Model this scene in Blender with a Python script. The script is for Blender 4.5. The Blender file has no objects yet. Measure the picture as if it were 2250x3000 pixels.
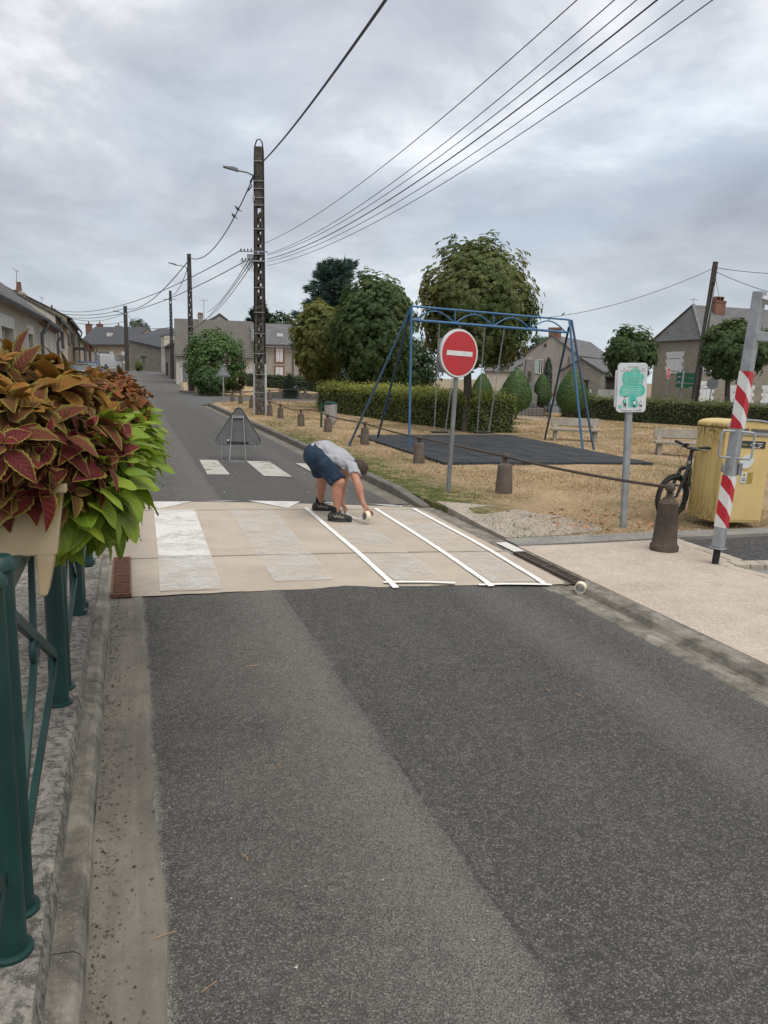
import bpy, bmesh, math, random
import numpy as np
from mathutils import Vector, Matrix
random.seed(7)
RNG = np.random.default_rng(7)
R = math.radians
PI = math.pi
scn = bpy.context.scene
COL = scn.collection

# ------------------------------------------------------------------ camera
F_PX = 2253.0
PITCH = math.atan((1500 - 1108) / F_PX)
ROLL = 0.022
EYE = 1.75
cam_d = bpy.data.cameras.new('camera')
cam = bpy.data.objects.new('camera', cam_d)
COL.objects.link(cam)
cam_d.sensor_fit = 'VERTICAL'
cam_d.sensor_height = 36.0
cam_d.lens = F_PX / 3000.0 * 36.0
cam_d.clip_start = 0.05
cam_d.clip_end = 3000
CM = Matrix.Rotation(PI / 2 - PITCH, 3, 'X') @ Matrix.Rotation(ROLL, 3, 'Z')
cam.matrix_world = Matrix.Translation((0, 0, EYE)) @ CM.to_4x4()
scn.camera = cam

# ------------------------------------------------------------------ sky, sun, exposure
SUN_EL, SUN_AZ = R(64), R(150)          # azimuth measured from +Y towards +X
world = bpy.data.worlds.new('World')
scn.world = world
world.use_nodes = True
wn, wl = world.node_tree.nodes, world.node_tree.links
wn.clear()


def wnode(t, **k):
    n = wn.new(t)
    for a, b in k.items():
        setattr(n, a, b)
    return n


def wmath(op, a, b=None, clamp=False):
    n = wnode('ShaderNodeMath', operation=op, use_clamp=clamp)
    for i, q in enumerate((a, b)):
        if q is None:
            continue
        if isinstance(q, (int, float)):
            n.inputs[i].default_value = q
        else:
            wl.new(q, n.inputs[i])
    return n.outputs[0]


tc = wnode('ShaderNodeTexCoord')
sx = wnode('ShaderNodeSeparateXYZ')
wl.new(tc.outputs['Generated'], sx.inputs[0])
zc = wmath('ADD', wmath('MAXIMUM', sx.outputs[2], 0.0), 0.30)
cx = wnode('ShaderNodeCombineXYZ')
wl.new(wmath('DIVIDE', sx.outputs[0], zc), cx.inputs[0])
wl.new(wmath('DIVIDE', sx.outputs[1], zc), cx.inputs[1])
mapn = wnode('ShaderNodeMapping')
mapn.inputs['Rotation'].default_value = (0, 0, R(-28))
mapn.inputs['Scale'].default_value = (0.95, 0.95, 1)
mapn.inputs['Location'].default_value = (3.1, 1.7, 0)
wl.new(cx.outputs[0], mapn.inputs[0])


def wnoise(scale, detail, rough, dist, src=mapn.outputs[0]):
    n = wnode('ShaderNodeTexNoise')
    n.inputs['Scale'].default_value = scale
    n.inputs['Detail'].default_value = detail
    n.inputs['Roughness'].default_value = rough
    n.inputs['Distortion'].default_value = dist
    wl.new(src, n.inputs['Vector'])
    return n.outputs[0]


def wramp(fac, stops):
    r = wnode('ShaderNodeValToRGB')
    e = r.color_ramp.elements
    while len(e) < len(stops):
        e.new(0.5)
    for q, (p, c) in zip(e, stops):
        q.position = p
        q.color = (*c, 1)
    wl.new(fac, r.inputs[0])
    return r.outputs[0]


def wmix(fac, a, b):
    m = wnode('ShaderNodeMix', data_type='RGBA')
    if isinstance(fac, (int, float)):
        m.inputs[0].default_value = fac
    else:
        wl.new(fac, m.inputs[0])
    for i, q in ((6, a), (7, b)):
        if isinstance(q, tuple):
            m.inputs[i].default_value = (*q, 1)
        else:
            wl.new(q, m.inputs[i])
    return m.outputs[2]


big = wnoise(0.85, 7, 0.55, 0.4)
fine = wnoise(2.4, 9, 0.58, 0.25)
both = wmath('ADD', wmath('MULTIPLY', big, 0.62), wmath('MULTIPLY', fine, 0.38))
cloud = wramp(both, [(0.37, (0.228, 0.232, 0.262)), (0.46, (0.325, 0.330, 0.358)),
                     (0.53, (0.44, 0.448, 0.47)), (0.61, (0.74, 0.74, 0.74))])
gap = wnoise(0.8, 5, 0.5, 0.2)
gapf = wramp(gap, [(0.47, (0, 0, 0)), (0.62, (1, 1, 1))])
low = wramp(sx.outputs[2], [(0.0, (0.62, 0.62, 0.62)), (0.16, (0.55, 0.55, 0.55)), (0.42, (0.12, 0.12, 0.12))])
gaps = wmath('MULTIPLY', gapf, low, True)
cl2 = wmix(gaps, cloud, (0.335, 0.435, 0.545))
hz = wramp(sx.outputs[2], [(0.0, (1, 1, 1)), (0.10, (0.35, 0.35, 0.35)), (0.22, (0, 0, 0))])
cl3 = wmix(wmath('MULTIPLY', hz, 0.75), cl2, (0.47, 0.545, 0.60))
skyt = wnode('ShaderNodeTexSky', sky_type='NISHITA')
skyt.sun_disc = False
skyt.sun_elevation = SUN_EL
skyt.sun_rotation = SUN_AZ
skyt.air_density = 1.0
skyt.dust_density = 2.0
bg1 = wnode('ShaderNodeBackground')
bg1.inputs[1].default_value = 0.12
wl.new(skyt.outputs[0], bg1.inputs[0])
bg2 = wnode('ShaderNodeBackground')
bg2.inputs[1].default_value = 0.83
wl.new(cl3, bg2.inputs[0])
mxs = wnode('ShaderNodeMixShader')
mxs.inputs[0].default_value = 0.9
wl.new(bg1.outputs[0], mxs.inputs[1])
wl.new(bg2.outputs[0], mxs.inputs[2])
wo = wnode('ShaderNodeOutputWorld')
wl.new(mxs.outputs[0], wo.inputs[0])

sun_d = bpy.data.lights.new('sun', 'SUN')
sun_d.energy = 1.5
sun_d.angle = R(60)
sun_d.color = (1.0, 0.96, 0.90)
sun = bpy.data.objects.new('sun', sun_d)
COL.objects.link(sun)
sdir = Vector((math.sin(SUN_AZ) * math.cos(SUN_EL), math.cos(SUN_AZ) * math.cos(SUN_EL), math.sin(SUN_EL)))
sun.rotation_euler = sdir.to_track_quat('Z', 'Y').to_euler()
sun.location = sdir * 50

vs_ = scn.view_settings
vs_.view_transform = 'Standard'
vs_.look = 'None'
vs_.exposure = 0.92
vs_.gamma = 1.0
vs_.use_curve_mapping = False
scn.cycles.max_bounces = 6
scn.cycles.transparent_max_bounces = 16

# ------------------------------------------------------------------ the lie of the land
PHI = R(18.4)                             # the street runs away 18.4 degrees left of the view
UX, UY = -math.sin(PHI), math.cos(PHI)
VX, VY = math.cos(PHI), math.sin(PHI)


def st(x, y):
    return x * UX + y * UY, x * VX + y * VY


def xy(s, t):
    return s * UX + t * VX, s * UY + t * VY


def sstep(a, b, x):
    k = min(1.0, max(0.0, (x - a) / (b - a)))
    return k * k * (3 - 2 * k)


def gst(s, t):
    w = 1 - 0.8 * sstep(5, 25, t)
    return (0.014 * s + 0.0085 * max(0.0, min(s, 140) - 52)) * w


def gz(x, y):
    return gst(*st(x, y))


def pt(s, t, h=0.0):
    x, y = xy(s, t)
    return Vector((x, y, gst(s, t) + h))


def ray(px, py):
    return CM @ Vector(((px - 1125) / F_PX, -(py - 1500) / F_PX, -1))


def AT(px, py, Y):
    d = ray(px, py)
    k = Y / d.y
    return Vector((d.x * k, Y, EYE + d.z * k))


def GP(px, py, h=0.0):
    d = ray(px, py)
    f = lambda k: EYE + d.z * k - gz(d.x * k, d.y * k) - h
    lo = hi = 0.5
    while f(hi) > 0 and hi < 400:
        hi *= 1.03
    for _ in range(45):
        m = (lo + hi) / 2
        if f(m) > 0:
            lo = m
        else:
            hi = m
    return Vector((d.x * hi, d.y * hi, EYE + d.z * hi))


# ------------------------------------------------------------------ mesh helpers
class MB:
    def __init__(self):
        self.v, self.f, self.m = [], [], []

    def add(self, vs, fs, mi=0):
        o = len(self.v)
        self.v += [tuple(p) for p in vs]
        self.f += [tuple(i + o for i in q) for q in fs]
        self.m += [mi] * len(fs)
        return self

    def box(self, x0, x1, y0, y1, z0, z1, mi=0):
        return self.add([(x0, y0, z0), (x1, y0, z0), (x1, y1, z0), (x0, y1, z0), (x0, y0, z1), (x1, y0, z1), (x1, y1, z1), (x0, y1, z1)],
                        [(0, 3, 2, 1), (4, 5, 6, 7), (0, 1, 5, 4), (1, 2, 6, 5), (2, 3, 7, 6), (3, 0, 4, 7)], mi)

    def bar(self, a, b, w, h, up=(0, 0, 1), mi=0):
        a, b = Vector(a), Vector(b)
        d = (b - a).normalized()
        u = Vector(up)
        sd = d.cross(u)
        if sd.length < 1e-4:
            sd = d.cross(Vector((1, 0, 0)))
        sd.normalize()
        u = sd.cross(d).normalized()
        vs = []
        for p in (a, b):
            for i, j in ((-1, -1), (1, -1), (1, 1), (-1, 1)):
                vs.append(p + sd * (i * w / 2) + u * (j * h / 2))
        return self.add(vs, [(0, 1, 2, 3), (7, 6, 5, 4), (0, 4, 5, 1), (1, 5, 6, 2), (2, 6, 7, 3), (3, 7, 4, 0)], mi)

    def plate(self, poly, y0, y1, mi=0):          # outline in x,z given thickness along y
        n = len(poly)
        vs = [(x, y0, z) for x, z in poly] + [(x, y1, z) for x, z in poly]
        fs = [tuple(range(n)), tuple(range(2 * n - 1, n - 1, -1))]
        fs += [(i, i + n, (i + 1) % n + n, (i + 1) % n) for i in range(n)]
        return self.add(vs, fs, mi)

    def prism(self, poly, z0, z1, mi=0):          # outline in x,y
        n = len(poly)
        vs = [(x, y, z0) for x, y in poly] + [(x, y, z1) for x, y in poly]
        fs = [tuple(range(n - 1, -1, -1)), tuple(range(n, 2 * n))]
        fs += [(i, (i + 1) % n, (i + 1) % n + n, i + n) for i in range(n)]
        return self.add(vs, fs, mi)

    def tube(self, path, r, n=8, mi=0, caps=True, closed=False):
        path = [Vector(p) for p in path]
        rs = r if isinstance(r, (list, tuple)) else [r] * len(path)
        L = len(path)
        vs, prev = [], None
        for i, p in enumerate(path):
            if closed:
                d = path[(i + 1) % L] - path[i - 1]
            else:
                d = path[min(i + 1, L - 1)] - path[max(i - 1, 0)]
            d.normalize()
            if prev is None:
                a = Vector((0, 0, 1)) if abs(d.z) < 0.9 else Vector((1, 0, 0))
                e1 = d.cross(a).normalized()
            else:
                e1 = (prev - d * prev.dot(d)).normalized()
            prev = e1
            e2 = d.cross(e1)
            for k in range(n):
                an = 2 * PI * k / n
                vs.append(p + (e1 * math.cos(an) + e2 * math.sin(an)) * rs[i])
        fs = []
        for i in range(L if closed else L - 1):
            j = (i + 1) % L
            for k in range(n):
                k2 = (k + 1) % n
                fs.append((i * n + k, i * n + k2, j * n + k2, j * n + k))
        if caps and not closed:
            fs.append(tuple(range(n - 1, -1, -1)))
            fs.append(tuple((L - 1) * n + k for k in range(n)))
        return self.add(vs, fs, mi)

    def lathe(self, prof, n=16, c=(0, 0, 0), mi=0, ax='z', sx=1, sy=1):
        vs = []
        for r, z in prof:
            for k in range(n):
                an = 2 * PI * k / n
                a, b = r * math.cos(an) * sx, r * math.sin(an) * sy
                q = (a, b, z) if ax == 'z' else ((a, z, b) if ax == 'y' else (z, a, b))
                vs.append((q[0] + c[0], q[1] + c[1], q[2] + c[2]))
        fs = []
        for i in range(len(prof) - 1):
            for k in range(n):
                k2 = (k + 1) % n
                q = (i * n + k, i * n + k2, (i + 1) * n + k2, (i + 1) * n + k)
                fs.append(q if ax != 'y' else q[::-1])
        fs.append(tuple(range(n - 1, -1, -1)))
        fs.append(tuple((len(prof) - 1) * n + k for k in range(n)))
        return self.add(vs, fs, mi)

    def xf(self, M_):
        self.v = [tuple(M_ @ Vector(p)) for p in self.v]
        return self

    def build(self, name, mats, parent=None, loc=None, rz=None, smooth=0, bevel=0, bseg=2):
        me = bpy.data.meshes.new(name)
        me.from_pydata(self.v, [], self.f)
        for q in (mats if isinstance(mats, (list, tuple)) else [mats]):
            me.materials.append(q)
        if any(self.m):
            me.polygons.foreach_set('material_index', self.m)
        me.update()
        if smooth:
            me.shade_smooth()
            me.set_sharp_from_angle(angle=R(smooth))
        o = bpy.data.objects.new(name, me)
        COL.objects.link(o)
        if parent is not None:
            o.parent = parent
        if loc is not None:
            o.location = loc
        if rz is not None:
            o.rotation_euler = (0, 0, rz)
        if bevel:
            b = o.modifiers.new('bevel', 'BEVEL')
            b.width = bevel
            b.segments = bseg
            b.limit_method = 'ANGLE'
        return o


def np_mesh(name, V, Fc, mat, parent=None, smooth=False, n=None):
    """V (n,3) array, Fc (m,k) faces all of k corners"""
    me = bpy.data.meshes.new(name)
    V = np.asarray(V, dtype=np.float32)
    Fc = np.asarray(Fc, dtype=np.int32)
    m, k = Fc.shape
    me.vertices.add(len(V))
    me.vertices.foreach_set('co', V.ravel())
    me.loops.add(m * k)
    me.loops.foreach_set('vertex_index', Fc.ravel())
    me.polygons.add(m)
    me.polygons.foreach_set('loop_start', np.arange(0, m * k, k, dtype=np.int32))
    me.polygons.foreach_set('loop_total', np.full(m, k, dtype=np.int32))
    if smooth:
        me.polygons.foreach_set('use_smooth', np.ones(m, dtype=bool))
    me.update(calc_edges=True)
    for q in (mat if isinstance(mat, (list, tuple)) else [mat]):
        me.materials.append(q)
    o = bpy.data.objects.new(name, me)
    COL.objects.link(o)
    if parent is not None:
        o.parent = parent
    return o


def tag(o, label=None, cat=None, group=None, kind=None):
    for k, q in (('label', label), ('category', cat), ('group', group), ('kind', kind)):
        if q:
            o[k] = q
    return o


def thing(name, label, cat, loc=(0, 0, 0), rz=0.0, group=None):
    o = bpy.data.objects.new(name, None)
    o.empty_display_size = 0.2
    COL.objects.link(o)
    o.location = loc
    o.rotation_euler = (0, 0, rz)
    return tag(o, label, cat, group)


def copy_tree(o, parent=None):
    c = o.copy()
    COL.objects.link(c)
    if parent is not None:
        c.parent = parent
    for ch in list(o.children):
        copy_tree(ch, c)
    return c


# ------------------------------------------------------------------ materials
class NT:
    def __init__(self, name):
        self.mat = bpy.data.materials.new(name)
        self.mat.use_nodes = True
        self.n, self.l = self.mat.node_tree.nodes, self.mat.node_tree.links
        self.bs = self.n['Principled BSDF']
        self.out = self.n['Material Output']
        self._co = {}

    def node(self, t, **k):
        q = self.n.new(t)
        for a, b in k.items():
            setattr(q, a, b)
        return q

    def link(self, a, b):
        if isinstance(a, (int, float)):
            b.default_value = a
        elif isinstance(a, tuple):
            b.default_value = (*a, 1) if len(b.default_value) == 4 and len(a) == 3 else a
        else:
            self.l.new(a, b)

    def co(self, which='Object'):
        if which not in self._co:
            if which == 'World':
                self._co[which] = self.node('ShaderNodeNewGeometry').outputs['Position']
            else:
                self._co[which] = self.node('ShaderNodeTexCoord').outputs[which]
        return self._co[which]

    def mapping(self, scale=(1, 1, 1), rot=(0, 0, 0), src=None):
        m = self.node('ShaderNodeMapping')
        m.inputs['Scale'].default_value = scale
        m.inputs['Rotation'].default_value = rot
        self.l.new(src if src is not None else self.co(), m.inputs[0])
        return m.outputs[0]

    def noise(self, scale, detail=4, rough=0.55, dist=0.0, src=None):
        q = self.node('ShaderNodeTexNoise')
        q.inputs['Scale'].default_value = scale
        q.inputs['Detail'].default_value = detail
        q.inputs['Roughness'].default_value = rough
        q.inputs['Distortion'].default_value = dist
        self.l.new(src if src is not None else self.co(), q.inputs['Vector'])
        return q.outputs[0]

    def voro(self, scale, feature='F1', src=None, out=0, rand=1.0):
        q = self.node('ShaderNodeTexVoronoi', feature=feature)
        q.inputs['Scale'].default_value = scale
        q.inputs['Randomness'].default_value = rand
        self.l.new(src if src is not None else self.co(), q.inputs['Vector'])
        return q.outputs[out]

    def math(self, op, a, b=None, c=None, clamp=False):
        q = self.node('ShaderNodeMath', operation=op, use_clamp=clamp)
        for i, w in enumerate((a, b, c)):
            if w is not None:
                self.link(w, q.inputs[i])
        return q.outputs[0]

    def ramp(self, fac, a, b):
        """linear 0..1 between a and b"""
        q = self.node('ShaderNodeMapRange')
        q.clamp = True
        self.link(fac, q.inputs[0])
        q.inputs[1].default_value = a
        q.inputs[2].default_value = b
        return q.outputs[0]

    def mix(self, fac, a, b, mode='MIX'):
        q = self.node('ShaderNodeMix', data_type='RGBA', blend_type=mode)
        self.link(fac, q.inputs[0])
        self.link(a, q.inputs[6])
        self.link(b, q.inputs[7])
        return q.outputs[2]

    def sep(self, src=None):
        q = self.node('ShaderNodeSeparateXYZ')
        self.l.new(src if src is not None else self.co(), q.inputs[0])
        return q.outputs

    def comb(self, a, b, c=0.0):
        q = self.node('ShaderNodeCombineXYZ')
        for i, w in enumerate((a, b, c)):
            self.link(w, q.inputs[i])
        return q.outputs[0]

    def bump(self, h, strength=0.4, dist=0.01):
        q = self.node('ShaderNodeBump')
        q.inputs['Strength'].default_value = strength
        q.inputs['Distance'].default_value = dist
        self.l.new(h, q.inputs['Height'])
        self.l.new(q.outputs[0], self.bs.inputs['Normal'])

    def fin(self, col, rough=0.8, spec=0.3, metal=0.0):
        self.link(col, self.bs.inputs['Base Color'])
        self.link(rough, self.bs.inputs['Roughness'])
        self.bs.inputs['Specular IOR Level'].default_value = spec
        self.bs.inputs['Metallic'].default_value = metal
        return self.mat

    def translucent(self, col, fac=0.3):
        t = self.node('ShaderNodeBsdfTranslucent')
        self.link(col, t.inputs[0])
        m = self.node('ShaderNodeMixShader')
        m.inputs[0].default_value = fac
        self.l.new(self.bs.outputs[0], m.inputs[1])
        self.l.new(t.outputs[0], m.inputs[2])
        self.l.new(m.outputs[0], self.out.inputs[0])

    def alpha(self, fac):
        """fac 1 = surface, 0 = see through"""
        t = self.node('ShaderNodeBsdfTransparent')
        m = self.node('ShaderNodeMixShader')
        self.link(fac, m.inputs[0])
        self.l.new(t.outputs[0], m.inputs[1])
        self.l.new(self.bs.outputs[0], m.inputs[2])
        self.l.new(m.outputs[0], self.out.inputs[0])


def simple(name, c1, c2=None, rough=0.7, scale=6, lo=0.4, hi=0.62, bump=0.0, bscale=60, bdist=0.005, metal=0.0, spec=0.3, detail=5, stretch=None):
    q = NT(name)
    col = c1
    src = q.mapping(scale=stretch) if stretch else None
    if c2:
        col = q.mix(q.ramp(q.noise(scale, detail, 0.6, src=src), lo, hi), c1, c2)
    if bump:
        q.bump(q.noise(bscale, 4, src=src), bump, bdist)
    return q.fin(col, rough, spec, metal)


M = {}
# ------------------------------------------------------------------ ground materials
def road_st(q):
    """street coordinates (s along, t across) of a point, from its world position"""
    x, y, z = q.sep(q.co('World'))[:3]
    s = q.math('ADD', q.math('MULTIPLY', x, UX), q.math('MULTIPLY', y, UY))
    t = q.math('ADD', q.math('MULTIPLY', x, VX), q.math('MULTIPLY', y, VY))
    return s, t


def asphalt(name, dark, light, chip, seam=None, cscale=150.0, chips=0.42, bump=0.9):
    q = NT(name)
    W = q.co('World')
    s, t = road_st(q)
    vc = q.node('ShaderNodeTexVoronoi', feature='F1')
    vc.inputs['Scale'].default_value = cscale
    q.l.new(W, vc.inputs['Vector'])
    cell = q.sep(vc.outputs['Color'])[0]
    big = q.noise(0.55, 5, 0.6, 0.3, W)
    lane = q.noise(1.0, 5, 0.6, 0.2, q.comb(q.math('MULTIPLY', s, 0.12), q.math('MULTIPLY', t, 1.6)))
    col = q.mix(q.ramp(q.math('ADD', q.math('MULTIPLY', big, 0.45), q.math('MULTIPLY', lane, 0.55)), 0.36, 0.64), dark, light)
    if seam is not None:
        # older, finer and browner surface left of the lengthwise seam
        wob = q.math('MULTIPLY', q.math('SUBTRACT', q.noise(0.9, 6, 0.65, 0, W), 0.5), 0.16)
        tt = q.math('ADD', t, wob)
        m = q.ramp(tt, seam - 0.016, seam + 0.016)
        old = q.mix(q.ramp(q.noise(1.3, 6, 0.6, 0.3, W), 0.35, 0.68), (0.096, 0.089, 0.077), (0.150, 0.139, 0.121))
        band = q.math('MULTIPLY', q.ramp(tt, seam - 0.55, seam - 0.16), q.math('SUBTRACT', 1.0, q.ramp(tt, seam - 0.10, seam + 0.06)))
        old = q.mix(q.math('MULTIPLY', band, 0.75), old, (0.215, 0.20, 0.176))
        edge = q.math('SUBTRACT', 1.0, q.ramp(tt, 0.05, 0.42))
        old = q.mix(q.math('MULTIPLY', edge, q.ramp(big, 0.4, 0.6)), old, (0.060, 0.060, 0.060))
        le = q.math('SUBTRACT', 1.0, q.ramp(q.math('ADD', q.math('ABSOLUTE', q.math('SUBTRACT', t, 0.045)), q.math('MULTIPLY', q.noise(9, 5, 0.75, 0.4, W), 0.11)), 0.050, 0.085))
        old = q.mix(q.math('MULTIPLY', le, 0.85), old, (0.36, 0.33, 0.275))
        tr = q.math('MULTIPLY', q.ramp(tt, 2.35, 2.6), q.math('SUBTRACT', 1.0, q.ramp(tt, 2.75, 3.05)))
        col = q.mix(q.math('MULTIPLY', tr, 0.75), col, (0.165, 0.157, 0.147))
        col = q.mix(q.math('MULTIPLY', q.ramp(tt, 2.95, 3.2), 0.5), col, (0.17, 0.16, 0.15))
        col = q.mix(m, old, col)
        crack = q.math('SUBTRACT', 1.0, q.ramp(q.math('ABSOLUTE', q.math('SUBTRACT', tt, seam)), 0.004, 0.016))
        col = q.mix(q.math('MULTIPLY', q.math('MULTIPLY', crack, q.ramp(q.noise(2.5, 4, 0.6, 0, W), 0.4, 0.6)), 0.7), col, (0.03, 0.03, 0.03))
    if seam is not None:
        col = q.mix(q.math('MULTIPLY', q.ramp(s, 9.2, 9.8), q.math('ADD', 0.35, q.math('MULTIPLY', q.ramp(s, 12, 40), 0.35))), col, (0.150, 0.148, 0.142))
    blot = q.noise(4.0, 6, 0.7, 0.6, W)
    col = q.mix(q.math('MULTIPLY', q.ramp(blot, 0.58, 0.75), 0.45), col, (0.165, 0.150, 0.130))
    grit = q.noise(cscale * 1.4, 2, 0.5, 0, W)
    col = q.mix(q.math('MULTIPLY', q.ramp(grit, 0.40, 0.70), 0.5), col, (0.035, 0.034, 0.033))
    col = q.mix(q.math('MULTIPLY', q.ramp(cell, 1 - chips, 1.0), 0.55), col, chip)
    col = q.mix(q.math('MULTIPLY', q.ramp(vc.outputs['Distance'], 0.42, 0.75), 0.55), col, (0.022, 0.021, 0.020))
    wide = q.noise(22, 5, 0.75, 0.2, W)
    col = q.mix(q.math('MULTIPLY', q.ramp(wide, 0.50, 0.72), 0.35), col, (0.185, 0.17, 0.148))
    col = q.mix(q.math('MULTIPLY', q.ramp(wide, 0.50, 0.30), 0.35), col, (0.045, 0.044, 0.042))
    dist = vc.outputs['Distance']
    h = q.math('ADD', q.math('MULTIPLY', q.math('SUBTRACT', 1.0, dist), 1.0), q.math('MULTIPLY', cell, 0.6))
    q.bump(h, bump, 0.006)
    return q.fin(col, 0.88, 0.25)


M['road'] = asphalt('asphalt_street', (0.066, 0.064, 0.059), (0.106, 0.102, 0.094), (0.31, 0.295, 0.265), seam=1.10)
M['road_far'] = asphalt('asphalt_side', (0.115, 0.117, 0.120), (0.155, 0.156, 0.158), (0.26, 0.25, 0.24), cscale=60, bump=0.2)
M['car_park'] = asphalt('asphalt_car_park', (0.045, 0.046, 0.048), (0.085, 0.083, 0.08), (0.24, 0.23, 0.22), cscale=70, chips=0.45, bump=0.8)


def concrete(name, c1, c2, stain, sscale=2.2, agg=(0.5, 0.47, 0.42), aggf=0.12, aggs=160, bump=0.25, lo=0.45, hi=0.7, sf=0.8, streak=0.0, dirt=None):
    q = NT(name)
    W = q.co('World')
    col = q.mix(q.ramp(q.noise(3.5, 6, 0.65, 0.3, W), 0.35, 0.65), c1, c2)
    col = q.mix(q.math('MULTIPLY', q.ramp(q.noise(sscale, 7, 0.7, 0.4, W), lo, hi), sf), col, stain)
    if streak or dirt:
        s, t = road_st(q)
    if streak:
        ns = q.noise(1.0, 6, 0.7, 0.5, q.comb(q.math('MULTIPLY', s, 1.6), q.math('MULTIPLY', t, 16.0)))
        col = q.mix(q.math('MULTIPLY', q.ramp(ns, 0.46, 0.62), streak), col, stain)
        col = q.mix(q.math('MULTIPLY', q.ramp(ns, 0.44, 0.30), streak * 0.5), col, tuple(v * 1.35 for v in c1))
    if dirt:
        k = q.math('SUBTRACT', 1.0, q.ramp(q.math('ADD', t, q.math('MULTIPLY', q.noise(2.5, 5, 0.7, 0.3, W), 0.5)), dirt, dirt + 0.45))
        col = q.mix(q.math('MULTIPLY', k, 0.8), col, (0.20, 0.175, 0.145))
    vc = q.node('ShaderNodeTexVoronoi', feature='F1')
    vc.inputs['Scale'].default_value = aggs * 1.35
    q.l.new(W, vc.inputs['Vector'])
    cell = q.sep(vc.outputs['Color'])[0]
    col = q.mix(q.math('MULTIPLY', q.ramp(cell, 1 - aggf, 1.0), 0.4), col, agg)
    sp = q.noise(38, 4, 0.7, 0, W)
    col = q.mix(q.math('MULTIPLY', q.ramp(sp, 0.55, 0.8), 0.35), col, stain)
    h = q.math('ADD', q.noise(aggs * 0.7, 3, 0.6, 0, W), q.math('MULTIPLY', q.noise(9, 4, 0.6, 0, W), 0.8))
    q.bump(h, bump, 0.004)
    return q.fin(col, 0.9, 0.2)


M['crossing'] = concrete('beige_concrete', (0.445, 0.382, 0.305), (0.39, 0.335, 0.268), (0.31, 0.265, 0.208), 1.6, (0.52, 0.46, 0.38), 0.2, 190, 0.25, sf=0.6, dirt=0.12)
M['kerb'] = concrete('kerb_concrete', (0.29, 0.262, 0.215), (0.22, 0.20, 0.166), (0.075, 0.069, 0.058), 6.0, (0.4, 0.37, 0.31), 0.08, 150, 0.4, 0.42, 0.62, streak=0.45)
M['kerb_dark'] = concrete('weathered_kerb', (0.17, 0.155, 0.13), (0.125, 0.115, 0.098), (0.06, 0.056, 0.05), 4)
M['gutter'] = concrete('gutter_concrete', (0.205, 0.182, 0.148), (0.160, 0.144, 0.12), (0.092, 0.084, 0.072), 2.2, (0.30, 0.28, 0.24), 0.03, 160, 0.35, streak=0.3)
M['pavement'] = concrete('old_pavement', (0.30, 0.275, 0.235), (0.185, 0.17, 0.147), (0.055, 0.050, 0.043), 26, (0.46, 0.44, 0.39), 0.16, 150, 0.8, 0.44, 0.58)
M['edging'] = concrete('edging_concrete', (0.26, 0.25, 0.225), (0.21, 0.20, 0.18), (0.13, 0.125, 0.112), 2.5)
M['resin'] = concrete('beige_gravel_resin', (0.45, 0.378, 0.305), (0.37, 0.31, 0.25), (0.25, 0.21, 0.172), 0.9, (0.72, 0.65, 0.56), 0.45, 70, 1.0, 0.5, 0.75, 0.6)
M['gravel'] = concrete('pale_gravel', (0.38, 0.325, 0.265), (0.30, 0.255, 0.205), (0.17, 0.145, 0.118), 2, (0.58, 0.53, 0.47), 0.35, 45, 1.0)
M['cobble'] = concrete('pale_paver', (0.47, 0.41, 0.33), (0.40, 0.35, 0.28), (0.29, 0.25, 0.20), 5)
M['soil'] = simple('dry_soil', (0.20, 0.16, 0.10), (0.28, 0.22, 0.14), 0.95, 0.4)


def paint_mat(name, wear_lo, wear_hi, col=(0.68, 0.665, 0.625), sc=2.0, hi=1.0):
    q = NT(name)
    W = q.co('World')
    s, t = road_st(q)
    n1 = q.noise(sc, 6, 0.7, 0.4, W)
    n2 = q.noise(1.0, 5, 0.75, 0.3, q.comb(q.math('MULTIPLY', s, 13.0), q.math('MULTIPLY', t, 7.0)))
    n3 = q.noise(75, 4, 0.75, 0, W)
    k = q.math('ADD', q.math('ADD', q.math('MULTIPLY', n1, 0.46), q.math('MULTIPLY', n2, 0.20)), q.math('MULTIPLY', n3, 0.34))
    f = q.math('MULTIPLY', q.ramp(k, wear_lo, wear_hi), hi)
    q.fin(q.mix(q.ramp(n1, 0.4, 0.7), col, tuple(c * 0.86 for c in col)), 0.8, 0.25)
    q.bump(n3, 0.2, 0.003)
    q.alpha(f)
    return q.mat


M['paint_good'] = paint_mat('white_paint', 0.38, 0.52, hi=0.95)
M['paint_faded'] = paint_mat('faded_white_paint', 0.40, 0.60, hi=0.85)
M['paint_mid'] = paint_mat('half_worn_white_paint', 0.43, 0.60, hi=0.72)
M['paint_ghost'] = paint_mat('ghost_white_paint', 0.45, 0.62, hi=0.75)
M['paint_far'] = paint_mat('rough_white_paint', 0.36, 0.50, col=(0.46, 0.44, 0.39), sc=3.0)
M['paint_line'] = paint_mat('thin_white_paint', 0.40, 0.55)
M['tape'] = simple('white_tape', (0.80, 0.79, 0.76), (0.73, 0.72, 0.68), 0.55, 8, bump=0.15, bscale=90, bdist=0.002)


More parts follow.
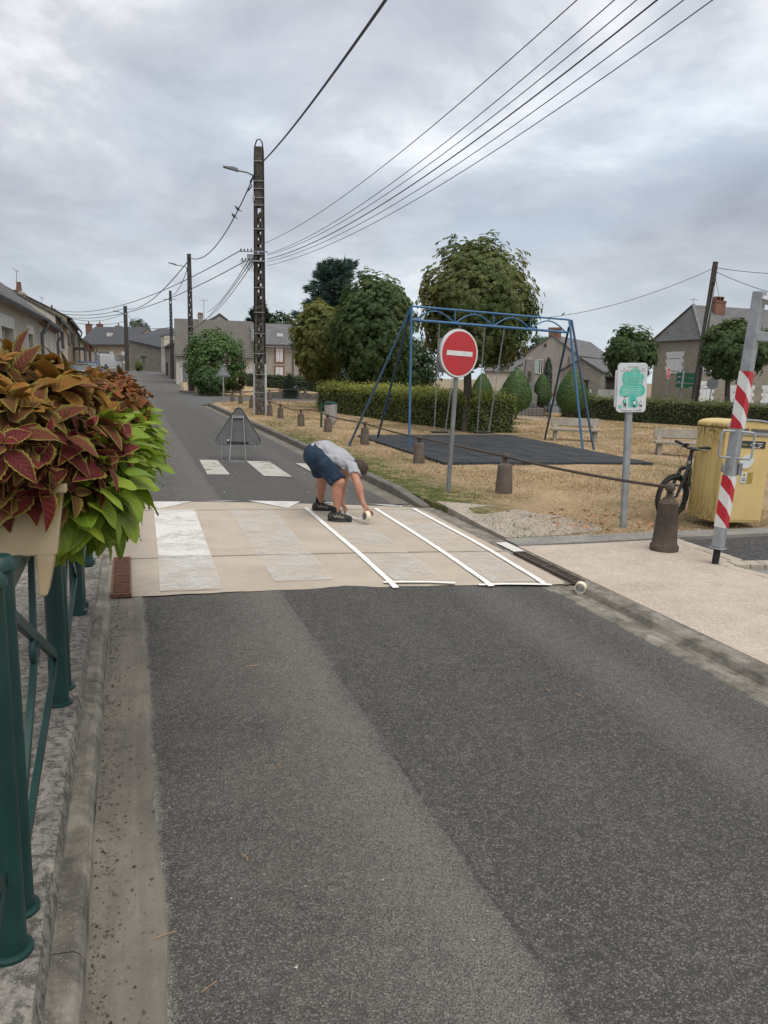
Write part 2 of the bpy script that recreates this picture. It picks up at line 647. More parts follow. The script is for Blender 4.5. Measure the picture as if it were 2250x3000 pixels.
def lawn_mat(name, blades=False):
    q = NT(name)
    W = q.co('World')
    s, t = road_st(q)
    a = q.noise(1.6, 6, 0.65, 0.3, W)
    b = q.noise(9, 5, 0.7, 0.2, W)
    col = q.mix(q.ramp(a, 0.36, 0.64), (0.47, 0.345, 0.205), (0.325, 0.232, 0.135))
    col = q.mix(q.math('MULTIPLY', q.ramp(b, 0.48, 0.72), 0.6), col, (0.54, 0.42, 0.27))
    col = q.mix(q.math('MULTIPLY', q.ramp(q.noise(0.7, 4, 0.6, 0, W), 0.5, 0.66), 0.5), col, (0.26, 0.185, 0.11))
    # green where the lawn keeps damp: along the kerb, in odd patches
    near = q.math('MULTIPLY', q.math('SUBTRACT', 1.0, q.ramp(t, 3.65, 4.6)), 1.8)
    near = q.math('MULTIPLY', near, q.math('SUBTRACT', 1.0, q.ramp(s, 13, 24)))
    g = q.math('ADD', near, q.math('MULTIPLY', q.ramp(q.noise(0.55, 5, 0.6, 0.4, W), 0.50, 0.70), 0.75))
    g = q.math('MULTIPLY', g, q.ramp(q.noise(5, 5, 0.7, 0.3, W), 0.34, 0.58), clamp=True)
    if blades:
        isl = q.node('ShaderNodeNewGeometry').outputs['Random Per Island']
        col = q.mix(isl, q.mix(0.5, col, (0.60, 0.47, 0.28)), q.mix(0.35, col, (0.29, 0.21, 0.115)))
        green = q.mix(isl, (0.105, 0.145, 0.035), (0.20, 0.225, 0.075))
    else:
        green = q.mix(q.ramp(b, 0.4, 0.6), (0.075, 0.095, 0.028), (0.14, 0.145, 0.05))
        q.bump(q.noise(60, 5, 0.75, 0, W), 0.9, 0.03)
    col = q.mix(g, col, green)
    q.fin(col, 0.9, 0.15)
    if blades:
        q.translucent(col, 0.25)
    return q.mat


M['lawn'] = lawn_mat('dry_lawn')
M['blades'] = lawn_mat('dry_blades', True)


# ------------------------------------------------------------------ ground geometry
def strip(name, svals, prof, mat, kind='structure', parent=None):
    """sweep a cross profile along the street: prof(s) -> list of (t, height)"""
    vs, fs = [], []
    n = None
    for s in svals:
        p = prof(s)
        n = len(p)
        vs += [pt(s, t, h) for t, h in p]
    for i in range(len(svals) - 1):
        for k in range(n - 1):
            a = i * n + k
            fs.append((a, a + 1, a + n + 1, a + n))
    o = MB().add(vs, fs).build(name, mat, parent)
    if kind:
        tag(o, kind=kind)
    return o


def poly_sheet(name, poly, h, mat, kind='structure', cell=1.5, jit=0.0, parent=None):
    """flat area given by its outline in street coordinates, laid on the land"""
    bm = bmesh.new()
    vs = [bm.verts.new((s, t, 0)) for s, t in poly]
    f = bm.faces.new(vs)
    if f.normal.z < 0:
        f.normal_flip()
    for ax in (0, 1):
        lo = min(p[ax] for p in poly)
        hi = max(p[ax] for p in poly)
        c = cell
        x = lo + c
        while x < hi:
            co = (x, 0, 0) if ax == 0 else (0, x, 0)
            no = (1, 0, 0) if ax == 0 else (0, 1, 0)
            bmesh.ops.bisect_plane(bm, geom=bm.verts[:] + bm.edges[:] + bm.faces[:], plane_co=co, plane_no=no)
            x += c
    bmesh.ops.triangulate(bm, faces=bm.faces[:])
    hf = h if callable(h) else (lambda s, t: h)
    for v in bm.verts:
        s, t = v.co.x, v.co.y
        inner = all(not e.is_boundary for e in v.link_edges)
        v.co = pt(s, t, hf(s, t) + (random.uniform(-jit, jit) if inner else 0))
    bm.normal_update()
    for f in bm.faces:
        if f.normal.z < 0:
            f.normal_flip()
    rim = [e for e in bm.edges if e.is_boundary]
    ex = bmesh.ops.extrude_edge_only(bm, edges=rim)
    for v in ex['geom']:
        if isinstance(v, bmesh.types.BMVert):
            v.co.z -= 0.16
    me = bpy.data.meshes.new(name)
    bm.to_mesh(me)
    bm.free()
    me.materials.append(mat)
    o = bpy.data.objects.new(name, me)
    COL.objects.link(o)
    if parent:
        o.parent = parent
    if kind:
        tag(o, kind=kind)
    return o


def frange(a, b, d):
    n = max(1, int(round((b - a) / d)))
    return [a + (b - a) * i / n for i in range(n + 1)]


def wob(s, k=1.0, seed=0.0):
    return (math.sin(s * 3.1 + seed) * 0.5 + math.sin(s * 7.7 + 1.3 + seed) * 0.3 + math.sin(s * 17.3 + 2.1 + seed) * 0.2) * k


# wide land out to the horizon
g = MB()
sv = [-60, -20, -5, 5, 20, 36, 52, 70, 90, 110, 140, 200, 400, 900]
tv = [-600, -200, -80, -30, -12, -5, 0, 3, 5, 8, 11, 14, 17, 20, 23, 26, 40, 80, 200, 600]
g.add([pt(s, t, -0.06) for s in sv for t in tv],
      [(i * len(tv) + k, i * len(tv) + k + 1, (i + 1) * len(tv) + k + 1, (i + 1) * len(tv) + k) for i in range(len(sv) - 1) for k in range(len(tv) - 1)])
tag(g.build('ground', M['soil']), kind='structure')


def left_edge(s):
    if s < 30:
        return 0.03 + (wob(s, 0.016, 0.6) if s < 9 else 0)
    return 0.05 - 1.3 * sstep(50, 85, s)


def right_edge(s):
    return 3.24 - 0.3 * sstep(12, 34, s) + 0.012 * wob(s, 1, 2)


strip('street_road', frange(-3, 12, 0.06) + frange(12.3, 36, 0.3) + frange(37, 112, 1.5),
      lambda s: [(left_edge(s), 0), (0.7, 0.004), (1.1, 0.01), (1.6, 0.014), (2.4, 0.008), (right_edge(s) if s < 34 else 3.0 + 0.9 * sstep(46, 70, s) + (0.6 if s > 70 else 0) * sstep(70, 100, s), 0)], M['road'])

# side street to the right beyond the lawn, and the crossroads at the far end
poly_sheet('side_road', [(33.6, 2.9), (35.4, 4.9), (36.3, 8), (36.6, 16), (34.5, 19.5), (29, 22.5), (8, 31), (8, 60), (60, 60), (60, 34), (43, 24), (41.2, 12), (41, 7), (43.5, 4.0), (47.2, 2.9), (46, 2.5)], 0.003, M['road_far'], cell=3)
poly_sheet('far_road', [(104, 4.9), (98, -2), (103, -4.0), (112, -8.5), (119, -8.5), (117, 6), (111, 7.5)], 0.008, M['road_far'], cell=4)
poly_sheet('gravel_apron', [(108.5, 4.2), (112, 1.5), (116.5, 1.5), (116.5, 9), (104, 9), (104.5, 5.2)], 0.014, M['gravel'], cell=4)

# raised beige crossing
def cw_near(t):
    return 5.87 - 0.035 * t - 0.028 * t * t + 0.012 * wob(t * 6, 1, 1)


def cw_far(t):
    return 10.0 - 0.13 * t - 0.06 * t * t * 0.8


tt = frange(-0.2, 3.44, 0.07)
cw = MB()
for t in tt:
    e = []
    a, b = cw_near(t), cw_far(t)
    for k, hh in ((0, 0.012), (0.06, 0.02), (0.3, 0.022), (0.5, 0.022), (0.7, 0.022), (0.87, 0.024), (1, 0.017)):
        e.append(pt(a + (b - a) * k, t, hh))
    cw.v += [tuple(q) for q in e]
n = 7
for i in range(len(tt) - 1):
    for k in range(n - 1):
        cw.f.append((i * n + k, (i + 1) * n + k, (i + 1) * n + k + 1, i * n + k + 1))
        cw.m.append(0)
cross = tag(cw.build('crossing_slab', M['crossing']), kind='structure')


def strip_quad(q, h, seg=0.15):
    """four street corners a,b (far edge) and c,d (near edge) as a finely divided sheet"""
    a, b, c, d = q
    L = max(abs(a[0] - d[0]), abs(b[0] - c[0]), 0.2)
    n = max(2, int(L / seg))
    m = 4
    vs, fs = [], []
    for i in range(n + 1):
        k = i / n
        for j in range(m + 1):
            u = j / m
            s = (a[0] * (1 - u) + b[0] * u) * (1 - k) + (d[0] * (1 - u) + c[0] * u) * k
            t = (a[1] * (1 - u) + b[1] * u) * (1 - k) + (d[1] * (1 - u) + c[1] * u) * k
            vs.append(pt(s, t, h))
    for i in range(n):
        for j in range(m):
            p = i * (m + 1) + j
            fs.append((p, p + m + 1, p + m + 2, p + 1))
    return MB().add(vs, fs)


HC = 0.028
for q, mt in (
        ([(9.36, 0.24), (9.27, 0.71), (7.0, 0.67), (7.05, 0.21)], 'paint_good'),
        ([(7.05, 0.21), (7.0, 0.67), (5.89, 0.65), (5.93, 0.18)], 'paint_faded'),
        ([(9.19, 1.10), (9.11, 1.62), (6.8, 1.57), (6.87, 1.08)], 'paint_mid'),
        ([(9.15, 2.06), (9.1, 2.52), (5.72, 2.46), (5.8, 2.04)], 'paint_ghost'),
        ([(8.92, 2.9), (8.87, 3.3), (5.52, 3.2), (5.6, 2.82)], 'paint_ghost'),
        ([(6.95, 1.08), (6.85, 1.58), (5.95, 1.55), (6.0, 1.08)], 'paint_ghost')):
    tag(strip_quad(q, HC).build('crossing_stripe', M[mt], cross))
for a, b, c in (((9.93, 0.20), (9.86, 0.72), (9.40, 0.30)), ((9.80, 1.42), (9.62, 2.06), (9.20, 1.82)), ((9.86, 0.86), (9.82, 1.3), (9.80, 1.1)), ((9.35, 2.86), (9.12, 3.28), (9.0, 3.22)), ((9.52, 2.3), (9.42, 2.62), (9.36, 2.5))):
    strip_quad([a, b, c, c], HC - 0.001, 0.08).build('crossing_triangle', M['paint_good'], cross)
# joints cut across the slab
for poly in ([(9.38, -0.15), (9.24, 0.9), (9.1, 1.8), (8.97, 2.6), (8.8, 3.44)], [(7.02, -0.15), (6.93, 1.0), (6.8, 2.0), (6.57, 3.44)]):
    m = MB()
    for (s0, t0), (s1, t1) in zip(poly, poly[1:]):
        k = 6
        for i in range(k):
            a = (s0 + (s1 - s0) * i / k + wob(t0 * 3 + i, 0.006), t0 + (t1 - t0) * i / k)
            b = (s0 + (s1 - s0) * (i + 1) / k + wob(t0 * 3 + i + 1, 0.006), t0 + (t1 - t0) * (i + 1) / k)
            m.add([pt(a[0] - 0.007, a[1], 0.0272), pt(b[0] - 0.007, b[1], 0.0272), pt(b[0] + 0.007, b[1], 0.0272), pt(a[0] + 0.007, a[1], 0.0272)], [(0, 1, 2, 3)])
    m.build('slab_joint', M['kerb_dark'], cross)
# worn rectangles of paint on the street beyond
for q in ([(14.26, 1.19), (14.2, 1.5), (12.3, 1.5), (12.34, 1.15)], [(14.02, 2.0), (13.88, 2.4), (11.91, 2.42), (12.07, 2.0)], [(13.6, 2.82), (13.45, 3.12), (12.1, 3.1), (12.2, 2.86)]):
    tag(strip_quad(q, 0.018).build('road_marking', M['paint_far']), {14.26: 'worn white block on the street by the left foot of the warning sign', 14.02: 'worn white block on the street right beside the warning sign stand', 13.6: 'worn white block on the street next to the lawn kerb'}[q[0][0]], 'road marking', 'worn white blocks painted on the street')
for q in ([(19.3, 0.1), (19.35, 0.1), (19.05, 0.85), (19.0, 0.85)], [(23.6, 0.1), (23.7, 0.1), (23.5, 0.55), (23.4, 0.55)], [(26.2, 0.1), (26.35, 0.1), (26.3, 0.8), (26.15, 0.8)]):
    tag(strip_quad(q, 0.012).build('parking_line', M['paint_line']), {19.3: 'thin white line part way across the street, closest to the crossing', 23.6: 'short thin white line on the street between two longer thin lines', 26.2: 'thin white line part way across the street, closest to the give way sign'}[q[0][0]], 'road marking', 'thin white lines across the street')

# left side: gutter, two-step kerb, pavement
DROP = lambda s: 1 - 0.82 * sstep(4.6, 6.6, s) + 0.82 * sstep(9.6, 11.5, s)
strip('left_gutter', frange(-3, 34, 0.08), lambda s: [(-0.175, 0.012), (-0.12, 0.004), (-0.02, 0.003), (left_edge(s) + 0.012 * wob(s * 1.7, 1, 3) + 0.012, 0.010), (left_edge(s) + 0.03, -0.01)], M['gutter'])


def kerb_prof(s):
    d = DROP(s)
    w = 0.006 * wob(s * 1.3, 1, 5)
    return [(-0.172 + w, 0.0), (-0.178 + w, 0.045 * d), (-0.190 + w, 0.068 * d), (-0.205 + w, 0.078 * d), (-0.262, 0.082 * d), (-0.266, 0.05 * d)]


kerb = None
bounds = [-2.9, -1.9, -0.9, 0.12, 1.13, 2.13, 3.14, 4.13, 5.15, 6.15, 7.15, 8.15, 9.15, 10.15, 12, 14, 16, 18, 20, 22, 24, 27, 30, 34]
kroot = thing('left_kerb', 'kerb', 'kerb')
for k in ('label', 'category'):
    del kroot[k]
tag(kroot, kind='structure')
for a, b in zip(bounds, bounds[1:]):
    strip('kerb_stone', frange(a + 0.0015, b - 0.0015, 0.07 if b < 7 else 0.4), kerb_prof, M['kerb'], None, kroot)


def pave_prof(s):
    d = DROP(s)
    w = 0.008 * wob(s * 2.3, 1, 8)
    return [(-0.256, 0.02 * d), (-0.266 + w * 0.4, 0.12 * d), (-0.272 + w, 0.155 * d), (-0.276 + w, 0.172 * d), (-0.30, 0.178 * d), (-0.5, 0.18 * d), (-1.0, 0.185 * d), (-2.2, 0.19 * d), (-6.0, 0.2 * d)]


strip('left_pavement', frange(-3, 13, 0.08) + frange(13.5, 52, 0.5), pave_prof, M['pavement'])
poly_sheet('roadside_verge', [(52, -6.0), (52, 0.0), (70, -0.8), (86, -1.3), (97, -2.2), (103, -4.2), (106, -6)], 0.03, M['lawn'], cell=3)

# right side: gutter with its dished kerb, then the beige resin pavement
strip('right_gutter', frange(-1, 5.40, 0.1), lambda s: [(right_edge(s) - 0.02, -0.01), (right_edge(s), 0.010), (3.36 + 0.01 * wob(s, 1, 4), 0.004), (3.40, -0.022), (3.44, -0.03), (3.47, -0.022), (3.50, 0.02), (3.53, 0.03), (3.64, 0.032)], M['kerb'])
strip('right_gutter_end', frange(5.41, 9.0, 0.1), lambda s: [(3.40, 0.012), (3.64 + 0.0 * s, 0.026)], M['kerb'])
poly_sheet('resin_pavement', [(-2, 3.645), (6.70, 3.645), (6.66, 4.3), (6.66, 5.1), (6.66, 5.42), (5.72, 5.38), (5.62, 5.14), (5.12, 5.26), (3.5, 5.62), (-2, 6.7)], 0.034, M['resin'], cell=0.6)
poly_sheet('resin_court', [(5.50, 5.78), (5.12, 5.36), (3.5, 5.72), (0, 6.5), (0, 11), (4.6, 11)], 0.030, M['resin'], cell=1.2)
poly_sheet('car_park', [(6.66, 5.54), (5.78, 5.50), (5.62, 5.80), (4.7, 11), (3.5, 16), (6.6, 16), (6.64, 10)], 0.012, M['car_park'], cell=1.2)
poly_sheet('concrete_edge', [(6.70, 3.645), (7.0, 3.645), (6.98, 5.2), (6.93, 7.0), (6.93, 16), (6.66, 16), (6.665, 7), (6.68, 5.2)], 0.045, M['edging'], cell=1.2)

poly_sheet('paving_base', [(-2, 3.6), (6.9, 3.6), (6.9, 16), (-2, 16)], -0.004, M['edging'], cell=2)

# pale paver bands
def paver_band(a, b, w, n, h=0.04):
    root = thing('paver_band', 'x', 'x')
    del root['label'], root['category']
    tag(root, kind='structure')
    a, b = Vector(a), Vector(b)
    d = (b - a) / n
    nn = Vector((-d.y, d.x)).normalized() * w / 2
    for i in range(n):
        p, r = a + d * (i + 0.03), a + d * (i + 0.97)
        hh = h + random.uniform(-0.003, 0.003)
        c = [p + nn, p - nn, r - nn, r + nn]
        vs = [pt(q.x, q.y, hh - 0.06) for q in c] + [pt(q.x, q.y, hh) for q in c]
        MB().add(vs, [(0, 3, 2, 1), (4, 5, 6, 7), (0, 1, 5, 4), (1, 2, 6, 5), (2, 3, 7, 6), (3, 0, 4, 7)]).build('paver', M['cobble'], root, bevel=0.006)


paver_band((6.66, 5.46), (5.72, 5.46), 0.13, 7)
paver_band((5.66, 5.16), (5.56, 5.75), 0.16, 4)
paver_band((5.54, 5.80), (4.75, 9.6), 0.12, 24)
paver_band((5.55, 5.20), (3.4, 5.68), 0.10, 15)

# lawn with its kerb
def lawn_edge(s):
    return 3.60 - 0.33 * sstep(12, 34, s)


kpath = [(s, lawn_edge(s)) for s in frange(8.95, 33, 0.6)] + [(33.8, 3.45), (34.5, 3.85), (35.2, 4.6), (35.7, 5.6), (36.1, 7.5), (36.3, 10), (36.4, 13)]
LAWN = kpath + [(36.4, 16), (34, 19.2), (28.6, 22.2), (20, 25.6), (8, 30.5), (6.95, 16), (6.95, 7), (7.0, 5.2), (7.02, 3.75), (8.0, 3.75)]
lawn = poly_sheet('lawn', LAWN, lambda s, t: 0.10 - 0.06 * (1 - sstep(6.95, 9.2, s)), M['lawn'], cell=0.7, jit=0.018)
poly_sheet('gravel_patch', [(8.93, 3.66), (8.8, 3.9), (8.5, 4.35), (8.05, 4.75), (7.5, 5.0), (7.15, 4.95), (7.03, 4.3), (7.03, 3.68)], lambda s, t: 0.108 - 0.06 * (1 - sstep(6.95, 9.2, s)), M['gravel'], cell=0.4, jit=0.006)
poly_sheet('concrete_apron', [(5.3, 3.2), (5.3, 3.66), (7.05, 3.68), (9.2, 3.85), (9.5, 3.4), (8.9, 3.2)], 0.002, M['kerb'], cell=0.6)
kr = thing('lawn_kerb', 'x', 'x')
del kr['label'], kr['category']
tag(kr, kind='structure')
acc = 0
i = 0
while i < len(kpath) - 1:
    j = min(i + (2 if i < 20 else 1), len(kpath) - 1)
    a, b = Vector(kpath[i]), Vector(kpath[j])
    d = (b - a).normalized()
    nn = Vector((-d.y, d.x))
    if nn.y > 0 and i < 40:
        nn = -nn
    a2, b2 = a + d * 0.006, b - d * 0.006
    hk = 0.125 + random.uniform(-0.006, 0.006)
    drop = 0.08 if i == 0 else 0
    c = [(a2 + nn * 0.13, hk - drop * 0.9), (a2 + nn * 0.0, hk + 0.004 - drop), (b2 + nn * 0.0, hk + 0.004), (b2 + nn * 0.13, hk)]
    bt = [a2 + nn * 0.15, a2, b2, b2 + nn * 0.15]
    vs = [pt(q.x, q.y, -0.05) for q in bt] + [pt(q.x, q.y, h) for q, h in c]
    MB().add(vs, [(0, 3, 2, 1), (4, 5, 6, 7), (0, 1, 5, 4), (1, 2, 6, 5), (2, 3, 7, 6), (3, 0, 4, 7)]).build('kerb_stone', M['kerb_dark'], kr, bevel=0.018)
    i = j
strip('lawn_gutter', frange(9.3, 32, 0.3), lambda s: [(right_edge(s) - 0.02, -0.01), (right_edge(s), 0.008), (lawn_edge(s) - 0.13, 0.012)], M['gutter'])
# verge across the side street, and the ground about the houses beyond
VERGE = [(47.2, 3.1), (44.3, 4.0), (42.2, 6), (41.6, 9), (41.6, 14), (43.5, 24), (60, 34), (64, 24), (70, 5.0), (66, 4.2), (56, 3.6)]
poly_sheet('far_verge', VERGE, lambda s, t: 0.10 + 0.6 * sstep(48, 58, s) * sstep(3.6, 6.2, t) * (1 - sstep(10, 15, t)), M['lawn'], cell=1.2)
poly_sheet('far_roadside', [(64.5, 4.2), (80, 5.1), (104, 5.6), (104, 9), (80, 9), (66, 8)], 0.12, M['lawn'], cell=3)
kr2 = thing('far_kerb', 'x', 'x')
del kr2['label'], kr2['category']
tag(kr2, kind='structure')
kp = [(44.3, 4.0), (45.5, 3.45), (47.2, 3.05), (49.5, 3.2), (52, 3.4), (56, 3.6), (61, 3.9), (66, 4.25), (73, 4.7), (80, 5.1), (92, 5.4), (103, 5.6)]
for a, b in zip(kp, kp[1:]):
    p = [pt(a[0], a[1] - 0.15, -0.03), pt(a[0], a[1] + 0.05, -0.03), pt(b[0], b[1] + 0.05, -0.03), pt(b[0], b[1] - 0.15, -0.03)]
    vs = p + [q + Vector((0, 0, 0.16)) for q in p]
    MB().add(vs, [(0, 1, 2, 3), (7, 6, 5, 4), (0, 4, 5, 1), (1, 5, 6, 2), (2, 6, 7, 3), (3, 7, 4, 0)]).build('kerb_stone', M['kerb'], kr2)


# grass blades
def inpoly(P, poly):
    x, y = P[:, 0], P[:, 1]
    r = np.zeros(len(P), bool)
    j = len(poly) - 1
    for i in range(len(poly)):
        xi, yi = poly[i]
        xj, yj = poly[j]
        c = ((yi > y) != (yj > y)) & (x < (xj - xi) * (y - yi) / (yj - yi + 1e-12) + xi)
        r ^= c
        j = i
    return r


def grass(name, poly, n, box, hmin, hmax, dens=None, label=None, lift=0.09):
    s0, s1, t0, t1 = box
    P = np.stack([RNG.uniform(0, 1, n) ** 1.7 * (s1 - s0) + s0, RNG.uniform(t0, t1, n)], 1)
    P = P[inpoly(P, poly)]
    if dens is not None:
        P = P[dens(P)]
    n = len(P)
    X = P[:, 0] * UX + P[:, 1] * VX
    Y = P[:, 0] * UY + P[:, 1] * VY
    k = np.clip((P[:, 1] - 5) / 20, 0, 1)
    w = 1 - 0.8 * k * k * (3 - 2 * k)
    Z = (0.014 * P[:, 0] + 0.0085 * np.maximum(0, P[:, 0] - 52)) * w + lift - 0.06 * (1 - np.clip((P[:, 0] - 6.95) / 2.25, 0, 1)) * (lift > 0.08)
    d = np.sqrt(X ** 2 + Y ** 2)
    h = RNG.uniform(hmin, hmax, n) * (1 + d * 0.008)
    wd = RNG.uniform(0.003, 0.0065, n) * (0.6 + d * 0.10)
    a = RNG.uniform(0, 2 * PI, n)
    ln = RNG.uniform(0.2, 1.3, n) * h
    b = RNG.uniform(0, 2 * PI, n)
    base = np.stack([X, Y, Z], 1)
    dx = np.stack([np.cos(a) * wd, np.sin(a) * wd, np.zeros(n)], 1)
    tip = base + np.stack([np.cos(b) * ln, np.sin(b) * ln, h], 1)
    V = np.stack([base - dx, base + dx, tip], 1).reshape(-1, 3)
    o = np_mesh(name, V, np.arange(3 * n).reshape(n, 3), M['blades'])
    return tag(o, label, 'grass', kind='stuff')


grass('dry_grass', LAWN, 230000, (6.9, 36, 3.6, 24), 0.012, 0.045, label='short straw coloured dry grass covering the lawn',
      dens=lambda P: RNG.uniform(0, 1, len(P)) > 0.0)
# ------------------------------------------------------------------ street furniture
M['galv'] = simple('galvanised_steel', (0.34, 0.36, 0.37), (0.25, 0.265, 0.275), 0.5, 9, bump=0.08, bscale=60, metal=0.35, spec=0.5)
M['galv_dull'] = simple('dull_galvanised', (0.215, 0.225, 0.23), (0.165, 0.172, 0.176), 0.6, 7, metal=0.2)
M['iron'] = simple('rusty_iron', (0.105, 0.078, 0.062), (0.060, 0.048, 0.041), 0.75, 14, bump=0.3, bscale=90, bdist=0.002)
M['rust'] = simple('rusty_grate', (0.155, 0.070, 0.040), (0.085, 0.046, 0.032), 0.85, 16, bump=0.4, bscale=120, bdist=0.002)
M['black'] = simple('black_plastic', (0.018, 0.018, 0.019), (0.028, 0.028, 0.029), 0.5, 12)
M['rubber'] = simple('black_rubber', (0.022, 0.022, 0.023), (0.035, 0.034, 0.033), 0.8, 30, bump=0.2, bscale=120, bdist=0.002)
M['white'] = simple('white_enamel', (0.66, 0.67, 0.66), (0.58, 0.59, 0.58), 0.4, 6)
M['white_pvc'] = simple('white_pvc', (0.50, 0.51, 0.50), (0.40, 0.41, 0.40), 0.55, 3)
M['sign_red'] = simple('sign_red', (0.46, 0.025, 0.03), (0.40, 0.03, 0.035), 0.35, 5, spec=0.5)
M['sign_back'] = simple('sign_back_grey', (0.098, 0.100, 0.095), (0.078, 0.08, 0.077), 0.6, 6, spec=0.35)
M['sign_green'] = simple('sign_green', (0.012, 0.085, 0.042), (0.016, 0.07, 0.038), 0.5, 4)
M['blue'] = simple('blue_paint', (0.058, 0.165, 0.315), (0.046, 0.13, 0.25), 0.5, 10, bump=0.1, spec=0.4)
M['blue_dark'] = simple('worn_blue_paint', (0.034, 0.085, 0.165), (0.06, 0.07, 0.08), 0.6, 5)
M['conc_pole'] = simple('old_pole_concrete', (0.080, 0.073, 0.062), (0.050, 0.046, 0.040), 0.9, 10, bump=0.4, bscale=70)


def lichen_mat():
    q = NT('lichen_pole_concrete')
    col = q.mix(q.ramp(q.noise(8, 5), 0.4, 0.6), (0.052, 0.046, 0.040), (0.098, 0.086, 0.068))
    z = q.sep()[2]
    sp = q.ramp(q.noise(22, 3, 0.6), 0.60, 0.66)
    low = q.math('SUBTRACT', 1.0, q.ramp(z, 2.0, 4.4))
    col = q.mix(q.math('MULTIPLY', sp, low), col, (0.42, 0.41, 0.37))
    q.bump(q.noise(60, 4), 0.4, 0.006)
    return q.fin(col, 0.9, 0.2)


M['lichen'] = lichen_mat()


def stone_mat(name, a, b, sp=(0.36, 0.34, 0.28), spf=0.5):
    q = NT(name)
    col = q.mix(q.ramp(q.noise(6, 6, 0.65), 0.36, 0.64), a, b)
    col = q.mix(q.math('MULTIPLY', q.ramp(q.noise(26, 4, 0.65), 0.60, 0.72), spf), col, sp)
    q.bump(q.noise(70, 5, 0.7), 0.5, 0.006)
    return q.fin(col, 0.92, 0.2)


M['bollard'] = stone_mat('bollard_stone', (0.150, 0.122, 0.096), (0.095, 0.078, 0.064))
M['bollard_iron'] = stone_mat('bollard_painted', (0.105, 0.084, 0.066), (0.062, 0.050, 0.042), (0.24, 0.215, 0.175), 0.35)
M['bench'] = stone_mat('bench_concrete', (0.33, 0.295, 0.24), (0.24, 0.215, 0.175), (0.11, 0.10, 0.085), 0.7)


def bollard(p, h, rb, label, mat='bollard', iron=False, tilt=0.0):
    t = thing('stone_bollard' if not iron else 'iron_bollard', label, 'bollard', p - Vector((0, 0, 0.03)), random.uniform(0, 1), 'bollards with iron rail along the lawn')
    b = h * 0.74
    pr = [(rb * 1.02, 0), (rb, 0.03), (rb * 0.97, b * 0.3), (rb * 0.84, b * 0.93), (rb * 0.78, b * 0.97), (rb * 0.42, b * 1.02)]
    if iron:
        pr = [(rb * 1.13, 0), (rb * 1.14, 0.055), (rb * 1.05, 0.07), (rb * 0.98, 0.09), (rb * 0.94, b * 0.3), (rb * 0.76, b * 0.92), (rb * 0.80, b * 0.945), (rb * 0.70, b * 0.97), (rb * 0.40, b * 1.05)]
    m = MB().lathe(pr, 18)
    for i, q in enumerate(m.v):
        k = 1 + 0.03 * math.sin(i * 2.4) * math.sin(i * 0.7)
        m.v[i] = (q[0] * k, q[1] * k, q[2])
    m.build('body', M[mat], t, smooth=40)
    MB().lathe([(rb * 0.34, b * 1.0), (rb * 0.26, b * 1.06), (rb * 0.24, b * 1.13), (rb * 0.3, b * 1.15)], 12).build('neck', M['iron'], t, smooth=40)
    zc, r = h - rb * 0.42, rb * 0.42
    MB().lathe([(r * math.sin(a) + 0.001, zc - r * math.cos(a)) for a in [PI * i / 10 for i in range(11)]], 14).build('ball', M['iron'], t, smooth=60)
    t.rotation_euler.x = random.uniform(-0.03, 0.03)
    t.rotation_euler.y = tilt + random.uniform(-0.02, 0.02)
    return p + Vector((math.sin(tilt) * zc, 0, zc - 0.03))


BP = [((1945, 1605), 0.69, 0.122, 'brown cast bollard with flared collar beside the striped barrier post', 0.03),
      ((1475, 1443), 0.58, 0.118, 'grey stone bollard beside the no entry sign post', 0),
      ((1227, 1356), 0.52, 0.105, 'stone bollard at the corner of the dark rubber mat', 0),
      ((1068, 1302), 0.53, 0.100, 'stone bollard next to the slanting blue swing leg', 0),
      ((960, 1266), 0.50, 0.105, 'stone bollard standing in front of the litter bag', 0),
      ((882, 1249), 0.51, 0.100, 'stone bollard between the litter bag and the concrete lattice pole, nearer the bag', 0),
      ((822, 1226), 0.50, 0.098, 'stone bollard just right of the concrete lattice pole foot, second from it', 0),
      ((790, 1218), 0.52, 0.100, 'stone bollard touching the foot of the concrete lattice pole', 0),
      ((737, 1196), 0.53, 0.098, 'stone bollard behind the concrete lattice pole towards the give way sign', 0),
      ((705, 1183), 0.50, 0.095, 'stone bollard second from the give way sign post', 0),
      ((681, 1176), 0.50, 0.095, 'stone bollard closest to the give way sign post', 0)]
balls = []
for i, ((px, py), h, rb, lb, tl) in enumerate(BP):
    p = GP(px, py, 0.055 if i == 0 else 0.10)
    balls.append(bollard(p, h, rb, lb, 'bollard_iron' if i == 0 else 'bollard', i == 0, tl))
for (px, py), lb in (((789, 1174), 'stone bollard on the lawn edge by the side street, left of the pinwheel'), ((894, 1163), 'dark stone bollard at the end of the clipped hedge by the side street')):
    balls.append(bollard(GP(px, py, 0.1), 0.56, 0.11, lb))


def sag_line(a, b, sag, n=14):
    a, b = Vector(a), Vector(b)
    return [a.lerp(b, i / n) - Vector((0, 0, sag * 4 * (i / n) * (1 - i / n))) for i in range(n + 1)]


RP = [(0, 1, 0.03), (1, 2, 0.0), (2, 3, 0.02), (3, 4, 0.02), (4, 5, -0.06), (5, 6, 0.05), (6, 7, 0), (7, 8, 0.03), (8, 9, 0.03), (9, 10, -0.03), (10, 11, 0.02), (11, 12, 0.02)]
names = ['striped barrier post', 'no entry sign', 'rubber mat corner', 'slanting swing leg', 'litter bag', 'gap left of the litter bag', 'lattice pole foot', 'lattice pole', 'back of the lattice pole', 'give way sign', 'side street kerb', 'pinwheel']
for (a, b, sg), nm in zip(RP, names):
    o = MB().tube(sag_line(balls[a], balls[b], sg), 0.017 if a < 2 else 0.016, 8).build('iron_rail', M['iron'], smooth=60)
    tag(o, 'bent iron rail between two bollards by the ' + nm, 'rail', 'iron rails joining the bollards')


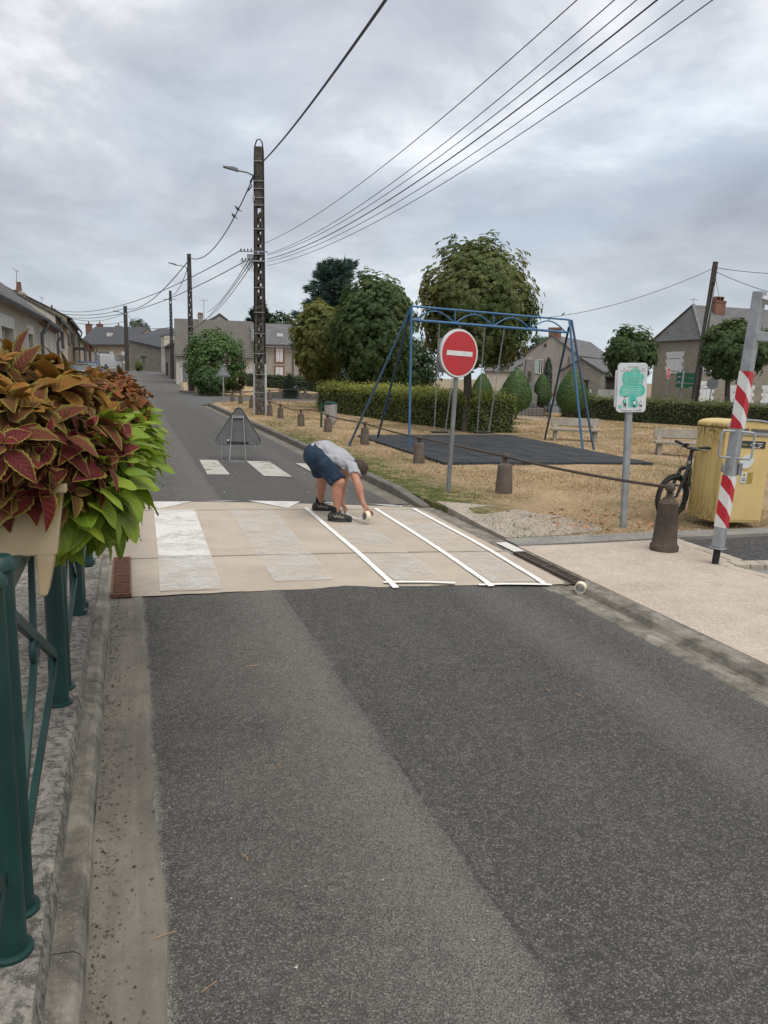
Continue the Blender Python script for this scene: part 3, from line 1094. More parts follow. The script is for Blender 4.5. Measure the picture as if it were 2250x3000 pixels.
# --- concrete lattice poles
def lattice_pole(name, label, base, H, w0, w1, dep, z_open0, z_open1, pitch, mat, lean=(0, 0), group=None, zs=1.0):
    t = thing(name, label, 'utility pole', base - Vector((0, 0, 0.1)), 0, group)
    t.rotation_euler = (lean[1], lean[0], 0)
    t.scale = (1, 1, zs)
    m = MB()
    wz = lambda z: w0 + (w1 - w0) * z / H
    fl = 0.24

    def blk(z0, z1, a0, b0, a1, b1):
        d0, d1 = dep * wz(z0) / w0, dep * wz(z1) / w0
        m.add([(a0, -d0 / 2, z0), (b0, -d0 / 2, z0), (b0, d0 / 2, z0), (a0, d0 / 2, z0), (a1, -d1 / 2, z1), (b1, -d1 / 2, z1), (b1, d1 / 2, z1), (a1, d1 / 2, z1)],
              [(0, 3, 2, 1), (4, 5, 6, 7), (0, 1, 5, 4), (1, 2, 6, 5), (2, 3, 7, 6), (3, 0, 4, 7)])

    blk(0, z_open0, -w0 / 2, w0 / 2, -wz(z_open0) / 2, wz(z_open0) / 2)
    blk(z_open1, H, -wz(z_open1) / 2, wz(z_open1) / 2, -w1 / 2, w1 / 2)
    for sgn in (-1, 1):
        a0, a1 = wz(z_open0) / 2, wz(z_open1) / 2
        q = [sgn * a0, sgn * a0 * (1 - 2 * fl), sgn * a1, sgn * a1 * (1 - 2 * fl)]
        blk(z_open0, z_open1, min(q[0], q[1]), max(q[0], q[1]), min(q[2], q[3]), max(q[2], q[3]))
    z, sg = z_open0, 1
    while z + pitch <= z_open1 + 0.01:
        a = wz(z) / 2 * (1 - 1.5 * fl) * sg
        b = -wz(z + pitch) / 2 * (1 - 1.5 * fl) * sg
        m.bar((a, 0, z), (b, 0, z + pitch), dep * 0.55, 0.075 * w0 / 0.3, up=(0, 1, 0))
        v = m.v[-8:]
        z += pitch
        sg = -sg
    m.build('shaft', mat, t)
    return t


PB = GP(763, 1215, 0.1)
bp = lattice_pole('concrete_pole', 'tall dark concrete lattice pole with street lamp and white conduits at its foot', PB, 9.35, 0.31, 0.235, 0.24, 1.4, 7.35, 0.222, M['lichen'], (0.0, 0), zs=0.905)
for s_ in (-1, 1):
    MB().tube([(s_ * 0.185, -0.05, 0.05), (s_ * 0.18, -0.05, 1.95)], 0.043, 10).build('white_conduit', M['white_pvc'], bp, smooth=60)
MB().tube([(-0.178, -0.05, 1.9), (-0.165, -0.05, 5.0), (-0.14, -0.05, 8.9), (-0.125, -0.05, 9.35), (-0.06, -0.05, 9.56), (0.03, -0.05, 9.6), (0.11, -0.05, 9.5), (0.145, -0.05, 9.2), (0.15, -0.05, 8.6), (0.165, -0.05, 5), (0.178, -0.05, 1.9)], 0.021, 8).build('black_cable_loop', M['black'], bp, smooth=60)
for z in (0.9, 1.55, 2.3, 3.0, 3.75, 4.6, 5.5, 5.75, 6.6, 7.4, 7.65, 7.95, 8.2, 8.85):
    w = 0.31 - 0.075 * z / 9.35
    MB().box(-w / 2 - 0.025, w / 2 + 0.025, -0.135, 0.13, z, z + 0.022).build('steel_band', M['galv'], bp)
MB().box(-0.28, -0.17, -0.12, 0.06, 2.75, 3.15).build('meter_box', M['galv'], bp, bevel=0.01)
MB().box(-0.20, -0.13, -0.10, 0.02, 7.55, 7.75).build('junction_box', M['white_pvc'], bp, bevel=0.008)
lamp = MB().tube([(-0.15, -0.03, 7.9), (-0.15, -0.03, 8.25), (-0.2, -0.03, 8.42), (-0.36, -0.03, 8.5), (-0.66, -0.03, 8.56)], 0.028, 8).build('lamp_arm', M['galv_dull'], bp, smooth=60)
MB().plate([(-0.66, 8.52), (-0.66, 8.62), (-0.78, 8.67), (-1.12, 8.69), (-1.13, 8.65), (-0.82, 8.57)], -0.12, 0.06).build('lamp_head', M['galv_dull'], lamp, bevel=0.012)
for z, x0 in ((5.82, -0.62), (5.50, -0.58)):
    arm = MB().box(x0, 0.30 if z > 5.6 else 0.18, -0.17, -0.13, z, z + 0.045).build('cross_arm', M['galv'], bp)
    for k in range(4):
        MB().lathe([(0.012, z + 0.045), (0.022, z + 0.06), (0.022, z + 0.10), (0.008, z + 0.12)], 8, (x0 + 0.05 + 0.11 * k, -0.15, 0)).build('insulator', M['black'], arm, smooth=60)
MB().box(-0.38, -0.18, -0.14, -0.06, 5.56, 5.76).build('terminal_box', M['galv'], bp, bevel=0.01)
for k in range(9):
    a = random.uniform(0, 6)
    x = -0.5 + 0.04 * k
    MB().tube([(x, -0.16, 5.5), (x - 0.07 + 0.02 * k, -0.2, 5.36 - 0.05 * random.random()), (x + 0.08, -0.18, 5.22 - 0.12 * random.random()), (x + 0.13, -0.16, 5.4), (-0.2, -0.1, 5.55)], 0.006, 5).build('loose_wire', M['black'], bp)

P2 = GP(562, 1146, 0.1)
b2 = lattice_pole('concrete_pole', 'concrete lattice pole beside the round green bush', P2, 8.45, 0.32, 0.2, 0.22, 1.2, 6.6, 0.3, M['conc_pole'], zs=0.925)
MB().tube([(-0.19, -0.05, 0.05), (-0.19, -0.05, 2.0)], 0.05, 8).build('white_conduit', M['white_pvc'], b2, smooth=60)
l2 = MB().tube([(-0.12, 0, 7.4), (-0.16, 0, 7.65), (-0.35, 0, 7.72), (-0.8, 0, 7.78)], 0.028, 6).build('lamp_arm', M['galv_dull'], b2, smooth=60)
MB().plate([(-0.75, 7.74), (-0.75, 7.84), (-1.15, 7.92), (-1.18, 7.88)], -0.1, 0.1).build('lamp_head', M['galv_dull'], l2)
for z in (4.05, 3.7):
    MB().box(-0.55, 0.5, -0.15, -0.1, z, z + 0.05).build('cross_arm', M['galv_dull'], b2)
P3 = AT(505, 1100, 72)
P3.z = gz(P3.x, P3.y) + 0.1
b3 = lattice_pole('concrete_pole', 'thin concrete lattice pole beside the grey gable end', P3, 7.9, 0.3, 0.2, 0.22, 2.6, 7.0, 0.32, M['conc_pole'])
for z in (3.6, 7.1):
    MB().box(-0.6, 0.6, -0.15, -0.1, z, z + 0.05).build('cross_arm', M['galv_dull'], b3)
P4 = AT(373, 1079, 100)
P4.z = gz(P4.x, P4.y)
b4 = lattice_pole('concrete_pole', 'dark distant pole with lamp arm in front of the slate roofed house', P4, 8.2, 0.5, 0.4, 0.3, 6.6, 7.4, 0.3, M['conc_pole'])
l4 = MB().tube([(-0.2, 0, 7.2), (-0.6, 0, 7.4), (-1.0, 0, 7.5)], 0.05, 6).build('lamp_arm', M['galv_dull'], b4)
MB().box(-1.5, -0.9, -0.1, 0.1, 7.45, 7.58).build('lamp_head', M['galv_dull'], l4)
P5 = AT(2031, 1188, 46)
P5.z = gz(P5.x, P5.y)
b5 = lattice_pole('concrete_pole', 'leaning concrete pole with notched steps in front of the big stone house', P5, 8.75, 0.36, 0.24, 0.28, 0.4, 7.6, 0.34, M['conc_pole'], (0.062, 0))
for k in range(22):
    z = 0.4 + 0.34 * k
    MB().box(-0.13, 0.13, -0.06, 0.06, z, z + 0.09).build('step', M['conc_pole'], b5)
MB().tube([(0.05, -0.16, 2.6), (-0.02, -0.16, 5), (0.08, -0.14, 7.4)], 0.02, 6).build('pale_cable', M['white_pvc'], b5)


# --- overhead cables
def cable(a, b, sag, r, label, n=20, group='overhead cables'):
    o = MB().tube(sag_line(a, b, sag, n), r, 5, caps=False).build('overhead_cable', M['black'], smooth=60)
    return tag(o, label, 'cable', group)


top1 = PB + Vector((0.05, -0.1, 7.92))
top2 = P2 + Vector((0.05, -0.1, 7.5))
top3 = P3 + Vector((0, 0, 7.2))
top4 = P4 + Vector((0, -0.2, 7.8))
top5 = P5 + Vector((0.5, -0.1, 8.3))
cable(top1 + Vector((0.1, 0, 0)), AT(1240, -160, 8.2), 0.12, 0.021, 'thick twisted cable climbing from the lattice pole top over the street')
cab2 = sag_line(top1, top2, 1.0, 24)
tag(MB().tube(cab2, 0.021, 5).build('overhead_cable', M['black']), 'thick cable hanging between the two lamp poles with two birds on it', 'cable', 'overhead cables')
tag(MB().tube([top1 + Vector((-0.15, 0, -0.35)), top1 + Vector((-0.32, 0, -0.62)), top1 + Vector((-0.25, -0.03, -0.75)), top1 + Vector((-0.4, 0, -0.9))], 0.02, 6).build('cable_coil', M['black'], smooth=60), 'slack loop of black cable hanging below the lattice pole top', 'cable')
sA = PB + Vector((0.25, -0.15, 5.18))
nth = ['topmost', 'second', 'third', 'fourth', 'fifth', 'lowest']
for k, (px, dz, sg) in enumerate(((1690, 0.0, 0.42), (1800, -0.06, 0.55), (1865, -0.10, 0.58), (1925, -0.22, 0.60), (2003, -0.30, 0.62), (2088, -0.42, 0.62))):
    st_ = sA + Vector((0.02 if k else -0.1, 0, dz + (0.25 if k == 0 else 0)))
    e = AT(px, 0, 9.0) + Vector((0, 0, sg * 1.1 * 4 * 0.8 * 0.2))
    e2 = st_ + (e - st_) * 1.25
    cable(st_, e2, sg * 1.1, 0.0065 if k != 3 else 0.010, nth[k] + ' of the six thin wires fanning from the lattice pole cross arm', 26, 'six wires fanning over the street')
sB = PB + Vector((-0.55, -0.15, 5.18))
for k, (px, py, Y, sg, lb) in enumerate((
        (128, 898, 56, 1.0, 'upper long wire from the lattice pole to the left roofs'),
        (128, 912, 52, 1.0, 'lower long wire from the lattice pole to the left roofs'),
        (605, 915, 60, 0.3, 'wire dropping from the lattice pole towards the long grey house, steepest'),
        (560, 968, 47, 0.3, 'wire dropping from the lattice pole to the second lamp pole'),
        (600, 935, 60, 0.3, 'slack wire dropping from the lattice pole behind the second lamp pole'))):
    cable(sB + Vector((0.1 * k, 0, -0.3 if k else 0.05)), AT(px, py, Y), sg, 0.014, lb)
cable(top2 + Vector((0, 0, -0.1)), top4, 1.0, 0.03, 'cable slung from the second lamp pole to the distant lamp pole')
cable(top2 + Vector((0, 0, -0.25)), top3 + Vector((0, 0, 0.3)), 0.6, 0.022, 'cable slung from the second lamp pole to the thin lattice pole')
cable(top4, AT(150, 915, 70), 0.5, 0.03, 'cable from the distant lamp pole to the brick chimneys')
cable(top4 + Vector((0, 0, -0.6)), AT(200, 931, 80), 0.6, 0.025, 'cable from the distant lamp pole to the low chimney')
cable(top4 + Vector((0, 0, -1.6)), AT(225, 946, 85), 0.3, 0.025, 'lowest cable from the distant lamp pole to the roofs')
cable(top4 + Vector((0, 0, -0.5)), AT(500, 958, 62), 0.8, 0.025, 'cable from the distant lamp pole to the grey gable')
cable(top5, AT(1380, 925, 60), 1.2, 0.016, 'cable from the leaning pole to behind the big chestnut')
cable(top5, AT(2420, 802, 40), 0.15, 0.016, 'upper cable leaving the leaning pole away from the chestnut')
cable(top5 + Vector((0, 0, -0.2)), AT(2420, 895, 36), 0.2, 0.016, 'lower cable leaving the leaning pole away from the chestnut')
cable(top5 + Vector((0, 0, -0.25)), AT(2107, 873, 62), 0.02, 0.014, 'short wire from the leaning pole to the brick chimney')


def bird(p, rz, label, k=1.0):
    t = thing('bird', label, 'bird', p, rz, 'birds on the cables')
    MB().lathe([(0.005, -0.11), (0.035, -0.08), (0.05, -0.02), (0.045, 0.04), (0.028, 0.075), (0.003, 0.1)], 10, (0, 0, 0), ax='x').xf(Matrix.Translation((0, 0, 0.07)) @ Matrix.Rotation(-0.7, 4, 'Y') @ Matrix.Scale(k, 4)).build('body', M['bird'], t, smooth=60)
    MB().lathe([(0.002, -0.03), (0.026, -0.012), (0.026, 0.012), (0.006, 0.03), (0.002, 0.06)], 10, ax='x').xf(Matrix.Translation((0.07, 0, 0.15)) @ Matrix.Scale(k, 4)).build('head', M['bird'], t, smooth=60)
    MB().plate([(-0.2, -0.07), (-0.05, 0.03), (-0.04, 0.06), (-0.17, -0.02)], -0.015, 0.015).xf(Matrix.Scale(k, 4)).build('tail', M['bird'], t)


M['bird'] = simple('bird_feathers', (0.06, 0.058, 0.06), (0.03, 0.03, 0.032), 0.8, 10)
bird(cab2[5] + Vector((0, 0, 0.02)), 2.8, 'dark bird perched on the sagging cable, the one closer to the street lamp pole')
bird(cab2[6] + Vector((0, 0, 0.02)), 2.6, 'dark bird perched on the sagging cable, the one farther from the street lamp pole')
_l = sag_line(top5, AT(1380, 925, 60), 1.2, 20)
bird(_l[11] + Vector((0, 0, 0.02)), 0.3, 'small bird perched on the cable by the stone house')


# --- signs
def text_mesh(name, body, size, mat, parent, M_, align='CENTER', extrude=0.0006, sx=1.0):
    cu = bpy.data.curves.new(name, 'FONT')
    cu.body = body
    cu.size = size
    cu.align_x = align
    cu.align_y = 'CENTER'
    cu.extrude = extrude
    cu.resolution_u = 2
    tmp = bpy.data.objects.new(name, cu)
    COL.objects.link(tmp)
    bpy.context.view_layer.update()
    me = bpy.data.meshes.new_from_object(tmp.evaluated_get(bpy.context.evaluated_depsgraph_get()))
    bpy.data.objects.remove(tmp)
    # stand the text up: x across, z up, facing -y
    me.transform(M_ @ Matrix.Rotation(PI / 2, 4, 'X') @ Matrix.Diagonal((sx, 1, 1, 1)))
    me.materials.clear()
    me.materials.append(mat)
    o = bpy.data.objects.new(name, me)
    COL.objects.link(o)
    o.parent = parent
    return o


def circle(r, n=40, cx=0, cz=0, sx=1):
    return [(cx + r * sx * math.cos(2 * PI * k / n), cz + r * math.sin(2 * PI * k / n)) for k in range(n)]


def rrect(w, h, r, cx=0, cz=0, n=6):
    o = []
    for qx, qz, a0 in ((1, 1, 0), (-1, 1, PI / 2), (-1, -1, PI), (1, -1, 1.5 * PI)):
        for k in range(n + 1):
            a = a0 + PI / 2 * k / n
            o.append((cx + qx * (w / 2 - r) + r * math.cos(a), cz + qz * (h / 2 - r) + r * math.sin(a)))
    return o


p = GP(1313, 1440, 0.1)
ne = thing('no_entry_sign', 'round red no entry sign with white bar on a grey post in the lawn', 'sign', p, 0)
ne.rotation_euler = (0, 0.032, 0)
MB().tube([(0, 0, -0.1), (0, 0, 2.02)], 0.031, 14).build('post', M['galv_dull'], ne, smooth=60)
hd = MB().plate(circle(0.312, 48), 0.0, 0.035).xf(Matrix.Translation((0.02, -0.05, 1.86)) @ Matrix.Rotation(R(33), 4, 'Z')).build('sign_disc', M['white'], ne, smooth=30)
MX = Matrix.Translation((0.02, -0.05, 1.86)) @ Matrix.Rotation(R(33), 4, 'Z')
MB().plate(circle(0.288, 48), -0.004, -0.001).xf(MX).build('red_face', M['sign_red'], hd)
MB().plate([(-0.215, -0.03), (0.215, -0.03), (0.215, 0.032), (-0.215, 0.032)], -0.008, -0.005).xf(MX).build('white_bar', M['white'], hd)
MB().tube([(0.312 * math.cos(a), 0.03, 0.312 * math.sin(a)) for a in [2 * PI * k / 40 for k in range(40)]], 0.012, 6, closed=True).xf(MX).build('rim', M['galv'], hd, smooth=60)
rp = rrect(0.46, 0.46, 0.05)
MB().plate(rp, 0.10, 0.12).xf(Matrix.Translation((-0.02, 0.02, 1.83)) @ Matrix.Rotation(R(12), 4, 'Z')).build('rear_plate', M['galv_dull'], ne)
for z in (1.72, 2.0):
    MB().box(-0.05, 0.05, -0.005, 0.09, z, z + 0.03).build('clamp', M['galv'], ne)


# --- playground notice
def print_mat(name, a, b, sc=7):
    q = NT(name)
    n = q.noise(sc, 5, 0.65)
    v = q.noise(3, 4, 0.6, src=q.mapping(scale=(14, 14, 1.2)))
    col = q.mix(q.ramp(q.math('ADD', q.math('MULTIPLY', n, 0.5), q.math('MULTIPLY', v, 0.5)), 0.38, 0.62), a, b)
    return q.fin(col, 0.45, 0.4)


M['notice_white'] = simple('notice_white', (0.60, 0.63, 0.64), (0.52, 0.55, 0.56), 0.45, 5)
M['notice_teal'] = print_mat('notice_teal', (0.035, 0.42, 0.32), (0.20, 0.54, 0.45))
M['notice_text'] = simple('notice_pale_text', (0.50, 0.66, 0.60), (0.36, 0.58, 0.51), 0.5, 20)
M['notice_grey'] = simple('notice_faded_text', (0.40, 0.36, 0.33), (0.45, 0.42, 0.40), 0.5, 20)
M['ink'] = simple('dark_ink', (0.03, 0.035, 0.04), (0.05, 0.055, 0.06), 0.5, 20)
p = GP(1826, 1542, 0.06)
ks = thing('playground_notice', 'white playground notice with green tree print on a galvanised post', 'sign', p, 0)
ks.rotation_euler = (0, -0.028, R(6))
MB().prism([(-0.037, -0.015), (-0.025, -0.03), (0.025, -0.03), (0.037, -0.015), (0.037, 0.02), (-0.037, 0.02)], -0.05, 1.44).build('post', M['galv'], ks, bevel=0.003)
pc = 1.545
bd = MB().plate(rrect(0.335, 0.53, 0.042, 0, pc), -0.052, -0.034).build('panel', M['notice_white'], ks, bevel=0.004)
MB().plate(rrect(0.32, 0.40, 0.012, -0.024, pc - 0.01), -0.034, -0.02).build('backing_rail', M['notice_white'], ks)
tree = [(-0.035, -0.21), (0.075, -0.21), (0.072, -0.15), (0.055, -0.115), (0.06, -0.098), (0.12, -0.085), (0.145, -0.06), (0.150, -0.02), (0.135, 0.015), (0.112, 0.035), (0.118, 0.07), (0.13, 0.10), (0.132, 0.13), (0.115, 0.148), (0.09, 0.145), (0.085, 0.175), (0.06, 0.20), (0.03, 0.222), (0.005, 0.21), (-0.02, 0.19), (-0.03, 0.165), (-0.06, 0.172), (-0.095, 0.165), (-0.115, 0.14), (-0.118, 0.10), (-0.105, 0.055), (-0.098, 0.03), (-0.125, 0.008), (-0.14, -0.03), (-0.135, -0.068), (-0.115, -0.09), (-0.06, -0.09), (-0.03, -0.10)]
MB().plate([(x, z + pc) for x, z in tree], -0.0545, -0.0525).build('tree_print', M['notice_teal'], bd)
for body, size, dx, z, mt, xs in (('COMMUNE', 0.026, 0.0, 0.222, 'notice_grey', 1), ('de GRENEVILLE-EN-BEAUCE', 0.0255, 0.0, 0.182, 'notice_grey', 0.9),
                                  ('Cette aire de jeux est', 0.02, 0.01, 0.118, 'notice_text', 1), ('à la disposition des enfants et', 0.02, 0.01, 0.093, 'notice_text', 0.95),
                                  ('sous la surveillance de parents', 0.02, 0.01, 0.068, 'notice_text', 0.9), ('ou accompagnateurs', 0.02, 0.01, 0.043, 'notice_text', 1),
                                  ('Renseignements - Tél. 02 38 39', 0.0165, 0.01, -0.245, 'ink', 1.0)):
    text_mesh('lettering', body, size, M[mt], bd, Matrix.Translation((dx, -0.0560, pc + z)), sx=xs)
m = MB()
for z, w in ((0.012, 0.13), (-0.012, 0.2), (-0.03, 0.21), (-0.048, 0.15), (-0.068, 0.22)):
    x = -w / 2
    while x < w / 2:
        l = random.uniform(0.008, 0.022)
        m.box(x, min(x + l, w / 2), -0.0562, -0.0556, pc + z - 0.003, pc + z + 0.003)
        x += l + 0.006
m.build('faded_lines', M['notice_text'], bd)


def figure(x, z, h, mats, hair):
    m = MB()
    yy = (-0.0568, -0.056)
    m.plate([(x - 0.014, z + h * 0.45), (x - 0.006, z), (x + 0.0, z + h * 0.42), (x + 0.014, z), (x + 0.018, z + h * 0.45)], *yy, 1)
    m.plate([(x - 0.012, z + h * 0.45), (x + 0.015, z + h * 0.45), (x + 0.018, z + h * 0.72), (x - 0.016, z + h * 0.72)], *yy, 0)
    m.plate([(x - 0.018, z + h * 0.7), (x - 0.024, z + h * 0.4), (x - 0.021, z + h * 0.4), (x - 0.012, z + h * 0.7)], *yy, 1)
    m.plate(circle(0.012, 14, x, z + h * 0.84), *yy, 2)
    m.plate([(x - 0.012, z + h * 0.84), (x - 0.012, z + h * 0.95), (x, z + h), (x + 0.012 + hair, z + h * 1.05), (x + 0.006, z + h * 0.92)], yy[0] - 0.0006, yy[1], 1)
    m.build('figure_print', [M[q] for q in mats], bd)


figure(-0.075, pc - 0.225, 0.135, ('notice_teal', 'ink', 'notice_white'), 0.012)
figure(0.03, pc - 0.222, 0.09, ('notice_white', 'ink', 'notice_white'), 0.0)
figure(0.105, pc - 0.215, 0.07, ('notice_white', 'ink', 'notice_white'), -0.008)
MB().plate(circle(0.02, 18, -0.125, pc - 0.20), -0.0562, -0.0555).build('round_logo', M['notice_teal'], bd)
for dx, dz in ((-0.1, 0.205), (0.115, 0.205), (-0.105, -0.235), (0.10, -0.232)):
    MB().plate(circle(0.0045, 8, dx, pc + dz), -0.057, -0.055).build('rivet', M['ink'], bd)

# --- give way sign seen from behind
p = GP(655, 1180, 0.05)
gw = thing('give_way_sign', 'small triangular sign seen from behind on a thin grey post', 'sign', p)
MB().tube([(0, 0, -0.1), (0, 0, 1.5)], 0.035, 8).build('post', M['galv'], gw, smooth=60)
pl = MB().plate([(-0.30, 1.12), (0.30, 1.12), (0.33, 1.17), (0.03, 1.62), (-0.03, 1.62), (-0.33, 1.17)], -0.03, -0.01).build('plate', M['galv_dull'], gw)
MB().plate([(-0.22, 1.18), (0.22, 1.18), (0, 1.52)], -0.045, -0.031).build('rear_panel', M['galv'], pl)

# --- triangular work sign on a wire stand, seen from behind
p = GP(697, 1352)
tw = thing('road_works_sign', 'grey back of a triangular warning sign on a folding wire stand in the street', 'sign', p, R(4))


def rtri(w, h, r, z0, n=6):
    C = [Vector((-w / 2, z0)), Vector((w / 2, z0)), Vector((0, z0 + h))]
    o = []
    for i in range(3):
        a, b, c = C[i - 1], C[i], C[(i + 1) % 3]
        u, v = (a - b).normalized(), (c - b).normalized()
        bis = (u + v).normalized()
        half = math.acos(max(-1, min(1, u.dot(v)))) / 2
        cen = b + bis * (r / math.sin(half))
        p0, p1 = b + u * (r / math.tan(half)), b + v * (r / math.tan(half))
        a0 = math.atan2(p0.y - cen.y, p0.x - cen.x)
        a1 = math.atan2(p1.y - cen.y, p1.x - cen.x)
        while a1 < a0:
            a1 += 2 * PI
        if a1 - a0 > PI:
            a1 -= 2 * PI
        for k in range(n + 1):
            q = a0 + (a1 - a0) * k / n
            o.append((cen.x + r * math.cos(q), cen.y + r * math.sin(q)))
    return o


TM = Matrix.Rotation(R(-14), 4, 'X')
pl = MB().plate(rtri(0.93, 0.74, 0.075, 0.315), -0.008, 0.008).xf(TM).build('plate', M['sign_back'], tw, bevel=0.003)
o_ = rtri(0.93, 0.74, 0.075, 0.315)
MB().tube([(x, -0.010, z) for x, z in o_], 0.012, 6, closed=True).xf(TM).build('folded_rim', M['sign_back'], pl, smooth=60)
MB().tube([(-0.30, -0.02, 0.40), (-0.30, -0.02, 0.02), (-0.24, -0.02, -0.0), (0.24, -0.02, 0.0), (0.30, -0.02, 0.02), (0.30, -0.02, 0.40)], 0.0085, 6).xf(TM).build('front_leg_frame', M['galv_dull'], tw, smooth=60)
MB().tube([(-0.10, 0.12 - 0.10, 0.83), (-0.15, -0.15, 0.02), (-0.12, -0.16, 0.01), (0.12, -0.16, 0.01), (0.15, -0.15, 0.02), (0.09, 0.02, 0.83)], 0.0085, 6).xf(Matrix.Translation((0, 0.10, 0))).build('rear_leg_frame', M['galv'], tw, smooth=60)
MB().box(-0.10, 0.10, -0.04, -0.01, 0.79, 0.84).xf(TM).build('hinge_bracket', M['galv_dull'], pl)
MB().box(-0.19, 0.19, -0.035, -0.012, 0.335, 0.36).xf(TM).build('bottom_bracket', M['black'], pl)
MB().box(-0.19, -0.165, -0.025, -0.012, 0.375, 0.40).xf(TM).build('sticker', M['white'], pl)

# --- stop sign and direction signs by the stone house
def px_thing(name, label, cat, px, Y, rz=0, lift=0.0):
    q = AT(px, 1150, Y)
    q.z = gz(q.x, q.y) + lift
    return thing(name, label, cat, q, rz)


ssn = px_thing('stop_sign', 'red octagonal stop sign on a post in front of the stone house', 'sign', 1951, 54, R(50))
MB().tube([(0, 0, 0), (0, 0, 2.6)], 0.04, 8).build('post', M['galv_dull'], ssn, smooth=60)
oc = [(0.42 * math.cos(PI / 8 + k * PI / 4), 2.38 + 0.42 * math.sin(PI / 8 + k * PI / 4)) for k in range(8)]
o8 = MB().plate(oc, -0.06, -0.045).build('plate', M['white'], ssn)
MB().plate([(x * 0.93, 2.38 + (z - 2.38) * 0.93) for x, z in oc], -0.068, -0.062).build('red_face', M['sign_red'], o8)
text_mesh('lettering', 'STOP', 0.32, M['white'], o8, Matrix.Translation((0, -0.074, 2.38)), extrude=0.002, sx=0.85)
sb = px_thing('octagon_sign', 'grey back of an octagonal sign before the white stable door', 'sign', 2076, 50, R(-40))
sb.rotation_euler = (0, 0.12, R(-40))
MB().tube([(0, 0, 0), (0, 0, 1.9)], 0.035, 8).build('post', M['galv_dull'], sb, smooth=60)
MB().plate([(x, z - 0.62) for x, z in [(x * 0.92, 2.38 + (z - 2.38) * 0.92) for x, z in oc]], -0.06, -0.045).build('plate', M['galv_dull'], sb)
dg = px_thing('direction_sign', 'three stacked green direction arrows on one post near the leaning pole', 'sign', 1992, 46)
dg.rotation_euler = (0, 0.03, 0)
MB().tube([(0, 0, 0), (0, 0, 2.55)], 0.05, 8).build('post', M['galv_dull'], dg, smooth=60)
for z, rt in ((2.2, 1), (1.90, 1), (1.6, -1)):
    a = [(-0.36, z - 0.13), (0.68, z - 0.13), (0.82, z), (0.68, z + 0.15), (-0.36, z + 0.15)]
    if rt < 0:
        a = [(-0.28, z - 0.13), (0.72, z - 0.13), (0.72, z + 0.12), (-0.28, z + 0.12), (-0.42, z)]
    q = MB().plate(a, -0.09, -0.06).build('arrow_plate', M['sign_green'], dg, bevel=0.01)
    MB().box(-0.28 if rt > 0 else 0.45, -0.14 if rt > 0 else 0.6, -0.096, -0.091, z - 0.11, z - 0.085).build('white_mark', M['white'], q)
MB().box(-0.05, 0.06, -0.1, 0.0, 1.45, 2.45).build('clamp_rail', M['galv'], dg)

# --- swing set
sw = thing('swing_set', 'blue steel swing frame with arched top beam and two chain swings', 'swing', GP(1198, 1318, 0.1))
so = sw.location
aL, aR = AT(1206, 897, 16.05) - so, AT(1668, 937, 17.45) - so
bot = lambda px, py: GP(px, py, 0.06) - so
up = Vector((0, 0, 0.27))
for (px, py), top, mt in (((1198, 1320), aL, 'blue'), ((1020, 1312), aL, 'blue_dark'), ((1104, 1292), aL, 'blue_dark'), ((1595, 1292), aR - up * 0.6, 'blue_dark'), ((1708, 1323), aR, 'blue'), ((1741, 1325), aR + Vector((0.06, 0.05, 0)), 'blue_dark')):
    MB().tube([bot(px, py), top], 0.026, 10).build('leg', M[mt], sw, smooth=60)
MB().tube([aL, aR], 0.021, 10).build('top_beam', M['blue'], sw, smooth=60)
MB().tube([aL - up, aR - up], 0.028, 10).build('lower_beam', M['blue'], sw, smooth=60)
for k in range(4):
    a, b = aL.lerp(aR, 0.02 + k * 0.24), aL.lerp(aR, 0.02 + (k + 1) * 0.24)
    MB().tube([a.lerp(b, i / 10) - up * (1 - 0.78 * math.sin(PI * i / 10)) for i in range(11)], 0.015, 6).build('arch_brace', M['blue'], sw, smooth=60)
    if k:
        MB().tube([a, a - up], 0.012, 6).build('strut', M['blue'], sw)
for k in range(4):
    q = aL.lerp(aR, 0.14 + k * 0.24)
    MB().tube([q, q - up * 0.25], 0.012, 6).build('strut', M['blue'], sw)


def chain(a, b, n):
    m = MB()
    d = (b - a) / n
    dn = d.normalized()
    e1 = dn.cross(Vector((0, 1, 0))).normalized()
    e2 = dn.cross(e1)
    for i in range(n):
        c = a + d * (i + 0.5)
        e = e1 if i % 2 else e2
        h, w = d.length * 0.62, 0.013
        m.tube([c + dn * h + e * w * 0, c + dn * h * 0.5 + e * w, c - dn * h * 0.5 + e * w, c - dn * h, c - dn * h * 0.5 - e * w, c + dn * h * 0.5 - e * w], 0.0048, 4, closed=True)
    return m


def swing_seat(k0, k1, pa, pb, py):
    Ya = so.y + aL.y + (aR.y - aL.y) * (k0 + k1) / 2
    A, B = AT(pa, py, Ya) - so, AT(pb, py, Ya + 0.08) - so
    s_ = MB().bar(A.lerp(B, -0.2), A.lerp(B, 1.2), 0.19, 0.035).build('seat', M['rubber'], sw, bevel=0.008)
    for q, k in ((A, k0), (B, k1)):
        t_ = aL.lerp(aR, k) - up
        chain(t_, q + Vector((0, 0, 0.02)), 62).build('chain', M['galv'], sw)


kk = lambda px: (px - 1206) / (1668 - 1206)
swing_seat(kk(1283), kk(1341), 1272, 1304, 1266)
swing_seat(kk(1412), kk(1470), 1398, 1432, 1267)

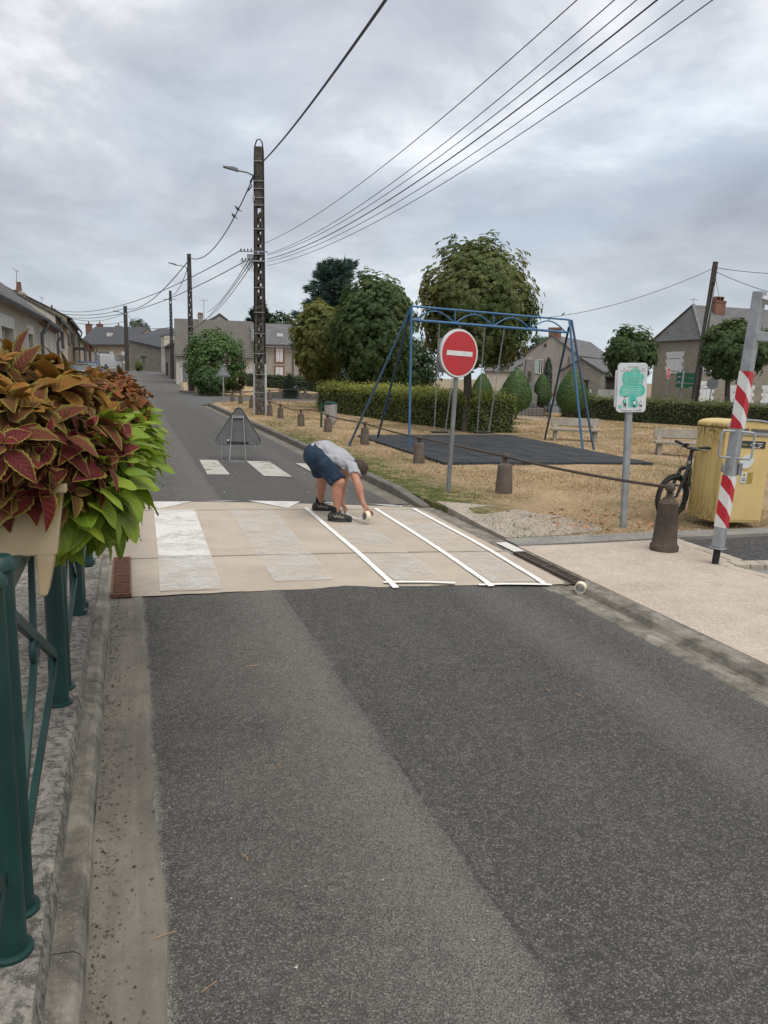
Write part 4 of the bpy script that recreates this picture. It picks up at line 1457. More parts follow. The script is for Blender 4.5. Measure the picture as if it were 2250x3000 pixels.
# rubber tiles under the swing
mt_ = thing('rubber_mat', 'dark grey rubber safety mat of square tiles under the swings', 'mat', (0, 0, 0))
C4 = [Vector((*st(*GP(a, b, 0.1)[:2]),)) for a, b in ((1046, 1280), (1492, 1278), (1915, 1363), (1300, 1362))]
mt_.location = pt(C4[0].x, C4[0].y, 0.1)
M['tile'] = simple('rubber_tile', (0.030, 0.034, 0.037), (0.045, 0.048, 0.050), 0.85, 3, bump=0.3, bscale=200, bdist=0.003)
nu, nv = 8, 11
for i in range(nu):
    for j in range(nv):
        vs = []
        for du, dv in ((0.012, 0.012), (0.988, 0.012), (0.988, 0.988), (0.012, 0.988)):
            u, v = (i + du) / nu, (j + dv) / nv
            q = (C4[0] * (1 - u) + C4[1] * u) * (1 - v) + (C4[3] * (1 - u) + C4[2] * u) * v
            vs.append(q)
        h = 0.145 + random.uniform(-0.003, 0.004)
        w_ = [pt(q.x, q.y, 0.06) - mt_.location for q in vs] + [pt(q.x, q.y, h) - mt_.location for q in vs]
        MB().add(w_, [(0, 1, 2, 3), (7, 6, 5, 4), (0, 4, 5, 1), (1, 5, 6, 2), (2, 6, 7, 3), (3, 7, 4, 0)]).build('tile', M['tile'], mt_)


# --- benches
def bench(px, py, rz, L, label):
    t = thing('concrete_bench', label, 'bench', GP(px, py, 0.09), rz, 'concrete benches on the lawn')
    t.scale = (0.72, 0.85, 0.70)
    L /= 0.72
    MB().box(0, L, -0.02, 0.42, 0.37, 0.44).build('seat', M['bench'], t, bevel=0.015)
    MB().plate([(0, 0.50), (L, 0.50), (L, 0.80), (0, 0.80)], -0.04, 0.04).xf(Matrix.Translation((0, 0.45, 0.02)) @ Matrix.Rotation(R(-14), 4, 'X')).build('backrest', M['bench'], t, bevel=0.015)
    for x in (0.08, L - 0.22):
        MB().add([(x, 0.02, 0), (x + 0.13, 0.02, 0), (x + 0.13, 0.66, 0), (x, 0.66, 0), (x, 0.06, 0.38), (x + 0.13, 0.06, 0.38), (x + 0.13, 0.50, 0.38), (x, 0.50, 0.38)],
                 [(0, 3, 2, 1), (4, 5, 6, 7), (0, 1, 5, 4), (1, 2, 6, 5), (2, 3, 7, 6), (3, 0, 4, 7)]).build('support', M['bench'], t, bevel=0.01)
        MB().add([(x, 0.44, 0.36), (x + 0.13, 0.44, 0.36), (x + 0.13, 0.62, 0.36), (x, 0.62, 0.36), (x, 0.62, 0.72), (x + 0.13, 0.62, 0.72), (x + 0.13, 0.70, 0.72), (x, 0.70, 0.72)],
                 [(0, 3, 2, 1), (4, 5, 6, 7), (0, 1, 5, 4), (1, 2, 6, 5), (2, 3, 7, 6), (3, 0, 4, 7)]).build('back_support', M['bench'], t, bevel=0.01)


bench(1614, 1292, R(-10), 1.18, 'pale concrete bench just behind the right legs of the swing set')
bench(1917, 1336, R(-14), 1.3, 'pale concrete bench behind the bicycle and the yellow mailbox')

# --- litter bag stand
p = GP(942, 1253, 0.1)
lb = thing('litter_bag_stand', 'green litter post with lidded ring holding a white plastic bag', 'litter bin', p)
M['bin_green'] = simple('bin_green', (0.012, 0.055, 0.040), (0.018, 0.065, 0.05), 0.5, 8)
q = NT('thin_plastic_bag')
q.fin(q.mix(q.ramp(q.noise(7, 4), 0.4, 0.6), (0.62, 0.60, 0.60), (0.48, 0.46, 0.46)), 0.45, 0.4)
q.bump(q.noise(9, 4, 0.6, 0.8), 0.9, 0.05)
q.translucent((0.62, 0.60, 0.60), 0.5)
M['bag'] = q.mat
MB().box(-0.035, 0.02, -0.02, 0.02, -0.05, 0.70).build('post', M['bin_green'], lb)
MB().lathe([(0.155, 0.63), (0.165, 0.66), (0.155, 0.69), (0.12, 0.705), (0.002, 0.71)], 18, (0.23, 0, 0)).build('lid', M['bin_green'], lb, smooth=40)
m = MB().lathe([(0.150, 0.64), (0.160, 0.58), (0.150, 0.45), (0.155, 0.34), (0.150, 0.22), (0.10, 0.10), (0.03, 0.06)], 22, (0.24, 0, 0))
for i, v in enumerate(m.v):
    k = 1 + 0.12 * math.sin(v[2] * 31 + i) + 0.06 * math.sin(i * 2.7)
    m.v[i] = ((v[0] - 0.24) * k + 0.24 + 0.03 * (0.64 - v[2]), v[1] * k, v[2])
m.build('bag', M['bag'], lb, smooth=80)
# ------------------------------------------------------------------ mailbox, bicycle, barrier, drains, tape
def yellow_mat():
    q = NT('yellow_enamel')
    x, y, z = q.sep()[:3]
    col = q.mix(q.ramp(q.noise(3, 5), 0.4, 0.62), (0.60, 0.45, 0.185), (0.54, 0.40, 0.155))
    drip = q.noise(2.2, 5, 0.65, 0.1, q.mapping(scale=(9, 9, 0.6)))
    f = q.math('MULTIPLY', q.ramp(drip, 0.46, 0.66), q.ramp(x, 0.02, -0.02))
    col = q.mix(q.math('MULTIPLY', f, 0.75), col, (0.27, 0.185, 0.045))
    mold = q.noise(34, 4, 0.7, 0, q.mapping(scale=(1, 1, 0.45)))
    top = q.math('MULTIPLY', q.ramp(z, 0.86, 1.06), q.math('SUBTRACT', 1.0, q.ramp(z, 1.12, 1.15)))
    low = q.math('SUBTRACT', 1.0, q.ramp(z, 0.05, 0.42))
    g = q.math('MULTIPLY', q.math('MULTIPLY', q.ramp(mold, 0.42, 0.6), q.math('ADD', top, q.math('MULTIPLY', low, 0.8))), q.ramp(x, 0.03, 0.0), clamp=True)
    col = q.mix(q.math('MULTIPLY', g, 0.85), col, (0.075, 0.058, 0.018))
    return q.fin(col, 0.5, 0.35)


M['yellow'] = yellow_mat()
M['yellow_plain'] = simple('yellow_panel', (0.62, 0.465, 0.20), (0.57, 0.42, 0.175), 0.45, 4, spec=0.4)
p = GP(2092, 1541, 0.09)
mb = thing('yellow_mailbox', 'large yellow street mailbox with curved lid and grimy side panel', 'mailbox', p)
mb.rotation_euler = (0, R(2.6), R(19))
W_, D_, H_ = 0.66, 0.46, 1.10
body = MB().box(0, W_, 0, D_, 0.04, H_).build('cabinet', M['yellow'], mb, bevel=0.012)
arc = [(0, H_ + 0.003)] + [(W_ * 0.5 - (W_ * 0.5 + 0.0) * math.cos(PI * k / 16) * 1.0, H_ + 0.02 + 0.085 * math.sin(PI * k / 16) ** 0.6) for k in range(17)] + [(W_, H_ + 0.003)]
MB().plate([(x * 1.03 - 0.01, z) for x, z in arc], -0.012, D_ + 0.012).build('lid', M['yellow'], mb, bevel=0.018)
lidf = MB().tube([(x * 1.03 - 0.01, -0.02, z) for x, z in arc[1:-1]], 0.011, 8).build('lid_rim', M['galv'], mb, smooth=60)
MB().box(0.06, W_ - 0.04, -0.006, -0.001, H_ - 0.035, H_ + 0.02).build('slot_recess', M['sign_back'], mb)
br = MB().box(0.05, W_ - 0.03, -0.024, -0.006, H_ - 0.06, H_ - 0.03).build('slot_brush', M['white'], mb)
for k in range(26):
    x = 0.06 + k * (W_ - 0.1) / 26
    MB().box(x, x + 0.007, -0.032, -0.0245, H_ - 0.058, H_ - 0.026).build('bristle', M['galv'], br)
MB().box(W_ * 0.45, W_ * 0.45 + 0.018, -0.02, -0.002, H_ - 0.028, H_ + 0.025).build('slot_divider', M['yellow_plain'], mb)
MB().box(0.04, W_ - 0.02, -0.007, -0.001, 0.03 + 0.04, H_ - 0.075).build('front_door', M['yellow_plain'], mb, bevel=0.004)
pnl = MB().box(0.14, 0.56, -0.013, -0.008, 0.895, 0.975).build('info_strip', M['ink'], mb)
M['gold'] = simple('strip_gold', (0.35, 0.27, 0.05), (0.3, 0.22, 0.05), 0.5)
for x0, x1, z0, z1, mt in ((0.36, 0.42, 0.945, 0.955, 'white'), (0.44, 0.52, 0.945, 0.953, 'white'), (0.22, 0.30, 0.925, 0.937, 'gold'), (0.34, 0.40, 0.920, 0.935, 'notice_grey'), (0.47, 0.51, 0.918, 0.927, 'white'), (0.40, 0.43, 0.900, 0.909, 'white'), (0.45, 0.48, 0.900, 0.909, 'white')):
    MB().box(x0, x1, -0.0155, -0.0135, z0, z1).build('printed_line', M[mt], pnl)
ov = MB().plate([(0.33 + 0.115 * math.cos(a), 0.74 + 0.085 * math.sin(a)) for a in [2 * PI * k / 36 for k in range(36)]], -0.013, -0.008).xf(Matrix.Translation((0.33, 0, 0.74)) @ Matrix.Rotation(R(-28), 4, 'Y') @ Matrix.Translation((-0.33, 0, -0.74))).build('oval_plate', M['gold_y'] if 'gold_y' in M else M['yellow_plain'], mb)
MB().plate([(0.325 + 0.098 * math.cos(a), 0.745 + 0.072 * math.sin(a)) for a in [2 * PI * k / 36 for k in range(36)]], -0.018, -0.0135).xf(Matrix.Translation((0.33, 0, 0.74)) @ Matrix.Rotation(R(-28), 4, 'Y') @ Matrix.Translation((-0.33, 0, -0.74))).build('oval_face', M['notice_white'], ov)
lbx = MB().box(0.275, 0.355, -0.013, -0.008, 0.50, 0.62).build('paper_label', M['notice_white'], mb)
MB().box(0.357, 0.44, -0.013, -0.008, 0.50, 0.62).build('amber_label', M['gold'], mb)
MB().plate(circle(0.018, 16, 0.315, 0.59), -0.0155, -0.0135).build('amber_disc', M['gold'], lbx)
for z in (0.525, 0.545):
    MB().box(0.29, 0.34, -0.0155, -0.0135, z, z + 0.007).build('printed_line', M['ink'], lbx)
for k in range(9):
    x = 0.08 + k * 0.063
    MB().box(x, x + 0.003, -0.0078, -0.0065, 0.09, 0.86 if not 2 < k < 6 else 0.48).build('front_rib', M['yellow_plain'], mb)
for k in range(6):
    y = 0.05 + k * 0.07
    MB().box(-0.002, 0.001, y, y + 0.004, 0.08, H_ - 0.06).build('side_rib', M['yellow'], mb)

# --- bicycle leaning on the mailbox
M['bike'] = simple('black_frame_paint', (0.012, 0.013, 0.015), (0.02, 0.02, 0.022), 0.35, 8, spec=0.5)
M['chrome'] = simple('bright_steel', (0.45, 0.45, 0.46), (0.35, 0.35, 0.36), 0.3, 8, metal=0.7)
M['orange'] = simple('orange_reflector', (0.75, 0.13, 0.02), (0.65, 0.1, 0.02), 0.35, 8)
wp = GP(1986, 1526, 0.09)
bk = thing('bicycle', 'black mountain bicycle leaning against the side of the yellow mailbox', 'bicycle', wp)
bk.rotation_euler = (R(0), R(5), R(-24))
RW = 0.265            # wheel radius; front wheel at the origin, bike runs away along +y
def wheel(c, steer):
    T = Matrix.Translation(c) @ Matrix.Rotation(steer, 4, 'Z')
    w = thing('wheel', 'x', 'x')
    del w['label'], w['category']
    w.parent = bk
    w.matrix_local = T
    ring = lambda r: [(0, r * math.cos(a), r * math.sin(a)) for a in [2 * PI * k / 40 for k in range(40)]]
    MB().tube(ring(RW - 0.026), 0.026, 10, closed=True).build('tyre', M['rubber'], w, smooth=60)
    m = MB()
    for k in range(64):
        a = 2 * PI * k / 64
        cy, cz = math.cos(a), math.sin(a)
        for sx_ in (-1, 1):
            m.bar((sx_ * 0.012, cy * (RW - 0.004), cz * (RW - 0.004)), (sx_ * 0.012, cy * (RW + 0.004), cz * (RW + 0.004)), 0.012, 0.011, up=(0, -cz, cy))
    m.build('tread', M['rubber'], w)
    MB().tube(ring(RW - 0.056), 0.011, 6, closed=True).build('rim', M['bike'], w, smooth=60)
    MB().lathe([(0.018, -0.035), (0.012, -0.02), (0.012, 0.02), (0.018, 0.035)], 10, ax='x').build('hub', M['chrome'], w, smooth=60)
    MB().lathe([(0.062, -0.026), (0.065, -0.024), (0.062, -0.022)], 18, ax='x').build('brake_disc', M['chrome'], w)
    for k in range(20):
        a = 2 * PI * k / 20
        MB().tube([(0.02 * (-1) ** k, 0.014 * math.cos(a + 0.6), 0.014 * math.sin(a + 0.6)), (0, (RW - 0.06) * math.cos(a), (RW - 0.06) * math.sin(a))], 0.0012, 3).build('spoke', M['chrome'], w)
    MB().plate([(-0.012, 0.0), (0.012, 0.0), (0.012, 0.07), (-0.012, 0.07)], -0.008, 0.008).xf(Matrix.Translation((0.02, 0, -0.15))).build('reflector', M['orange'], w)


STEER = R(-36)
HAX = Vector((0, 0.19, 0))
SM = Matrix.Translation(HAX) @ Matrix.Rotation(STEER, 4, 'Z') @ Matrix.Translation(-HAX)
wheel(SM @ Vector((0, 0, RW)), STEER)
wheel((0.0, 0.94, RW), 0)
hd_t, hd_b = Vector((0.0, 0.225, 0.735)), Vector((0.0, 0.17, 0.60))
fk = MB()
for s_ in (-1, 1):
    fk.tube([SM @ Vector((s_ * 0.055, 0.0, RW)), SM @ Vector((s_ * 0.055, 0.055, 0.42)), SM @ Vector((s_ * 0.052, 0.12, 0.575))], [0.014, 0.020, 0.022], 8)
fk.tube([SM @ Vector((-0.055, 0.12, 0.575)), SM @ Vector((-0.03, 0.15, 0.605)), SM @ Vector((0.03, 0.15, 0.605)), SM @ Vector((0.055, 0.12, 0.575))], 0.022, 8)
fk.tube([SM @ Vector((-0.05, 0.07, 0.50)), SM @ Vector((0.0, 0.04, 0.545)), SM @ Vector((0.05, 0.07, 0.50))], 0.012, 8)
fk.build('fork', M['bike'], bk, smooth=60)
MB().tube([hd_b, hd_t], 0.026, 10).build('head_tube', M['bike'], bk, smooth=60)
MB().plate(circle(0.02, 16), -0.004, 0.0).xf(Matrix.Translation(hd_b.lerp(hd_t, 0.55) + Vector((0, -0.03, 0)))).build('head_badge', M['chrome'], bk)
bb, st_t, rax = Vector((0, 0.56, 0.25)), Vector((0, 0.72, 0.62)), Vector((0, 0.94, RW))
fr = MB()
fr.tube([hd_b + Vector((0, 0.01, 0.02)), bb], 0.022, 8)
fr.tube([hd_t - Vector((0, 0, 0.02)), st_t - Vector((0, 0.02, 0.06))], 0.018, 8)
fr.tube([bb, st_t], 0.018, 8)
for s_ in (-1, 1):
    fr.tube([bb, rax + Vector((s_ * 0.05, 0, 0))], 0.009, 6)
    fr.tube([st_t - Vector((0, 0.02, 0.08)), rax + Vector((s_ * 0.05, 0, 0))], 0.009, 6)
fr.build('frame', M['bike'], bk, smooth=60)
MB().tube([st_t, st_t + Vector((0, 0.05, 0.12))], 0.013, 8).build('seat_post', M['chrome'], bk)
MB().add([(-0.02, 0.62, 0.76), (0.02, 0.62, 0.76), (0.07, 0.86, 0.77), (-0.07, 0.86, 0.77), (-0.018, 0.62, 0.79), (0.018, 0.62, 0.79), (0.06, 0.86, 0.81), (-0.06, 0.86, 0.81)],
         [(0, 3, 2, 1), (4, 5, 6, 7), (0, 1, 5, 4), (1, 2, 6, 5), (2, 3, 7, 6), (3, 0, 4, 7)]).build('saddle', M['black'], bk, bevel=0.015)
MB().lathe([(0.002, -0.012), (0.075, -0.008), (0.075, 0.0), (0.002, 0.004)], 20, (0.05, 0.56, 0.25), ax='x').build('chainring', M['bike'], bk)
for s_ in (-1, 1):
    c_ = MB().bar((s_ * 0.07, 0.56, 0.25), (s_ * 0.07, 0.56 + s_ * 0.1, 0.25 - s_ * 0.1), 0.012, 0.02).build('crank', M['bike'], bk)
    MB().box(s_ * 0.12 - 0.04, s_ * 0.12 + 0.04, 0.52 + s_ * 0.1, 0.60 + s_ * 0.1, 0.24 - s_ * 0.1, 0.26 - s_ * 0.1).build('pedal', M['black'], c_)
MB().tube([hd_t, hd_t + Vector((0.0, 0.02, 0.06)), hd_t + Vector((0.0, -0.03, 0.095))], 0.02, 8).build('stem', M['bike'], bk, smooth=60)
hb = Matrix.Translation(hd_t + Vector((0, -0.03, 0.095))) @ Matrix.Rotation(STEER, 4, 'Z')
bar_ = MB().tube([hb @ Vector(q) for q in ((-0.28, 0.05, 0.05), (-0.15, 0.01, 0.035), (-0.06, 0, 0), (0.06, 0, 0), (0.15, 0.01, 0.035), (0.28, 0.05, 0.05))], 0.012, 8).build('handlebar', M['bike'], bk, smooth=60)
for s_ in (-1, 1):
    MB().tube([hb @ Vector((s_ * 0.165, 0.014, 0.037)), hb @ Vector((s_ * 0.285, 0.052, 0.05))], 0.0165, 8).build('grip', M['rubber'], bar_, smooth=60)
    MB().tube([hb @ Vector((s_ * 0.10, -0.03, 0.015)), hb @ Vector((s_ * 0.16, -0.05, 0.015)), hb @ Vector((s_ * 0.25, -0.02, 0.02))], 0.006, 6).build('brake_lever', M['chrome'], bar_, smooth=60)
    MB().lathe([(0.02, -0.02), (0.024, 0), (0.02, 0.02)], 10, tuple(hb @ Vector((s_ * 0.12, -0.01, 0.02)))).build('shifter', M['black'], bar_, smooth=60)
    MB().tube([hb @ Vector((s_ * 0.1, -0.03, 0.02)), hb @ Vector((s_ * 0.09, -0.12, -0.05)), hb @ Vector((s_ * 0.03, -0.1, -0.18)), SM @ Vector((0.04, 0.06, 0.42))], 0.0028, 5).build('brake_cable', M['black'], bk, smooth=60)
MB().box(-0.03, 0.015, -0.02, 0.015, 0.02, 0.055).xf(hb @ Matrix.Translation((-0.07, 0, 0))).build('bell', M['black'], bar_, bevel=0.006)

# --- leaning height-barrier post with red and white bands
def stripe_mat():
    q = NT('red_white_stripes')
    x, y, z = q.sep()[:3]
    d = q.math('ADD', z, q.math('MULTIPLY', x, 1.25))
    f = q.math('FRACT', q.math('DIVIDE', d, 0.262))
    k = q.math('GREATER_THAN', f, 0.5)
    col = q.mix(k, (0.62, 0.63, 0.62), (0.42, 0.018, 0.03))
    col = q.mix(q.math('MULTIPLY', q.ramp(q.noise(40, 4, 0.7), 0.6, 0.72), 0.35), col, (0.25, 0.22, 0.2))
    return q.fin(col, 0.4, 0.4)


M['stripes'] = stripe_mat()
p = GP(2095, 1651, 0.034)
bar = thing('barrier_post', 'leaning galvanised barrier post with red and white striped bands', 'barrier', p)
bar.rotation_euler = (0, R(3.6), R(-4))
hs = 0.064


def sq(r):
    return [(-r, 0), (0, -r), (r, 0), (0, r)]


MB().prism([(0.032 * math.cos(2 * PI * k / 14), 0.032 * math.sin(2 * PI * k / 14)) for k in range(14)], -0.05, 0.16).build('black_foot', M['black'], bar, smooth=40)
MB().lathe([(0.084, 0.145), (0.086, 0.15), (0.084, 0.158)], 4).build('foot_collar', M['galv'], bar)
MB().prism(sq(hs), 0.16, 2.46).build('upright', M['galv'], bar, bevel=0.006)
for z0, z1 in ((0.35, 0.83), (1.26, 1.77)):
    MB().prism(sq(hs + 0.0025), z0, z1).build('striped_band', M['stripes'], bar)
MB().tube([(0.0, -0.03, 2.40), (0.3, -0.06, 2.33), (1.1, -0.10, 2.10)], 0.035, 4).build('brace', M['galv'], bar)
MB().box(0.02, 2.6, -0.04, 0.04, 2.04, 2.12).build('top_arm', M['galv'], bar, bevel=0.004)
for s_ in (-1, 1):
    MB().tube([(s_ * 0.03, -0.03, 1.235), (s_ * 0.13, -0.05, 1.235), (s_ * 0.145, -0.05, 1.215), (s_ * 0.145, -0.05, 1.015), (s_ * 0.13, -0.05, 0.995), (s_ * 0.03, -0.03, 0.995)], 0.0105, 8).build('handle', M['galv'], bar, smooth=60)
pk = MB().box(-0.095, -0.062, -0.045, -0.02, 0.86, 0.925).build('padlock', M['galv_dull'], bar, bevel=0.005)
MB().tube([(-0.09, -0.032, 0.92), (-0.09, -0.032, 0.95), (-0.078, -0.032, 0.962), (-0.066, -0.032, 0.95), (-0.066, -0.032, 0.92)], 0.004, 6).build('shackle', M['chrome'], pk, smooth=60)
MB().box(0.062, 0.095, -0.02, 0.02, 0.84, 0.95).build('hinge', M['galv_dull'], bar, bevel=0.004)

# --- drains
def grate(name, label, s0, s1, t0, t1, h, n, mt='rust'):
    c = pt((s0 + s1) / 2, (t0 + t1) / 2, h)
    t = thing(name, label, 'drain', c, PHI)
    L, W = (s1 - s0), (t1 - t0)
    slope = (gst(s1, t0) - gst(s0, t0)) / L
    t.rotation_euler = (math.atan(slope), 0, PHI)
    fr = MB()
    for x in (-W / 2 + 0.008, W / 2 - 0.008):
        fr.box(x - 0.008, x + 0.008, -L / 2, L / 2, -0.02, 0.008)
    for y in (-L / 2, -0.006, L / 2 - 0.012):
        fr.box(-W / 2 + 0.017, W / 2 - 0.017, y, y + 0.012, -0.02, 0.0085)
    fr.build('frame', M[mt], t)
    MB().box(-W / 2 + 0.018, W / 2 - 0.018, -L / 2 + 0.014, L / 2 - 0.014, -0.05, -0.004).build('pit_shade', M['ink'], t)  # solid ink-dark block painted in for the shade between the slats
    for k in range(n):
        y = -L / 2 + L * (k + 0.5) / n
        if abs(y) < 0.016:
            continue
        MB().box(-W / 2 + 0.019, W / 2 - 0.019, y - L / n * 0.19, y + L / n * 0.19, 0.0, 0.006).build('slat', M[mt], t)


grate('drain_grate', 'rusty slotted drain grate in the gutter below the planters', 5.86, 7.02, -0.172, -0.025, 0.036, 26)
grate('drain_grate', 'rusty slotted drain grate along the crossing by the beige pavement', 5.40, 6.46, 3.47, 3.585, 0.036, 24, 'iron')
tag(strip_quad([(6.9, 3.50), (6.9, 3.62), (6.5, 3.62), (6.5, 3.5)], 0.032).build('kerb_marking', M['paint_good']), 'short white painted block above the right drain grate', 'road marking')


# --- masking tape laid on the crossing
def tape_strip(pts, w, label):
    m = MB()
    P_ = [Vector(q) for q in pts]
    fine = []
    for a, b in zip(P_, P_[1:]):
        k = max(1, int((b - a).length / 0.12))
        fine += [a.lerp(b, i / k) for i in range(k)]
    fine.append(P_[-1])
    for i, q in enumerate(fine):
        d = (fine[min(i + 1, len(fine) - 1)] - fine[max(i - 1, 0)]).normalized()
        nn = Vector((-d.y, d.x)) * w / 2 * (1 + 0.05 * math.sin(i * 1.9))
        h = 0.0305 if q.x > cw_near(q.y) + 0.02 else 0.022
        for k in (1, -1):
            e = q + nn * k
            m.v.append(tuple(pt(e.x, e.y, h + 0.0005 * math.sin(i * 2.3))))
    for i in range(len(fine) - 1):
        m.f.append((2 * i, 2 * i + 1, 2 * i + 3, 2 * i + 2))
        m.m.append(0)
    for i in range(len(m.v)):
        v = m.v[i]
        m.v[i] = v
    n0 = len(m.v)
    return tag(m.build('tape_strip', M['tape']), label, 'tape', 'white tape strips on the crossing')


tape_strip([(9.17, 2.035), (8.0, 2.02), (6.8, 2.015), (5.62, 1.985)], 0.052, 'long white tape strip on the crossing beside the bending man\'s feet')
tape_strip([(8.97, 2.87), (7.6, 2.85), (6.6, 2.82), (5.49, 2.765)], 0.052, 'long middle white tape strip on the crossing next to the tape roll in hand')
tape_strip([(8.88, 3.34), (7.2, 3.32), (6.6, 3.30), (5.42, 3.225)], 0.05, 'long white tape strip on the crossing nearest the right drain grate')
tape_strip([(5.775, 1.93), (5.745, 2.1), (5.70, 2.3), (5.62, 2.50)], 0.046, 'short white tape piece across the foot of the strip by the man')
tape_strip([(5.555, 2.68), (5.53, 2.9), (5.48, 3.1), (5.42, 3.28)], 0.046, 'short white tape piece closing the panel beside the drain grate')


def tape_roll(name, label, M_, r=0.048, w=0.05):
    t = thing(name, label, 'tape')
    t.matrix_world = M_
    t.location, t.rotation_euler = M_.to_translation(), M_.to_euler()
    n = 28
    def ring(r0, r1):
        m = MB()
        for k in range(n):
            a = 2 * PI * k / n
            for rr, yy in ((r1, -w / 2), (r1, w / 2), (r0, w / 2), (r0, -w / 2)):
                m.v.append((rr * math.cos(a), yy, rr * math.sin(a)))
        for k in range(n):
            b = (k + 1) % n
            for j in range(4):
                m.f.append((k * 4 + j, k * 4 + (j + 1) % 4, b * 4 + (j + 1) % 4, b * 4 + j))
                m.m.append(0)
        return m
    ring(r * 0.80, r).build('wound_tape', M['tape_roll'], t, smooth=40)
    ring(r * 0.74, r * 0.795).build('core', M['tape_core'], t, smooth=40)
    return t


M['tape_roll'] = simple('cream_tape', (0.72, 0.66, 0.50), (0.66, 0.60, 0.45), 0.6, 30)
M['tape_core'] = simple('tape_core', (0.28, 0.28, 0.27), (0.2, 0.2, 0.2), 0.4, 20)
q = GP(1700, 1736, 0.02)
tape_roll('tape_roll', 'used tape roll lying on its side in the right gutter', Matrix.Translation(q + Vector((0, 0, 0.044))) @ Matrix.Rotation(R(-28), 4, 'Z') @ Matrix.Rotation(R(10), 4, 'X'), 0.044, 0.045)
# ------------------------------------------------------------------ houses
def rubble(name, cols, mortar, bw=0.26, bh=0.12, k=1.0):
    q = NT(name)
    cols = [tuple(v * 1.2 for v in c) for c in cols]
    mortar = tuple(v * 1.2 for v in mortar)
    x, y, z = q.sep()[:3]
    u = q.math('ADD', x, y)
    d = q.noise(3.5, 3, 0.5)
    d2 = q.noise(4.1, 3, 0.5, 0, q.mapping(rot=(0.5, 0.3, 1.0)))
    uu = q.math('ADD', u, q.math('MULTIPLY', q.math('SUBTRACT', d, 0.5), 0.35))
    zz = q.math('ADD', z, q.math('MULTIPLY', q.math('SUBTRACT', d2, 0.5), 0.22))
    br = q.node('ShaderNodeTexBrick')
    br.inputs['Scale'].default_value = 1.0
    br.inputs['Brick Width'].default_value = bw
    br.inputs['Row Height'].default_value = bh
    br.inputs['Mortar Size'].default_value = 0.014
    br.inputs['Mortar Smooth'].default_value = 0.3
    br.inputs['Bias'].default_value = 0.0
    q.link(cols[0], br.inputs['Color1'])
    q.link(cols[1], br.inputs['Color2'])
    q.link(mortar, br.inputs['Mortar'])
    q.l.new(q.comb(uu, zz), br.inputs['Vector'])
    col = q.mix(q.math('MULTIPLY', q.ramp(q.noise(0.9, 5, 0.6), 0.42, 0.68), 0.55), br.outputs['Color'], cols[2])
    col = q.mix(q.math('MULTIPLY', q.ramp(q.noise(16, 3, 0.6), 0.56, 0.7), 0.45), col, cols[3])
    h = q.math('ADD', q.math('MULTIPLY', q.math('SUBTRACT', 1.0, br.outputs['Fac']), 1.0), q.math('MULTIPLY', q.noise(24, 4), 0.6))
    q.bump(h, 0.7, 0.03)
    return q.fin(col, 0.92, 0.15)


def slate(name, c1, c2, moss, rw=0.28, rh=0.13, mf=0.5):
    q = NT(name)
    x, y, z = q.sep()[:3]
    br = q.node('ShaderNodeTexBrick')
    br.offset = 0.5
    br.inputs['Scale'].default_value = 1.0
    br.inputs['Brick Width'].default_value = rw
    br.inputs['Row Height'].default_value = rh
    br.inputs['Mortar Size'].default_value = 0.008
    br.inputs['Mortar Smooth'].default_value = 0.1
    q.link(c1, br.inputs['Color1'])
    q.link(c2, br.inputs['Color2'])
    q.link(tuple(c * 0.4 for c in c1), br.inputs['Mortar'])
    q.l.new(q.comb(q.math('ADD', x, q.math('MULTIPLY', y, 0.3)), z), br.inputs['Vector'])
    col = q.mix(q.math('MULTIPLY', q.ramp(q.noise(0.8, 6, 0.65), 0.45, 0.7), mf), br.outputs['Color'], moss)
    col = q.mix(q.math('MULTIPLY', q.ramp(q.noise(7, 4, 0.65), 0.58, 0.72), mf * 0.8), col, tuple(min(1, m * 1.8) for m in moss))
    q.bump(q.math('SUBTRACT', 1.0, br.outputs['Fac']), 0.5, 0.02)
    return q.fin(col, 0.72, 0.35)


def render_mat(name, c1, c2, dirt):
    q = NT(name)
    c1, c2, dirt = [tuple(v * 1.3 for v in c) for c in (c1, c2, dirt)]
    col = q.mix(q.ramp(q.noise(0.9, 6, 0.65), 0.38, 0.66), c1, c2)
    drip = q.noise(1.6, 5, 0.65, 0.1, q.mapping(scale=(3.0, 3.0, 0.35)))
    col = q.mix(q.math('MULTIPLY', q.ramp(drip, 0.5, 0.7), 0.55), col, dirt)
    q.bump(q.noise(45, 4), 0.25, 0.01)
    return q.fin(col, 0.92, 0.15)


M['r_grey'] = render_mat('grey_render', (0.335, 0.305, 0.255), (0.285, 0.258, 0.215), (0.20, 0.175, 0.14))
M['r_cream'] = render_mat('cream_render', (0.42, 0.385, 0.325), (0.36, 0.33, 0.275), (0.27, 0.245, 0.20))
M['r_dull'] = render_mat('dull_render', (0.255, 0.235, 0.21), (0.205, 0.19, 0.17), (0.14, 0.13, 0.12))
M['r_pale'] = render_mat('pale_render', (0.40, 0.385, 0.36), (0.33, 0.315, 0.29), (0.24, 0.23, 0.21))
M['s_warm'] = rubble('warm_rubble', ((0.27, 0.225, 0.16), (0.205, 0.17, 0.12), (0.18, 0.15, 0.11), (0.36, 0.32, 0.25)), (0.225, 0.195, 0.15))
M['s_dark'] = rubble('grey_rubble', ((0.245, 0.22, 0.18), (0.18, 0.16, 0.13), (0.13, 0.12, 0.10), (0.32, 0.295, 0.25)), (0.20, 0.185, 0.155), 0.3, 0.15)
M['s_house'] = rubble('tan_rubble', ((0.265, 0.238, 0.19), (0.195, 0.172, 0.135), (0.175, 0.158, 0.13), (0.45, 0.42, 0.36)), (0.21, 0.19, 0.158), 0.24, 0.13)
